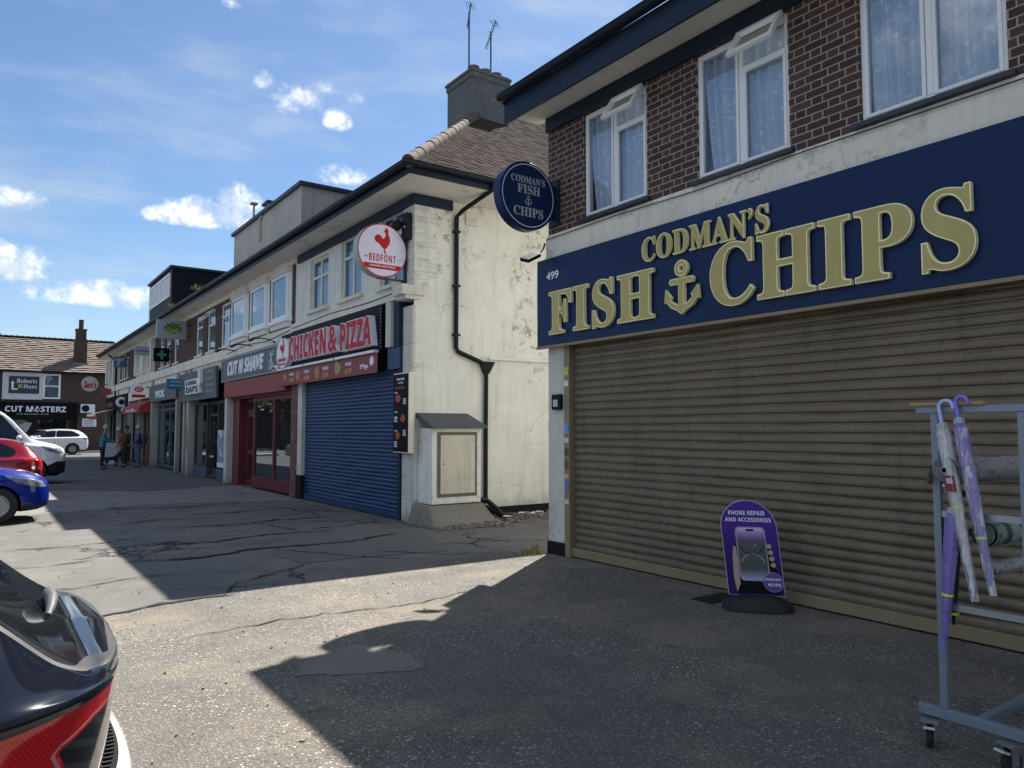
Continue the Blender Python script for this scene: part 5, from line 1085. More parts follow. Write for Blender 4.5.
wn = part('window', mb, M['white_frame'], cm_); mb = MB(); mb.box(3.63, 4.45, CY - .03, CY - .004, 3.9, 5.46); part('pane', mb, M['glass_sky'], wn)
for x0 in (-2.6, .4, 3.2):
    mb = MB(); w = 2.3
    for (a, b, c, d) in ((x0, x0 + .08, .05, 2.4), (x0 + w - .08, x0 + w, .05, 2.4), (x0 + .08, x0 + w - .08, .05, .4), (x0 + .08, x0 + w - .08, 2.3, 2.4)): mb.box(a, b, CY + .1, CY + .2, c, d)
    wn = part('shop_window', mb, M['black_clad'], cm_); mb = MB(); mb.box(x0 + .08, x0 + w - .08, CY + .15, CY + .16, .4, 2.3); part('pane', mb, M['glass_dim'], wn)
mb = MB(); mb.extrude([(2.0, 1.4), (2.1, 1.9), (2.6, 2.15), (2.95, 2.1), (2.75, 1.6), (2.4, 1.2)], FRY(0, CY + .10, 0), 0, .01); part('window_poster', mb, M['dull_letter'], cm_)
t = thing('shop_sign', 'black CUT MASTERZ fascia with white letters on the far building', 'sign', (1.5, CY, 2.5)); mb = MB(); mb.box(-2.9, 5.66, CY - .25, CY - .002, 2.56, 3.52); part('sign_board', mb, M['black_panel'], t)
part('lettering', text(MB(), sansb('CUT MASTERZ'), FRY(0, CY - .252, 0), 1.34, 4.95, 2.86, 3.26, 0, .03, .01), M['sign_white'], t); part('tagline', text(MB(), 'THE BARBERS CLUB', FRY(0, CY - .252, 0), 2.0, 3.9, 2.66, 2.75, 0, .02, .01), M['dull_letter'], t)
t = thing('estate_agent_sign', 'dark Roberts Hunt board with white arrow in a pale frame upstairs', 'sign', (2.3, CY, 3.8)); mb = MB(); mb.box(1.14, 3.49, CY - .10, CY - .002, 3.72, 5.60); part('sign_frame', mb, M['dull_letter'] if 0 else plain('pale_grey_frame', (.58, .60, .63), .5), t); mb = MB(); mb.box(1.5, 3.28, CY - .13, CY - .101, 4.13, 5.33); part('sign_board', mb, plain('slate_navy', (.022, .035, .055), .4), t)
FR_ = FRY(0, CY - .132, 0); mb = text(MB(), ser('Roberts'), FR_, 1.95, 3.15, 4.86, 5.16, 0, .01, -.005); text(mb, ser('Hunt'), FR_, 2.35, 3.15, 4.50, 4.76, 0, .01, -.005); mb.extrude([(1.66, 4.38), (1.66, 4.82), (1.60, 4.82), (1.72, 5.02), (1.84, 4.82), (1.78, 4.82), (1.78, 4.48), (2.02, 4.48), (2.02, 4.38)], FR_, 0, .01); part('lettering', mb, M['sign_white'], t); mb = MB(); mb.extrude([(2.05, 4.52), (2.28, 4.52), (2.28, 4.76), (2.05, 4.76)], FR_, 0, .01); part('green_square', mb, plain('lime', (.30, .42, .06), .5), t)
t = thing('air_conditioner', 'white air conditioning unit on brackets beside the black fascia', 'air conditioner', (6.3, CY, 2.84)); mb = MB(); mb.box(5.85, 6.75, CY - .35, CY - .03, 2.84, 3.46); part('casing', mb, M['sign_white'], t, bev=.02); mb = MB(); mb.lathe([(.25, 0), (.25, .01), (.03, .012), (.03, 0)], (6.15, CY - .351, 3.15), (0, -1, 0), 24); part('fan_grille', mb, M['plastic_black'], t)
t = thing('wall_sign', 'small white notice board with blue lines and a red badge, under the air conditioner', 'sign', (6.4, CY, 1.8)); mb = MB(); mb.box(6.0, 6.9, CY - .04, CY - .002, 1.84, 2.42); part('sign_board', mb, M['sign_white'], t); mb = MB(); 
for k in range(4): mb.box(6.08, 6.78 - .1 * (k % 2), CY - .046, CY - .041, 1.92 + k * .12, 1.97 + k * .12)
part('lettering', mb, plain('notice_blue', (.12, .22, .45), .5), t); mb = MB(); mb.box(6.45, 6.9, CY - .05, CY - .041, 2.36, 2.66); part('red_badge', mb, plain('badge_red', (.35, .05, .06), .5), t)

# ------------------------------------------------------------------ trees (one shows over the far roof; the others stand in the glass of the shop windows)
def tree(x, y, h, rad, label, seed, n=2600, trunk_h=.35):
    r = random.Random(seed); t = thing('street_tree', label, 'tree', (x, y, 0)); mb = MB(); th = h * trunk_h
    mb.tube([(x, y, 0), (x + .1, y, th), (x, y + .1, h * .8)], [.22, .16, .04], 8)
    cl = []
    for k in range(26):
        a = r.uniform(0, 6.28); e = r.uniform(-.5, 1); rr_ = rad * r.uniform(.35, .95); c = (x + rr_ * math.cos(a) * math.cos(e * .9), y + rr_ * math.sin(a) * math.cos(e * .9), h * .66 + (h * .34) * e * .95); cl.append((c, rad * r.uniform(.25, .45)))
        mb.tube([(x, y, th + (c[2] - th) * .3), ((x + c[0]) / 2, (y + c[1]) / 2, (th + c[2]) / 2 + .2), c], [.07, .045, .015], 5)
    part('trunk', mb, M['bark'], t); lv = MB()
    for k in range(n):
        c, cr = cl[k % len(cl)]; d = Vector((r.gauss(0, 1), r.gauss(0, 1), r.gauss(0, .8))).normalized() * cr * r.uniform(.4, 1.15); p = Vector(c) + d; s = r.uniform(.08, .17) * (h / 8) ** .5
        u = Vector((r.gauss(0, 1), r.gauss(0, 1), r.gauss(0, 1))).normalized(); w = u.orthogonal().normalized(); lv.add([p - u * s, p - w * s * .6, p + u * s, p + w * s * .6], [(0, 1, 2, 3)])
    part('crown', lv, M['leaf'], t, fix=False)
tree(-1.6, 79, 11.6, 2.4, 'leafy tree whose top shows over the far tiled roof', 1, 2200)
tree(-7.5, 60, 7.5, 2.6, 'leafy street tree across the road, nearest the kerb', 2); tree(-13, 70, 8.5, 3.2, 'leafy street tree across the road, farther off', 3); tree(-11, 50, 7.0, 2.6, 'leafy street tree across the road, beside the parked cars', 4)
# ================================================================== VEHICLES
def cr(P, sub):
    """Catmull-Rom through the rows of P"""
    P = np.asarray(P, float); n = len(P); out = []
    for i in range(n - 1):
        p0, p1, p2, p3 = P[max(i - 1, 0)], P[i], P[i + 1], P[min(i + 2, n - 1)]
        for k in range(sub):
            t = k / sub; out.append(.5 * ((2 * p1) + (p2 - p0) * t + (2 * p0 - 5 * p1 + 4 * p2 - p3) * t * t + (3 * p1 - p0 - 3 * p2 + p3) * t ** 3))
    out.append(P[-1]); return np.array(out)
def sdpoly(px, py, poly):
    d = np.full(px.shape, 1e9); ins = np.zeros(px.shape, bool); n = len(poly)
    for i in range(n):
        ax, ay = poly[i]; bx, by = poly[i - 1]; ex, ey = bx - ax, by - ay; wx, wy = px - ax, py - ay
        t = np.clip((wx * ex + wy * ey) / (ex * ex + ey * ey), 0, 1); d = np.minimum(d, (wx - ex * t) ** 2 + (wy - ey * t) ** 2)
        c1, c2, c3 = py >= ay, py < by, ex * wy > ey * wx
        ins ^= (c1 & c2 & c3) | (~c1 & ~c2 & ~c3)
    return np.where(ins, -np.sqrt(d), np.sqrt(d))
class Shell:
    """lofted half section mirrored; crisp parts are cut out of it along signed functions"""
    def __init__(s, rows, su, sv):
        G = np.array(rows, float)                                    # stations x ring x (a,b,z)
        G = np.array([cr(r, sv) for r in G]); G = cr(G.reshape(len(G), -1), su).reshape(-1, G.shape[1], 3)
        G[:, :, 1] = np.maximum(G[:, :, 1], 0); nu, nv = G.shape[:2]
        V = G.reshape(-1, 3); F = []
        for i in range(nu - 1):
            for j in range(nv - 1):
                a = i * nv + j; b = a + 1; c = a + nv + 1; d = a + nv; F += [(a, b, c), (a, c, d)]
        for i0 in (0, nu - 1):                                       # close the ends
            V = np.vstack([V, [[G[i0, :, 0].mean(), 0, G[i0, :, 2].mean()]]]); c = len(V) - 1
            for j in range(nv - 1): F.append((i0 * nv + j, i0 * nv + j + 1, c) if i0 else (i0 * nv + j + 1, i0 * nv + j, c))
        n = len(V); W = V * np.array([1, -1, 1]); F2 = [(c + n, b + n, a + n) for a, b, c in F]
        s.V = np.vstack([V, W]); s.F = F + F2
    def cut(s, fn):
        val = fn(s.V[:, 0], np.abs(s.V[:, 1]), s.V[:, 2]); V = list(map(tuple, s.V)); inn, out, cache = [], [], {}
        def mid(i, j):
            k = (min(i, j), max(i, j))
            if k not in cache:
                t = val[i] / (val[i] - val[j]); cache[k] = len(V); V.append(tuple(s.V[i] + (s.V[j] - s.V[i]) * t))
            return cache[k]
        for f in s.F:
            ng = [val[i] < 0 for i in f]; k = sum(ng)
            if k == 3: inn.append(f)
            elif k == 0: out.append(f)
            else:
                one = ng.index(True) if k == 1 else ng.index(False); a, b, c = f[one], f[(one + 1) % 3], f[(one + 2) % 3]; p, q = mid(a, b), mid(a, c)
                A, B = (inn, out) if k == 1 else (out, inn); A.append((a, p, q)); B += [(p, b, c), (p, c, q)]
        s.V = np.array(V); s.F = out; return inn
def _refine(s, fn):
    inn = s.cut(fn); s.F = s.F + inn
def _band(s, f, w, mask):
    """a narrow strip |f| < w where mask < 0, with crisp sides"""
    _refine(s, lambda a, b, z: np.maximum(f(a, b, z) - w, mask(a, b, z))); _refine(s, lambda a, b, z: np.maximum(f(a, b, z) + w, mask(a, b, z)))
    C_ = s.V[np.array(s.F)].mean(1); a, b, z = C_[:, 0], np.abs(C_[:, 1]), C_[:, 2]; k = (np.abs(f(a, b, z)) < w) & (mask(a, b, z) < 0)
    out = [q for q, t in zip(s.F, k) if t]; s.F = [q for q, t in zip(s.F, k) if not t]; return out
Shell.band = _band
def shell_part(name, sh, faces, T, m, parent, label=None, smooth=60):
    if not faces: return None
    ids = sorted({i for f in faces for i in f}); mp = {a: k for k, a in enumerate(ids)}
    mb = MB(); mb.v = [tuple(T(*sh.V[i])) for i in ids]; mb.f = [tuple(mp[i] for i in f) for f in faces]
    me = mesh_of(name, mb.v, mb.f, (0, 0, 0), m, False, 0, False)
    bm = bmesh.new(); bm.from_mesh(me); bmesh.ops.remove_doubles(bm, verts=bm.verts, dist=.0004); bmesh.ops.recalc_face_normals(bm, faces=bm.faces)
    bm.to_mesh(me); bm.free(); me.polygons.foreach_set('use_smooth', [True] * len(me.polygons))
    try: me.set_sharp_from_angle(angle=R(smooth))
    except Exception: pass
    o = bpy.data.objects.new(name, me); COL.objects.link(o); o.parent = parent
    if label: o['label'] = label
    return o
def paint(name, col, rough=.25, flake=.0):
    m, g, b = new_mat(name); p = pos(g); n = g.noise(p, 2.2, 4, .6)
    c = g.mix(g.m('MULTIPLY', g.ss(n, .5, .75), .25), col, tuple(k * .7 + .02 for k in col)); g.put(b.inputs['Base Color'], c)
    b.inputs['Roughness'].default_value = rough; b.inputs['Metallic'].default_value = flake; b.inputs['Specular IOR Level'].default_value = .12; b.inputs['Coat Weight'].default_value = 1; b.inputs['Coat Roughness'].default_value = .03
    return m
M['car_glass'] = plain('dark_car_glass', (.010, .012, .014), .03, var=.1, spec=.6)
M['car_black'] = plain('black_plastic_trim', (.012, .012, .013), .55, var=.2)
M['chrome'] = plain('bright_trim', (.7, .7, .72), .12, metal=1, var=.05)
M['tail_red'] = plain('red_lamp_lens', (.62, .006, .010), .08, var=.08, coat=1)
M['head_clear'] = plain('headlamp_lens', (.20, .22, .25), .06, var=1.2, scale=9, coat=1)
M['alloy'] = plain('alloy_wheel', (.30, .31, .33), .3, metal=.8)
def wheel(parent, x, y, r, w, side):
    mb = MB(); mb.lathe([(r * .62, -w / 2), (r * .93, -w / 2), (r, -w * .36), (r, w * .36), (r * .93, w / 2), (r * .62, w / 2)], (x, y, r), (0, side, 0), 28)
    o = part('wheel', MB(), M['rubber'], parent); bpy.data.objects.remove(o)
    v = [tuple(p) for p in mb.v]; me = mesh_of('wheel', v, mb.f, (0, 0, 0), M['rubber'], 40, 0); o = bpy.data.objects.new('wheel', me); COL.objects.link(o); o.parent = parent
    rb = MB(); rb.lathe([(r * .62, w * .49), (r * .60, w * .55), (r * .54, w * .56), (r * .50, w * .51), (r * .18, w * .52), (.02, w * .54)], (x, y, r), (0, side, 0), 28)
    for k in range(5):
        a = 2 * math.pi * k / 5; d = Vector((math.cos(a), 0, math.sin(a))); c = Vector((x, y + side * w * .52, r)); rb.bar(c + d * r * .1, c + d * r * .57, .05, .03, (0, 1, 0))
    me = mesh_of('rim', rb.v, rb.f, (0, 0, 0), M['alloy'], 35, 0); q = bpy.data.objects.new('rim', me); COL.objects.link(q); q.parent = o
def ring(a, zb, zs, zt, w, wt):
    gz = zt - zs
    return [(a, 0, zb), (a, .72 * w, zb), (a, .95 * w, zb + .07), (a, w, zb + (zs - zb) * .5), (a, w * .985, zs - .07), (a, w * .95, zs), (a, w * .93 + (wt - w * .93) * .22, zs + .16 * gz), (a, wt, zs + .86 * gz), (a, wt * .80, zs + .985 * gz), (a, 0, zt + .01)]
SPECS = {
 'hatch': dict(L=4.1, hw=.875, wr=.31, wx=(.19, .80), st=[(0, .30, .58, .64, .55, .40), (.012, .25, .66, .71, .70, .50), (.05, .20, .72, .80, .88, .65), (.12, .18, .80, .89, .96, .74), (.23, .18, .87, .98, 1, .78), (.29, .18, .90, 1.05, 1, .75), (.38, .18, .92, 1.27, 1, .67), (.46, .18, .93, 1.42, 1, .64), (.60, .18, .95, 1.49, 1, .63), (.80, .18, .97, 1.46, 1, .62), (.90, .20, .98, 1.37, .98, .60), (.955, .25, .97, 1.16, .95, .62), (.985, .30, .93, 1.0, .90, .66), (1, .36, .86, .92, .80, .6)],
   side=[[(.345, .98), (.44, 1.33), (.565, 1.40), (.565, .99)], [(.585, .99), (.585, 1.40), (.78, 1.375), (.875, 1.17), (.85, 1.03)]], screen=(.29, .46, 1.04, 1.40), rear=(.895, .965, 1.06, 1.36), head=[(0.012, .60), (.03, .70), (.17, .83), (.125, .70), (.05, .615)], tail=[(.90, .985), (1.01, 1.0), (1.01, .70), (.965, .70)], grille=(.38, .60)),
 'suv': dict(L=4.5, hw=.92, wr=.36, wx=(.19, .80), st=[(0, .40, .78, .86, .58, .42), (.012, .34, .86, .93, .74, .52), (.05, .30, .94, 1.02, .9, .66), (.12, .26, 1.0, 1.09, .97, .75), (.25, .26, 1.04, 1.16, 1, .78), (.31, .26, 1.06, 1.24, 1, .75), (.39, .26, 1.07, 1.46, 1, .68), (.47, .26, 1.08, 1.59, 1, .66), (.62, .26, 1.09, 1.66, 1, .65), (.82, .26, 1.11, 1.62, 1, .63), (.92, .28, 1.12, 1.46, .97, .61), (.965, .32, 1.10, 1.26, .94, .64), (.99, .38, 1.04, 1.14, .88, .64), (1, .45, .96, 1.04, .78, .58)],
   side=[[(.36, 1.13), (.46, 1.49), (.585, 1.545), (.585, 1.14)], [(.60, 1.14), (.60, 1.545), (.79, 1.52), (.90, 1.26), (.86, 1.17)]], screen=(.31, .47, 1.22, 1.56), rear=(.90, .975, 1.20, 1.5), head=[(.01, .82), (.03, .92), (.16, 1.0), (.12, .88), (.05, .81)], tail=[(.91, 1.09), (1.01, 1.1), (1.01, .95), (.955, .97)], grille=(.5, .76)),
 'van': dict(L=4.9, hw=.97, wr=.34, wx=(.17, .80), st=[(0, .34, .76, .84, .62, .46), (.012, .28, .86, .96, .76, .56), (.05, .24, .96, 1.07, .9, .68), (.10, .22, 1.03, 1.14, .97, .76), (.17, .22, 1.08, 1.24, 1, .80), (.22, .22, 1.10, 1.46, 1, .78), (.29, .22, 1.12, 1.82, 1, .76), (.36, .22, 1.13, 2.05, 1, .75), (.46, .22, 1.13, 2.14, 1, .76), (.8, .22, 1.13, 2.15, 1, .76), (.97, .24, 1.13, 2.08, .98, .75), (.99, .28, 1.10, 1.9, .95, .72), (1, .36, 1.0, 1.6, .9, .66)],
   side=[[(.225, 1.24), (.34, 1.90), (.50, 1.93), (.50, 1.20), (.26, 1.18)]], screen=(.17, .36, 1.24, 2.02), rear=(.99, 1.1, 1.2, 1.8), head=[(.012, .84), (.03, .98), (.14, 1.07), (.11, .93), (.04, .83)], tail=[(.965, 1.5), (1.01, 1.5), (1.01, .9), (.97, .9)], grille=(.48, .80)),
}
def car(name, label, cat, kind, x, y, heading, body, group=None, shaded_lower=False):
    S = SPECS[kind]; L, hw = S['L'], S['hw']; root = thing(name, label, cat, (x, y, 0), group); root.rotation_euler.z = heading
    T = lambda a, b, z: (L / 2 - a, b, z)
    sh = Shell([ring(a * L, zb, zs, zt, w * hw, wt * hw) for a, zb, zs, zt, w, wt in S['st']], 6, 4)
    P = lambda poly: [(a * L, z) for a, z in poly]
    for wx in S['wx']: sh.cut(lambda a, b, z, wx=wx: np.maximum(np.hypot(a - wx * L, z - S['wr']) - S['wr'] * 1.14, .45 * hw - b))
    parts = []
    for k, poly in enumerate(S['side']):
        q = P(poly); parts.append(('side_window', (lambda a, b, z, q=q: np.maximum(sdpoly(a, z, q) - .015, .45 * hw - b)), 'car_glass'))
    a0, a1, z0, z1 = S['screen']
    parts.append(('windscreen', lambda a, b, z: np.maximum.reduce([a0 * L - a, a - a1 * L, b - (.80 - .12 * (z - z0) / (z1 - z0)) * hw, z0 - z, z - z1]), 'car_glass'))
    r0, r1, z2, z3 = S['rear']
    parts.append(('rear_window', lambda a, b, z: np.maximum.reduce([r0 * L - a, b - .60 * hw, z2 - z, z - z3]), 'car_glass'))
    hq, tq = P(S['head']), P(S['tail'])
    parts.append(('headlight', lambda a, b, z: np.maximum(sdpoly(a, z, hq) - .004, .36 * hw - b), 'head_clear'))
    parts.append(('tail_light', lambda a, b, z: np.maximum(sdpoly(a, z, tq), .48 * hw - b), 'tail_red'))
    t2 = [(S['tail'][0][0] + .035, S['tail'][2][1] + .02), (S['tail'][0][0] + .085, S['tail'][2][1] + .02), (S['tail'][0][0] + .085, S['tail'][2][1] + .10), (S['tail'][0][0] + .05, S['tail'][2][1] + .10)]; t2 = P(t2)
    parts.insert(len(parts) - 1, ('reversing_light', lambda a, b, z: np.maximum(sdpoly(a, z, t2), .5 * hw - b), 'chrome'))
    g0, g1 = S['grille']; parts.append(('grille', lambda a, b, z: np.maximum.reduce([a - .06 * L, g0 - z, z - g1, b - .50 * hw]), 'car_black'))
    parts.append(('lower_trim_and_shade', lambda a, b, z: z - (.30 if not shaded_lower else .62 - .22 * np.clip((a - .05 * L) / (.1 * L), 0, 1)), 'car_black'))  # lower trim; on the van it rises in front, painting in the shadow
    for nm, fn, mk in parts:
        fs = sh.cut(fn)
        if nm in ('headlight', 'tail_light', 'reversing_light', 'side_window'):
            for sg_ in (1, -1): shell_part(nm, sh, [f for f in fs if sg_ * sum(sh.V[i][1] for i in f) > 0], T, M[mk], root)
        else: shell_part(nm, sh, fs, T, M[mk], root)
    zw = S['side'][0][0][1]
    gaps = sh.band(lambda a, b, z: b - .80 * hw, .004, lambda a, b, z: np.maximum.reduce([a - .27 * L, .03 * L - a, .62 - z]))
    for af in (.335, .578): gaps += sh.band(lambda a, b, z, af=af: a - af * L, .005, lambda a, b, z: np.maximum.reduce([.7 * hw - b, z - zw + .02, .34 - z]))
    shell_part('panel_gap', sh, gaps, T, M['bitumen'], root)
    shell_part('body', sh, sh.F, T, body, root)
    mb = MB(); mb.box(-L * .46, L * .46, -hw * .8, hw * .8, .22, .62); me = mesh_of('underbody', mb.v, mb.f, (0, 0, 0), M['bitumen']); o = bpy.data.objects.new('underbody', me); COL.objects.link(o); o.parent = root
    for wx in S['wx']:
        for sg_ in (1, -1): wheel(root, L / 2 - wx * L, sg_ * (hw - .11), S['wr'], .21, sg_)
    zm = S['side'][0][0][1] + .04; am = S['side'][0][0][0] * L + .12
    for sg_ in (1, -1):
        mb = MB(); mb.sphere((L / 2 - am, sg_ * (hw + .09), zm), .10, 12, 8, (.75, 1.1, .75)); me = mesh_of('door_mirror', mb.v, mb.f, (0, 0, 0), body, 60); o = bpy.data.objects.new('door_mirror', me); COL.objects.link(o); o.parent = root
    mb = MB(); zc = (g0 + g1) / 2
    for k in range(3): mb.bar((L / 2 - .012 * L, -.36 * hw, zc - .05 + k * .05), (L / 2 - .012 * L, .36 * hw, zc - .05 + k * .05), .03, .014)
    me = mesh_of('grille_bar', mb.v, mb.f, (0, 0, 0), M['chrome']); o = bpy.data.objects.new('grille_bar', me); COL.objects.link(o); o.parent = root
    return root
car('parked_car', 'shiny blue hatchback parked nose towards the shops, in front of the red car', 'car', 'hatch', 1.05 - 2.05, 16.25, 0, paint('blue_car_paint', (.003, .018, .22)))
car('parked_car', 'dark red hatchback with its tail light towards the shops', 'car', 'hatch', 1.22 - 2.05, 21.3, math.pi, paint('red_car_paint', (.24, .005, .016))).scale.z = .96
car('parked_van', 'white van with a long sloping windscreen pillar beyond the red car', 'van', 'van', 2.15 - 2.45, 27.0, 0, paint('white_van_paint', (.78, .79, .80)), shaded_lower=True).scale.z = 1.07
car('parked_car', 'white estate car parked across the side street in front of the black barber shop', 'car', 'suv', 5.85 - 2.25, 57.2, math.pi, paint('white_car_paint', (.78, .79, .80)))
for k, (yy, lb) in enumerate(((36.0, 'dark car parked beyond the white van, nearer of the two'), (39.5, 'dark car parked beyond the white van, farther of the two'))):
    car('parked_car', lb, 'car', 'hatch', -2.9, yy, 0, paint('navy_car_paint', (.012, .020, .045)), group='dark cars parked beyond the van')

# ---- the black car whose tail is beside the camera
BL = 4.2; bk = thing('parked_car', 'black car tail with red lamp at the lower left corner, close to the camera', 'car', (.36 - BL / 2, 2.75, 0)); bk.rotation_euler.z = math.pi
bp = paint('black_car_paint', (.004, .006, .013), .10, .0)
bp.node_tree.nodes['Principled BSDF'].inputs['Coat Weight'].default_value = .65
RS = [(0, .46, .93, .968, .12, .10), (.012, .44, .945, .984, .30, .27), (.035, .42, .955, .992, .45, .41), (.07, .38, .962, .998, .57, .52), (.12, .35, .966, 1.004, .66, .585), (.20, .32, .966, 1.060, .74, .60), (.32, .28, .966, 1.165, .81, .62), (.50, .25, .964, 1.305, .855, .625), (.85, .22, .955, 1.455, .88, .625), (1.3, .2, .945, 1.525, .89, .62), (1.9, .2, .93, 1.53, .89, .62), (2.5, .2, .91, 1.40, .89, .63), (2.95, .2, .90, 1.10, .89, .68), (3.5, .2, .86, .96, .87, .70), (3.95, .22, .76, .84, .80, .62), (4.15, .3, .66, .72, .62, .48), (4.2, .36, .60, .64, .45, .36)]
def ring2(r, zb, zs, zt, w, wt):
    gz = zt - zs; out = []
    for bb, zz in ((0, zb), (.70 * w, zb), (.92 * w, zb + .07), (.965 * w, zb + (zs - zb) * .5), (.98 * w, zs - .06), (w, zs), (w * .985 + (wt - w) * .18, zs + .25 * gz), (wt, zs + .88 * gz), (wt * .80, zs + .985 * gz), (0, zt + .008)):
        k = min(1, max(0, (.93 - zz) / .4)) * max(0, 1 - r / .35); out.append((BL - r - .05 * k, bb, zz))
    return out
sh = Shell([ring2(r, *q) for r, *q in RS], 10, 8); T = lambda a, b, z: (BL / 2 - a, b, z)
for wx in (.95, 3.38): sh.cut(lambda a, b, z, wx=wx: np.maximum(np.hypot(a - wx, z - .32) - .37, .4 - b))
rq = [(-.575, 1.045), (-.40, 1.024), (.40, 1.024), (.575, 1.045), (.545, 1.43), (-.545, 1.43)]
rearglass = lambda a, b, z: np.maximum.reduce([sdpoly(b, z, rq) - .03, (BL - 1.1) - a])
fs = sh.cut(rearglass); shell_part('rear_window', sh, fs, T, M['car_glass'], bk)
fs = sh.cut(lambda a, b, z: rearglass(a, b, z) - .016); shell_part('window_seal', sh, fs, T, M['car_black'], bk)
sq = [[(1.35, 1.0), (1.80, 1.40), (2.55, 1.44), (2.55, 1.02)], [(2.62, 1.02), (2.62, 1.44), (3.3, 1.36), (3.62, 1.08)]]
for q in sq:
    fs = sh.cut(lambda a, b, z, q=q: np.maximum(sdpoly(a, z, q) - .02, .45 - b))
    for sg_ in (1, -1): shell_part('side_window', sh, [f for f in fs if sg_ * sum(sh.V[i][1] for i in f) > 0], T, M['car_glass'], bk)
fs = sh.cut(lambda a, b, z: np.maximum.reduce([a - 1.75, 1.12 - a, b - .62 + .08 * z, 1.06 - z])); shell_part('windscreen', sh, fs, T, M['car_glass'], bk)
lampz = lambda a: .950 - .055 * np.clip(BL - a - .08, 0, 1)
tl = lambda a, b, z: np.maximum.reduce([z - lampz(a), .66 - z, (BL - .62) - a, .36 - b, z - .949])
dcr = lambda a, b: np.hypot(BL - a - .045, (b - .62) * .9)
hq2 = [(.46, .74), (.46, .90), (.62, .888), (.70, .855), (.67, .79), (.58, .725)]
hs = sh.cut(lambda a, b, z: np.maximum.reduce([sdpoly(b, z, hq2) - .008, (BL - .30) - a, tl(a, b, z)]))
gd = sh.band(lambda a, b, z: sdpoly(b, z, hq2) - .018, .0035, lambda a, b, z: np.maximum.reduce([(BL - .32) - a, tl(a, b, z)]))
lamp_h = hs
fsl = sh.cut(lambda a, b, z: tl(a, b, z))
tr_m, g, b = new_mat('red_reflector_lens'); x, y, z = g.xyz(pos(g)); gx = g.m('SINE', g.m('MULTIPLY', g.m('ADD', x, y), 420)); gz_ = g.m('SINE', g.m('MULTIPLY', z, 420)); gr_ = g.ss(g.m('MULTIPLY', gx, gz_), -.4, .6)
low_ = g.m('SUBTRACT', 1.0, g.ss(z, .74, .86)); c = g.mix(gr_, (.42, .003, .006), (.66, .010, .014)); c = g.mix(g.m('MULTIPLY', low_, .8), c, (.10, .002, .004)); g.put(b.inputs['Base Color'], c); b.inputs['Roughness'].default_value = .12; b.inputs['Coat Weight'].default_value = 1
ml, g, b = new_mat('ribbed_lamp_housing'); x, y, z = g.xyz(pos(g)); w_ = g.m('SINE', g.m('MULTIPLY', g.m('ADD', z, g.m('MULTIPLY', y, .4)), 120)); g.put(b.inputs['Base Color'], g.mix(g.ss(w_, .2, .8), (.006, .006, .008), (.022, .027, .033))); b.inputs['Roughness'].default_value = .12; b.inputs['Coat Weight'].default_value = 1
for sg_ in (1, -1):
    L_ = shell_part('tail_light', sh, [f for f in fsl if sg_ * sum(sh.V[i][1] for i in f) > 0], T, tr_m, bk)
    shell_part('light_guide', sh, [f for f in gd if sg_ * sum(sh.V[i][1] for i in f) > 0], T, plain('pink_light_guide', (.55, .22, .22), .15, coat=1), L_)
    shell_part('lamp_housing', sh, [f for f in lamp_h if sg_ * sum(sh.V[i][1] for i in f) > 0], T, ml, L_)
fs = sh.cut(lambda a, b, z: np.maximum.reduce([z - .93, .52 - z, (BL - .10) - a])); shell_part('tailgate_panel', sh, fs, T, M['car_black'], bk)
gap = sh.band(lambda a, b, z: b - .545, .0028, lambda a, b, z: np.maximum.reduce([(BL - .15) - a, .93 - z]))
gap += sh.band(lambda a, b, z: z - .925, .0025, lambda a, b, z: np.maximum.reduce([(BL - .10) - a, b - .34]))
shell_part('panel_gap', sh, gap, T, M['bitumen'], bk)
shell_part('body', sh, sh.F, T, bp, bk)
def cpart(name, mb, m, parent, smooth=False, bev=0):
    me = mesh_of(name, mb.v, mb.f, (0, 0, 0), m, smooth, bev); o = bpy.data.objects.new(name, me); COL.objects.link(o); o.parent = parent; return o
mb = MB(); mb.box(-1.9, 1.9, -.7, .7, .22, .60); cpart('underbody', mb, M['bitumen'], bk)
for wx in (.95, 3.38):
    for sg_ in (1, -1): wheel(bk, BL / 2 - wx, sg_ * .775, .32, .21, sg_)
# bumper with tread strip (local x of the rear is -BL/2)
mb = MB(); out = lambda bb, e: (-BL / 2 - .035 - e + .30 * abs(bb / .86) ** 2.6)
N = 44; prof = [(.0, .42), (.02, .50), (.02, .60), (.008, .645), (-.02, .662), (-.15, .67)]; o = 0
for i in range(N + 1):
    bb = -.86 + 1.72 * i / N
    for e, z in prof: mb.v.append((out(bb, e), bb, z))
for i in range(N):
    for j in range(len(prof) - 1): q = i * len(prof) + j; mb.f.append((q, q + 1, q + len(prof) + 1, q + len(prof)))
bu = cpart('bumper', mb, paint('pale_bumper', (.62, .62, .60)), bk, smooth=50); bu['label'] = 'pale bumper under the black tail'
mb = MB()
for i in range(N + 1):
    bb = -.62 + 1.24 * i / N; x0, x1 = out(bb, -.018), out(bb, -.085)
    mb.v += [(x0, bb, .662), (x0 + .012, bb, .676), (x1, bb, .680), (x1, bb, .655)]
for i in range(N):
    for j in range(3): q = i * 4 + j; mb.f.append((q, q + 1, q + 5, q + 4))
tp_ = cpart('tread_strip', mb, M['plastic_black'], bu, smooth=40)
mb = MB()
for i in range(40):
    bb = -.58 + 1.16 * i / 39; mb.bar((out(bb, -.030), bb, .6815), (out(bb, -.075), bb, .6825), .006, .006)
cpart('tread_rib', mb, M['rubber'], tp_)
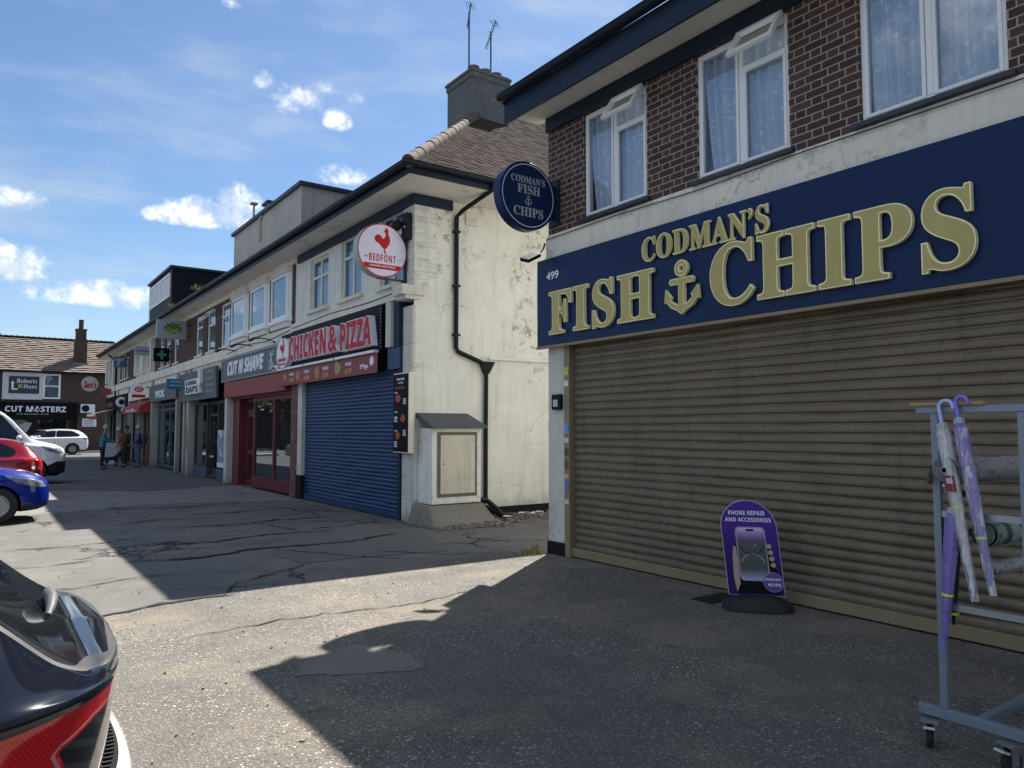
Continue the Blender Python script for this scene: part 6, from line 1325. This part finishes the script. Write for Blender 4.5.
# rear wiper: pivot on the lower glass, short arm lying towards the near side
px_, pz_ = -BL / 2 + .165, 1.035
mb = MB(); mb.tube([(px_ + .004, -.075, pz_ + .045), (px_, -.05, pz_ + .052), (px_ - .005, .0, pz_ + .044), (px_ + .0, .06, pz_ + .030), (px_ + .012, .13, pz_ + .018)], [.012, .018, .019, .014, .008], 14); wp = cpart('wiper_arm', mb, plain('grey_wiper', (.085, .088, .09), .5), bk, smooth=60)
mb = MB(); mb.lathe([(.030, 0), (.030, .02), (.02, .03)], (px_ + .02, -.04, pz_ + .005), (-.7, 0, .7), 16); cpart('wiper_pivot', mb, M['car_black'], wp, smooth=40)

# ================================================================== PAVEMENT OBJECTS
ab = thing('pavement_sign', 'purple round-topped phone repair sign on a black base before the brown shutter', 'sign', (5.74, 4.26, 0))
rv = Vector((.66, -.75, 0)).normalized(); nv = Vector((-rv.y * -1, -rv.x, 0)); nv = Vector((rv.y, -rv.x, 0)); nv = nv if nv.x < 0 else -nv
tl_ = R(6.0); rv2 = rv * math.cos(tl_) + Vector((0, 0, 1)) * math.sin(tl_) * 0; up2 = (Vector((0, 0, 1)) * math.cos(tl_) - rv * math.sin(tl_) * .9 - nv * .10).normalized()
AF = (tuple(Vector((5.74, 4.26, .115))), tuple(rv), tuple(up2), tuple(nv))
W_, H_ = .245, .85
bd = [(-W_, 0), (W_, 0), (W_, H_ - W_)] + [(W_ * math.cos(math.pi * k / 24), H_ - W_ + W_ * math.sin(math.pi * k / 24)) for k in range(1, 24)] + [(-W_, H_ - W_)]
sc = lambda P, k: [(x * k, (y - H_ / 2) * (1 - (1 - k) * .55) + H_ / 2) for x, y in P]
pv, g, b = new_mat('purple_print'); x, y, z = g.xyz(pos(g)); hgt = g.ss(z, .25, .95)
n_ = g.noise(pos(g), 3.5, 4, .6); g.put(b.inputs['Base Color'], g.mix(g.m('ADD', hgt, g.m('MULTIPLY', g.m('SUBTRACT', n_, .5), .8), clamp=True), (.030, .008, .110), (.085, .022, .290))); b.inputs['Roughness'].default_value = .4; b.inputs['Specular IOR Level'].default_value = .15
part('edge_frame', MB().extrude(bd, AF, -.02, .012), M['dull_letter'], ab)
part('poster', MB().extrude(sc(bd, .975), AF, .0125, .0145), pv, ab)
def rrect(x0, x1, y0, y1, r, n=6):
    out = []
    for cx_, cy_, a0 in ((x1 - r, y1 - r, 0), (x0 + r, y1 - r, 90), (x0 + r, y0 + r, 180), (x1 - r, y0 + r, 270)): out += [(cx_ + r * math.cos(R(a0 + 90 * k / n)), cy_ + r * math.sin(R(a0 + 90 * k / n))) for k in range(n + 1)]
    return out
mb = MB(); text(mb, sansb('PHONE REPAIR'), AF, -.165, .155, .715, .755, .015, .017, .0); text(mb, sansb('AND ACCESSORIES'), AF, -.20, .20, .655, .692, .015, .017, .0); part('lettering', mb, M['sign_white'], ab)
lower = [(-.17, .02), (.20, .02), (.23, .12), (.19, .26), (.17, .40), (.15, .45), (-.15, .45), (-.165, .30)]
part('dark_sleeve', MB().extrude(lower, AF, .0150, .0158), M['black_panel'], ab)
sk = plain('pale_hand', (.42, .30, .24), .6, var=.3, scale=20)
hand = MB(); hand.extrude([(-.165, .03), (-.13, .10), (-.128, .30), (-.135, .43), (-.155, .44), (-.17, .36), (-.18, .16)], AF, .0160, .0166)
for k in range(4): hand.extrude([(.155 + .006 * k + .028 * math.cos(q) * .8, .44 - .055 * k + .022 * math.sin(q)) for q in [math.pi * 2 * j / 10 for j in range(10)]], AF, .0160, .0166)
part('printed_hand', hand, sk, ab)
part('phone', MB().extrude(rrect(-.125, .135, .13, .61, .04), AF, .0168, .0176), M['chrome'] if 0 else plain('phone_rim', (.30, .27, .36), .3), ab)
scm, g, b = new_mat('phone_screen'); x, y, z = g.xyz(pos(g)); t0 = g.ss(z, .26, .70); c = g.mix(g.ss(z, .22, .36), (.30, .38, .58), (.006, .010, .026)); c = g.mix(g.ss(z, .52, .60), c, (.03, .012, .05)); c = g.mix(g.ss(z, .59, .68), c, (.36, .18, .50)); c = g.mix(g.ss(z, .66, .73), c, (.66, .62, .74)); g.put(b.inputs['Base Color'], c); b.inputs['Roughness'].default_value = .15
sn = part('phone_screen', MB().extrude(rrect(-.115, .125, .14, .60, .034), AF, .0178, .0184), scm, ab)
mb = MB(); mb.extrude(rrect(-.03, .04, .572, .590, .008, 4), AF, .0186, .0190); mb.extrude([(.005 + .105 * math.cos(a), .46 + .10 * math.sin(a)) for a in [math.pi * (1.05 + .9 * k / 16) for k in range(17)]] + [(.005 + .098 * math.cos(a), .46 + .093 * math.sin(a)) for a in [math.pi * (1.95 - .9 * k / 16) for k in range(17)]], AF, .0186, .0190); part('screen_mark', mb, M['black_panel'], sn)
mb = MB(); mb.extrude([(.005 + .105 * math.cos(a), .27 + .10 * math.sin(a)) for a in [math.pi * (.08 + .84 * k / 16) for k in range(17)]] + [(.005 + .099 * math.cos(a), .27 + .094 * math.sin(a)) for a in [math.pi * (.92 - .84 * k / 16) for k in range(17)]], AF, .0186, .0190); mb.extrude([(.02, .43), (.05, .455), (.048, .46), (.018, .435)], AF, .0186, .0190); part('screen_arc', mb, M['dull_letter'], sn)
bdg = part('badge', MB().extrude(disc(32, .082, .155, .125), AF, .0195, .0205), plain('badge_purple', (.085, .03, .24), .3), ab)
part('badge_rim', MB().extrude(disc(32, .086, .155, .125), AF, .0188, .0194), M['dull_letter'], bdg)
mb = MB(); text(mb, sansb('ENQUIRE'), AF, .090, .220, .135, .160, .021, .0222, .0); text(mb, sansb('WITHIN'), AF, .105, .215, .090, .115, .021, .0222, .0); part('lettering', mb, M['sign_white'], bdg)
bo = MB(); n = 28
for zz, s_ in ((0, 1.0), (.05, .98), (.11, .62), (.12, .5)):
    for k in range(n):
        a = 2 * math.pi * k / n; cc = lambda t: math.copysign(abs(t) ** .7, t); p = Vector((5.74, 4.26, zz)) + rv * .31 * s_ * cc(math.cos(a)) + nv * .19 * s_ * cc(math.sin(a)); bo.v.append(tuple(p))
for i in range(3):
    for k in range(n): k2 = (k + 1) % n; bo.f.append((i * n + k, i * n + k2, (i + 1) * n + k2, (i + 1) * n + k))
bo.f.append(tuple(range(3 * n, 4 * n))); part('base', bo, M['rubber'], ab, smooth=50)
mb = MB()
for k in range(9): mb.box(5.55 + 0, 6.02, 4.62 + k * .028, 4.636 + k * .028, -.002, .006)
for xx in (5.55, 5.78, 6.005): mb.box(xx, xx + .015, 4.60, 4.87, -.003, .0055)
solo('drain_grate', mb, M['metal_dark'], 'dark drain grating in the ground to the left of the purple phone sign', 'drain', (5.78, 4.73, 0))

# ---- stock trolley with fabric rolls and umbrellas
tr = thing('stock_trolley', 'blue-grey steel trolley on castors holding cloth rolls and umbrellas, far right', 'trolley', (4.0, 1.7, 0))
XA, XB, YL, YR = 4.0, 5.30, 1.86, 1.465
def frame_end(X):
    mb = MB(); mb.box(X - .02, X + .02, 1.05, 1.985, .155, .205); return mb
for X in (XA, XB): part('bottom_rail', frame_end(X), M['blue_steel'], tr, bev=.004)
for X in (XA, XB):
    for Y in (YL, YR, 1.12):
        mb = MB(); mb.box(X - .016, X + .016, Y - .018, Y + .018, .206, 1.685); part('post', mb, M['blue_steel'], tr, bev=.003)
for X in (XA, XB): mb = MB(); mb.box(X - .02, X + .02, 1.05, 1.95, 1.686, 1.722); part('top_rail', mb, M['blue_steel'], tr, bev=.004)
for z in (1.16, .70):
    mb = MB(); mb.box(XA - .010, XA + .010, YR + .019, YL - .019, z, z + .032); part('cross_rail', mb, M['metal_grey'], tr)
    mb = MB(); mb.box(XB - .010, XB + .010, YR + .019, YL - .019, z, z + .032); part('cross_rail', mb, M['metal_grey'], tr)
mb = MB(); mb.box(XA + .021, XB - .021, 1.69, 1.73, .16, .20); part('base_beam', mb, M['blue_steel'], tr, bev=.004)
mb = MB(); mb.bar((XA + .02, YR - .02, .42), (XB - .02, YR - .02, .95), .03, .02); part('brace', mb, M['blue_steel'], tr)
mb = MB()
for k in range(17): z = .34 + k * .078; mb.box(XA - .006, XA + .004, YR - .062, YR - .019, z, z + .03)
part('peg', mb, M['metal_grey'], tr)
mb = MB(); mb.box(XA - .010, XA + .010, YR - .075, YR - .0625, .21, 1.685); part('peg_strip', mb, M['blue_steel'], tr)
for (X, Y, a) in ((XA - .03, 1.925, .4), (XA - .03, 1.56, -.3), (XB, 1.925, .2), (XB, 1.2, .1)):
    mb = MB(); rt = Matrix.Rotation(a, 3, 'Z'); ax = rt @ Vector((0, 1, 0)); c = Vector((X, Y, .055)); mb.lathe([(.03, -.016), (.052, -.014), (.055, -.008), (.055, .008), (.052, .014), (.03, .016)], c, ax, 20); ca = part('castor', mb, M['rubber'], tr, smooth=40)
    mb = MB(); 
    for s_ in (-.022, .022): mb.obox(c + ax * s_ + Vector((0, 0, .03)), (.045, .004, .09), rt)
    mb.obox(c + Vector((0, 0, .082)), (.08, .08, .012), rt); mb.cyl(c - ax * .024, c + ax * .024, .008, 8); part('fork', mb, M['metal_grey'], ca)
    mb = MB(); mb.obox(c + rt @ Vector((-.055, 0, .055)), (.045, .05, .012), rt @ Matrix.Rotation(R(20), 3, 'Y')); part('brake_pedal', mb, M['lens_grey'], ca)
solo('wood_strip', MB().box(3.965, 4.005, 1.62, 1.97, 1.7235, 1.742), M['wood'], 'bare wooden strip lying along the top rail of the trolley', 'wood strip', (4, 1.8, 1.72), bev=.003)
def roll(label, x0, x1, y, z, r, m, flap):
    t = thing('cloth_roll', label, 'cloth roll', (x0, y, z - r)); mb = MB(); n = 26; nx = 14
    for i in range(nx + 1):
        x = x0 + (x1 - x0) * i / nx
        for k in range(n):
            a = 2 * math.pi * k / n; rr_ = r * (1 + .035 * math.sin(a * 3 + i * .9) + .03 * math.sin(i * 1.7 + a)); mb.v.append((x + (.012 * math.sin(a * 2) if i in (0, nx) else 0), y + rr_ * math.cos(a), z + rr_ * math.sin(a) - .008 * math.sin(math.pi * i / nx)))
    for i in range(nx):
        for k in range(n): k2 = (k + 1) % n; mb.f.append((i * n + k, i * n + k2, (i + 1) * n + k2, (i + 1) * n + k))
    part('cloth', mb, m, t, smooth=60, fix=False)
    mb = MB(); pts = [(x0 - .004, y + r * (1 - k * .014) * math.cos(k * .55) * .93, z + r * (1 - k * .014) * math.sin(k * .55) * .93) for k in range(52)]; mb.tube(pts, .0018, 5); mb.lathe([(r * .26, -.01), (r * .26, .02), (r * .2, .02), (r * .2, -.01)], (x0, y, z), (1, 0, 0), 16); part('rolled_end', mb, M['dull_letter'], t)
    if flap:
        mb = MB(); 
        for k in range(8): t_ = k / 7; mb.v += [(x0 - .005 + .01 * math.sin(t_ * 4), y + r + .004 + .035 * t_, z + .02 - flap * t_), (x1, y + r + .004 + .02 * t_, z + .02 - flap * t_ * .7)]
        for k in range(7): mb.f.append((2 * k, 2 * k + 1, 2 * k + 3, 2 * k + 2))
        part('loose_flap', mb, m, t, smooth=60, fix=False)
    mb = MB(); mb.cyl((x0 - .02, y, z - r - .012), (x1 + .05, y, z - r - .012), .008, 8); part('support_rod', mb, M['metal_grey'], t)
    return t
def cloth(name, c1, c2, c3, sc_, stripes=0):
    m, g, b = new_mat(name); p = pos(g); v = g.voro(p, sc_, 'F1'); c = g.mix(g.ss(v, .28, .40), c2, c1); n_ = g.noise(p, sc_ * 1.5, 4, .6); c = g.mix(g.ss(n_, .58, .66), c, c3)
    if stripes: x, y, z = g.xyz(p); s_ = g.m('SINE', g.m('MULTIPLY', x, stripes)); c = g.mix(g.ss(s_, .3, .5), c, c2)
    g.put(b.inputs['Base Color'], c); b.inputs['Roughness'].default_value = .45; return m
roll('grey floral cloth roll, uppermost on the trolley, with a loose flap', 3.93, 5.28, 1.79, 1.40, .064, cloth('grey_floral_cloth', (.30, .29, .28), (.16, .14, .14), (.42, .40, .38), 26), .10)
roll('green and white patterned cloth roll, just below the grey floral one', 4.02, 5.28, 1.66, 1.09, .058, cloth('green_pattern_cloth', (.26, .32, .26), (.05, .07, .06), (.58, .60, .56), 20, 38), .05)
roll('narrow pale cloth roll low on the trolley', 4.06, 5.28, 1.66, .92, .030, cloth('pale_cloth', (.42, .42, .40), (.2, .2, .2), (.5, .5, .5), 24), 0)
def umbrella(label, top, tip, canopy_m, handle_m, hook=.038, rmax=.034, band=.66, sleeve=True, tag_=False, flip=1):
    t = thing('umbrella', label, 'umbrella', tuple(Vector(top))); a, b_ = Vector(top), Vector(tip); d = (b_ - a).normalized(); L = (b_ - a).length
    side = Vector((0, -1, 0)) * flip; side = (side - d * side.dot(d)).normalized(); hp = [a + d * .03]; hp.append(a - d * .085)
    c = a - d * .085 + side * hook
    for k in range(1, 11): th = math.pi * (1 - k / 10 * 1.12); hp.append(c + side * hook * math.cos(th) - d * hook * math.sin(th))
    mb = MB(); mb.tube(hp, .0095, 10); part('handle', mb, handle_m, t, smooth=60)
    mb = MB(); n = 28; prof = [(0, .55), (.03, .80), (.12, 1.0), (.35, .92), (.6, .70), (.8, .48), (.9, .30), (.93, .12)]; u = d.orthogonal().normalized(); w = d.cross(u); prev = None; r_ = random.Random(len(label))
    PR = cr(prof, 4)
    for tt, rr_ in PR:
        for k in range(n):
            an_ = 2 * math.pi * k / n + tt * 3.2; q = rmax * rr_ * (1 + .16 * math.sin(an_ * 8)); mb.v.append(tuple(a + d * (.0 + tt * L) + (u * math.cos(an_) + w * math.sin(an_)) * q))
    for i in range(len(PR) - 1):
        for k in range(n): k2 = (k + 1) % n; mb.f.append((i * n + k, i * n + k2, (i + 1) * n + k2, (i + 1) * n + k))
    ca = part('canopy', mb, canopy_m, t, smooth=60, fix=False)
    mb = MB(); mb.lathe([(rmax * .55, 0), (rmax * .95, .012), (rmax * .9, .03), (rmax * .5, .035)], a - d * .012, d, 8); part('rib_tips', mb, M['dull_letter'], ca)
    mb = MB(); mb.tube([a + d * L * .92, b_], [.010, .007], 8); part('ferrule', mb, handle_m, t)
    bd_ = MB(); q = a + d * L * band; bd_.lathe([(rmax * .80, -.006), (rmax * .82, .006)], q, d, 16); part('band', bd_, plain('neon_band', (.55, .70, .05), .5), t)
    if tag_: mb = MB(); q = a + d * L * .36; fr = (tuple(q + Vector((-rmax - .002, 0, 0))), (0, -1, 0), tuple(-d), (-1, 0, 0)); mb.extrude([(-.026, -.04), (.026, -.04), (.026, .04), (-.026, .04)], fr, 0, .002); tg_ = part('price_tag', mb, plain('tag_dark_red', (.20, .02, .025), .5), t); mb = MB(); mb.extrude([(-.014, .0), (.016, .0), (.016, .026), (-.014, .026)], fr, .0022, .003); part('tag_patch', mb, M['lens_grey'], tg_)
    if sleeve:
        m, g, bb = new_mat('clear_sleeve'); bb.inputs['Base Color'].default_value = (.85, .85, .9, 1); bb.inputs['Roughness'].default_value = .18; g.put(bb.inputs['Alpha'], g.m('ADD', .14, g.m('MULTIPLY', g.ss(g.noise(g.vscale(pos(g), (30, 30, 6)), 1.5, 4, .7), .5, .62), .45)))
        mb = MB(); 
        for i, (tt, rr_) in enumerate(((.05, 1.10), (.4, 1.1), (.75, .80), (1.0, .62), (1.06, .60))):
            for k in range(14):
                an_ = 2 * math.pi * k / 14; q = rmax * rr_ * (1.04 + .10 * math.sin(an_ * 3 + i)); mb.v.append(tuple(a + d * tt * L + (u * math.cos(an_) + w * math.sin(an_)) * q))
        for i in range(4):
            for k in range(14): k2 = (k + 1) % 14; mb.f.append((i * 14 + k, i * 14 + k2, (i + 1) * 14 + k2, (i + 1) * 14 + k))
        part('plastic_sleeve', mb, m, t, smooth=60, fix=False)
    return t
pur = plain('purple_cloth', (.20, .15, .44), .4, var=.35, scale=25); clr = plain('clear_white_cloth', (.50, .49, .48), .35, var=.4, scale=25); lil = plain('lilac_handle', (.42, .47, .84), .35, var=.05); vio = plain('violet_handle', (.19, .18, .62), .35, var=.05); blk = plain('black_cloth', (.014, .014, .016), .6, var=.4)
umbrella('clear white umbrella with lilac hook and red tag hung on the trolley', (3.955, 1.808, 1.625), (3.945, 1.685, .82), clr, lil, hook=.034, rmax=.030, tag_=True, band=.50)
umbrella('purple umbrella in clear sleeve hung on the top rail, violet hook', (3.955, 1.728, 1.650), (3.945, 1.605, .86), pur, vio, hook=.028, rmax=.028, band=.72)
umbrella('purple umbrella hung low on the trolley below the clear one', (3.955, 1.765, 1.205), (3.950, 1.838, .50), pur, vio, hook=.022, rmax=.033, band=.60, flip=-1, sleeve=False)
umbrella('black umbrella hung behind the lower purple umbrella', (4.035, 1.80, 1.19), (4.035, 1.822, .62), blk, M['plastic_black'], hook=.022, rmax=.030, band=.9, flip=1, sleeve=False)

# ================================================================== PEOPLE AND DOG
def skinned(name, pts, edges, mat_, parent, sub=1):
    """one continuous limb surface grown round a jointed skeleton"""
    me = bpy.data.meshes.new(name); me.from_pydata([p[:3] for p in pts], edges, []); o = bpy.data.objects.new(name, me); COL.objects.link(o)
    md = o.modifiers.new('skin', 'SKIN'); sl = me.skin_vertices[0].data if me.skin_vertices else None
    if sl is None:
        bm = bmesh.new(); bm.from_mesh(me); ly = bm.verts.layers.skin.verify(); bm.to_mesh(me); bm.free(); sl = me.skin_vertices[0].data
    for i, p in enumerate(pts): sl[i].radius = (p[3], p[4] if len(p) > 4 else p[3]); sl[i].use_root = (i == 0)
    o.modifiers.new('sub', 'SUBSURF').levels = sub; o.modifiers['sub'].render_levels = sub
    bpy.context.view_layer.update(); dg = bpy.context.evaluated_depsgraph_get(); m2 = bpy.data.meshes.new_from_object(o.evaluated_get(dg))
    bpy.data.objects.remove(o); m2.materials.clear(); m2.materials.append(mat_); m2.polygons.foreach_set('use_smooth', [True] * len(m2.polygons)); m2.name = name
    q = bpy.data.objects.new(name, m2); COL.objects.link(q); q.parent = parent; return q
def person(label, x, y, head_dir, top_m, leg_m, hair_m, lean=0.0, arms=((.20, .17, 1.02), (.10, .26, .92)), h=1.0, sleeves=True, skin=(.26, .16, .115), backpack=None):
    root = thing('person', label, 'person', (x, y, 0)); root.rotation_euler.z = head_dir; root.scale = (h, h, h); sm = plain('skin', skin, .6)
    def tx(p):                                                     # bend forward at the hip
        xx, yy, zz, *r = p
        if zz > .93 - 1e-6: dz = zz - .93; xx, zz = xx + dz * math.sin(lean), .93 + dz * math.cos(lean)
        return (xx, yy, zz, *r)
    arm = []
    for s_, (ax, ay, az) in zip((1, -1), arms): arm.append([(0, s_ * .18, 1.41), ((ax * .25) - .03, s_ * (.24 + .02), (1.41 + az) / 2 - .05), (ax, s_ * ay, az)])
    P = [(0, 0, .95, .085, .075), (0, 0, 1.15, .08, .07), (.0, 0, 1.36, .11, .085), (.02, 0, 1.48, .05), (.03, 0, 1.56, .055), (.05, 0, 1.66, .085, .10), (.05, 0, 1.74, .07, .08)]; E = [(0, 1), (1, 2), (2, 3), (3, 4), (4, 5), (5, 6)]
    def chain(start, pts):
        i = start
        for p in pts: P.append(p); E.append((i, len(P) - 1)); i = len(P) - 1
        return i
    for s_, a in zip((1, -1), arm):
        w = chain(2, [(*a[0], .055), (*a[1], .042), (*a[2], .030)]); wx, wy, wz = a[2]; hv = (Vector(a[2]) - Vector(a[1])).normalized(); pm_ = Vector(a[2]) + hv * .07; pi = chain(w, [(*pm_, .030, .018)])
        for k in range(4): b0 = pm_ + Vector((0, (k - 1.5) * .018, 0)); f1 = b0 + hv * .045; f2 = f1 + hv * (.03 + .006 * (k in (1, 2))) + Vector((-.008, 0, -.012)); chain(pi, [(*f1, .009), (*f2, .008)])
        chain(w, [(*(Vector(a[2]) + hv * .04 + Vector((.03, 0, 0))), .010), (*(Vector(a[2]) + hv * .075 + Vector((.045, 0, 0))), .009)])
    for s_ in (1, -1): chain(0, [(.0, s_ * .095, .88, .085), (.02, s_ * .10, .50, .058), (-.01, s_ * .105, .10, .042), (.13, s_ * .115, .04, .040, .035)])
    body = skinned('body', [tx(p) for p in P], E, sm, root, 1)
    # clothes follow the same joints
    TP = [(0, 0, .74, .150, .130), (0, 0, 1.0, .155, .13), (0, 0, 1.2, .15, .125), (0, 0, 1.37, .15, .115), (.02, 0, 1.47, .075)]; TE = [(0, 1), (1, 2), (2, 3), (3, 4)]
    if sleeves:
        for a in arm:
            i = 3
            for p, r in ((a[0], .072), (a[1], .056), (tuple(Vector(a[1]).lerp(Vector(a[2]), .85)), .044)): TP.append((*p, r)); TE.append((i, len(TP) - 1)); i = len(TP) - 1
    skinned('jacket', [tx(p) for p in TP], TE, top_m, root, 1)
    LP = [(0, 0, .95, .135, .115)]; LE = []
    for s_ in (1, -1):
        i = 0
        for p in ((0, s_ * .10, .87, .102), (.02, s_ * .105, .50, .074), (-.01, s_ * .108, .12, .064)): LP.append(p); LE.append((i, len(LP) - 1)); i = len(LP) - 1
    skinned('trousers', LP, LE, leg_m, root, 1)
    for s_ in (1, -1): mb = MB(); mb.sphere((.07, s_ * .112, .05), .05, 12, 8, (2.6, 1.0, .95)); cpart('shoe', mb, plain('shoe', (.05, .045, .04), .6), root, smooth=60)
    hc = tx((.045, 0, 1.70)); fw = Vector((math.cos(lean * .5), 0, -math.sin(lean * .5)))
    mb = MB(); mb.sphere((hc[0] - .018, 0, hc[2] + .025), .108, 14, 10, (.98, .88, 1.0)); cpart('hair', mb, hair_m, root, smooth=60)
    mb = MB(); mb.sphere((hc[0] + .098, 0, hc[2] - .035), .016, 8, 6, (1, .8, 1.4)); 
    for s_ in (1, -1): mb.sphere((hc[0] + .083, s_ * .035, hc[2] - .005), .011, 8, 6)
    cpart('face_features', mb, plain('face_shade', tuple(k * .6 for k in skin), .6), root, smooth=60)
    if backpack: mb = MB(); mb.box(-.30, -.13, -.15, .15, 1.0, 1.42); bpk = solo('backpack', MB().box(0, .1, 0, .1, 0, .1), backpack, 'x', 'backpack', (0, 0, 0)); bpy.data.objects.remove(bpk); cpart('backpack', mb, backpack, root, smooth=40, bev=.05)
    return root
grey_hair = plain('grey_hair', (.33, .32, .31), .8, var=.2); dark_hair = plain('dark_hair', (.03, .022, .018), .8); white_hair = plain('white_hair', (.42, .41, .40), .8)
teal = plain('teal_vest', (.025, .15, .24), .7, var=.2); dkt = plain('dark_trousers', (.012, .012, .015), .8); jean = plain('blue_jeans', (.045, .085, .14), .8, var=.3); blj = plain('royal_blue_jacket', (.022, .03, .15), .6, var=.2); org = plain('rust_orange_top', (.13, .032, .010), .7, var=.2); bkt = plain('black_coat', (.012, .012, .014), .8)
person('person with grey hair in a teal jacket and black trousers facing the shops', 4.05, 34.2, R(-10), teal, dkt, grey_hair, .10, ((.32, .14, 1.16), (.30, .15, 1.10)))
person('white-haired person in a rust orange top leaning forward between two others', 5.15, 36.2, R(200), org, dkt, white_hair, .35, ((.30, .16, .98), (.26, .18, .94)), .97)
person('person in royal blue jacket and jeans with a black backpack by the post office', 5.62, 35.6, R(172), blj, jean, grey_hair, .04, ((.30, .17, 1.0), (.16, .24, .95)), backpack=plain('black_backpack', (.013, .013, .015), .7))
person('person in a black coat standing at the shop door behind the others', 5.55, 38.2, R(-160), bkt, dkt, dark_hair, .05)
dg_ = thing('dog', 'small black dog with pale chest standing between the people', 'dog', (4.55, 35.5, 0)); dg_.rotation_euler.z = R(20)
DP = [(-.20, 0, .40, .075), (0, 0, .40, .085), (.20, 0, .43, .095), (.30, 0, .53, .06), (.36, 0, .62, .068), (.46, 0, .60, .035), (-.30, 0, .46, .022), (-.38, 0, .56, .014)]; DE = [(0, 1), (1, 2), (2, 3), (3, 4), (4, 5), (0, 6), (6, 7)]
for s_ in (1, -1):
    for st_, pts in ((2, [(.21, s_ * .07, .34, .04), (.20, s_ * .075, .18, .025), (.21, s_ * .075, .02, .024)]), (0, [(-.20, s_ * .07, .33, .055), (-.15, s_ * .075, .24, .032), (-.26, s_ * .075, .13, .02), (-.24, s_ * .075, .02, .022)])):
        i = st_
        for p in pts: DP.append(p); DE.append((i, len(DP) - 1)); i = len(DP) - 1
    DP.append((.34, s_ * .05, .68, .018)); DE.append((4, len(DP) - 1))
skinned('body', DP, DE, plain('black_fur', (.015, .014, .013), .9), dg_, 1); mb = MB(); mb.sphere((.27, 0, .42), .085, 10, 8, (.8, .9, 1.2)); cpart('chest_patch', mb, plain('pale_fur', (.42, .38, .28), .9), dg_, smooth=60)
ps = thing('pavement_sign', 'pale grey pavement board behind the person in the teal jacket', 'sign', (4.9, 38.5, 0)); mb = MB(); mb.obox((4.9, 38.5, .52), (.55, .04, 1.0), Matrix.Rotation(R(-12), 3, 'X')); part('front_board', mb, M['dull_letter'], ps, bev=.01); mb = MB(); mb.obox((4.9, 38.85, .50), (.55, .04, 1.0), Matrix.Rotation(R(14), 3, 'X')); part('back_board', mb, M['dull_letter'], ps, bev=.01)
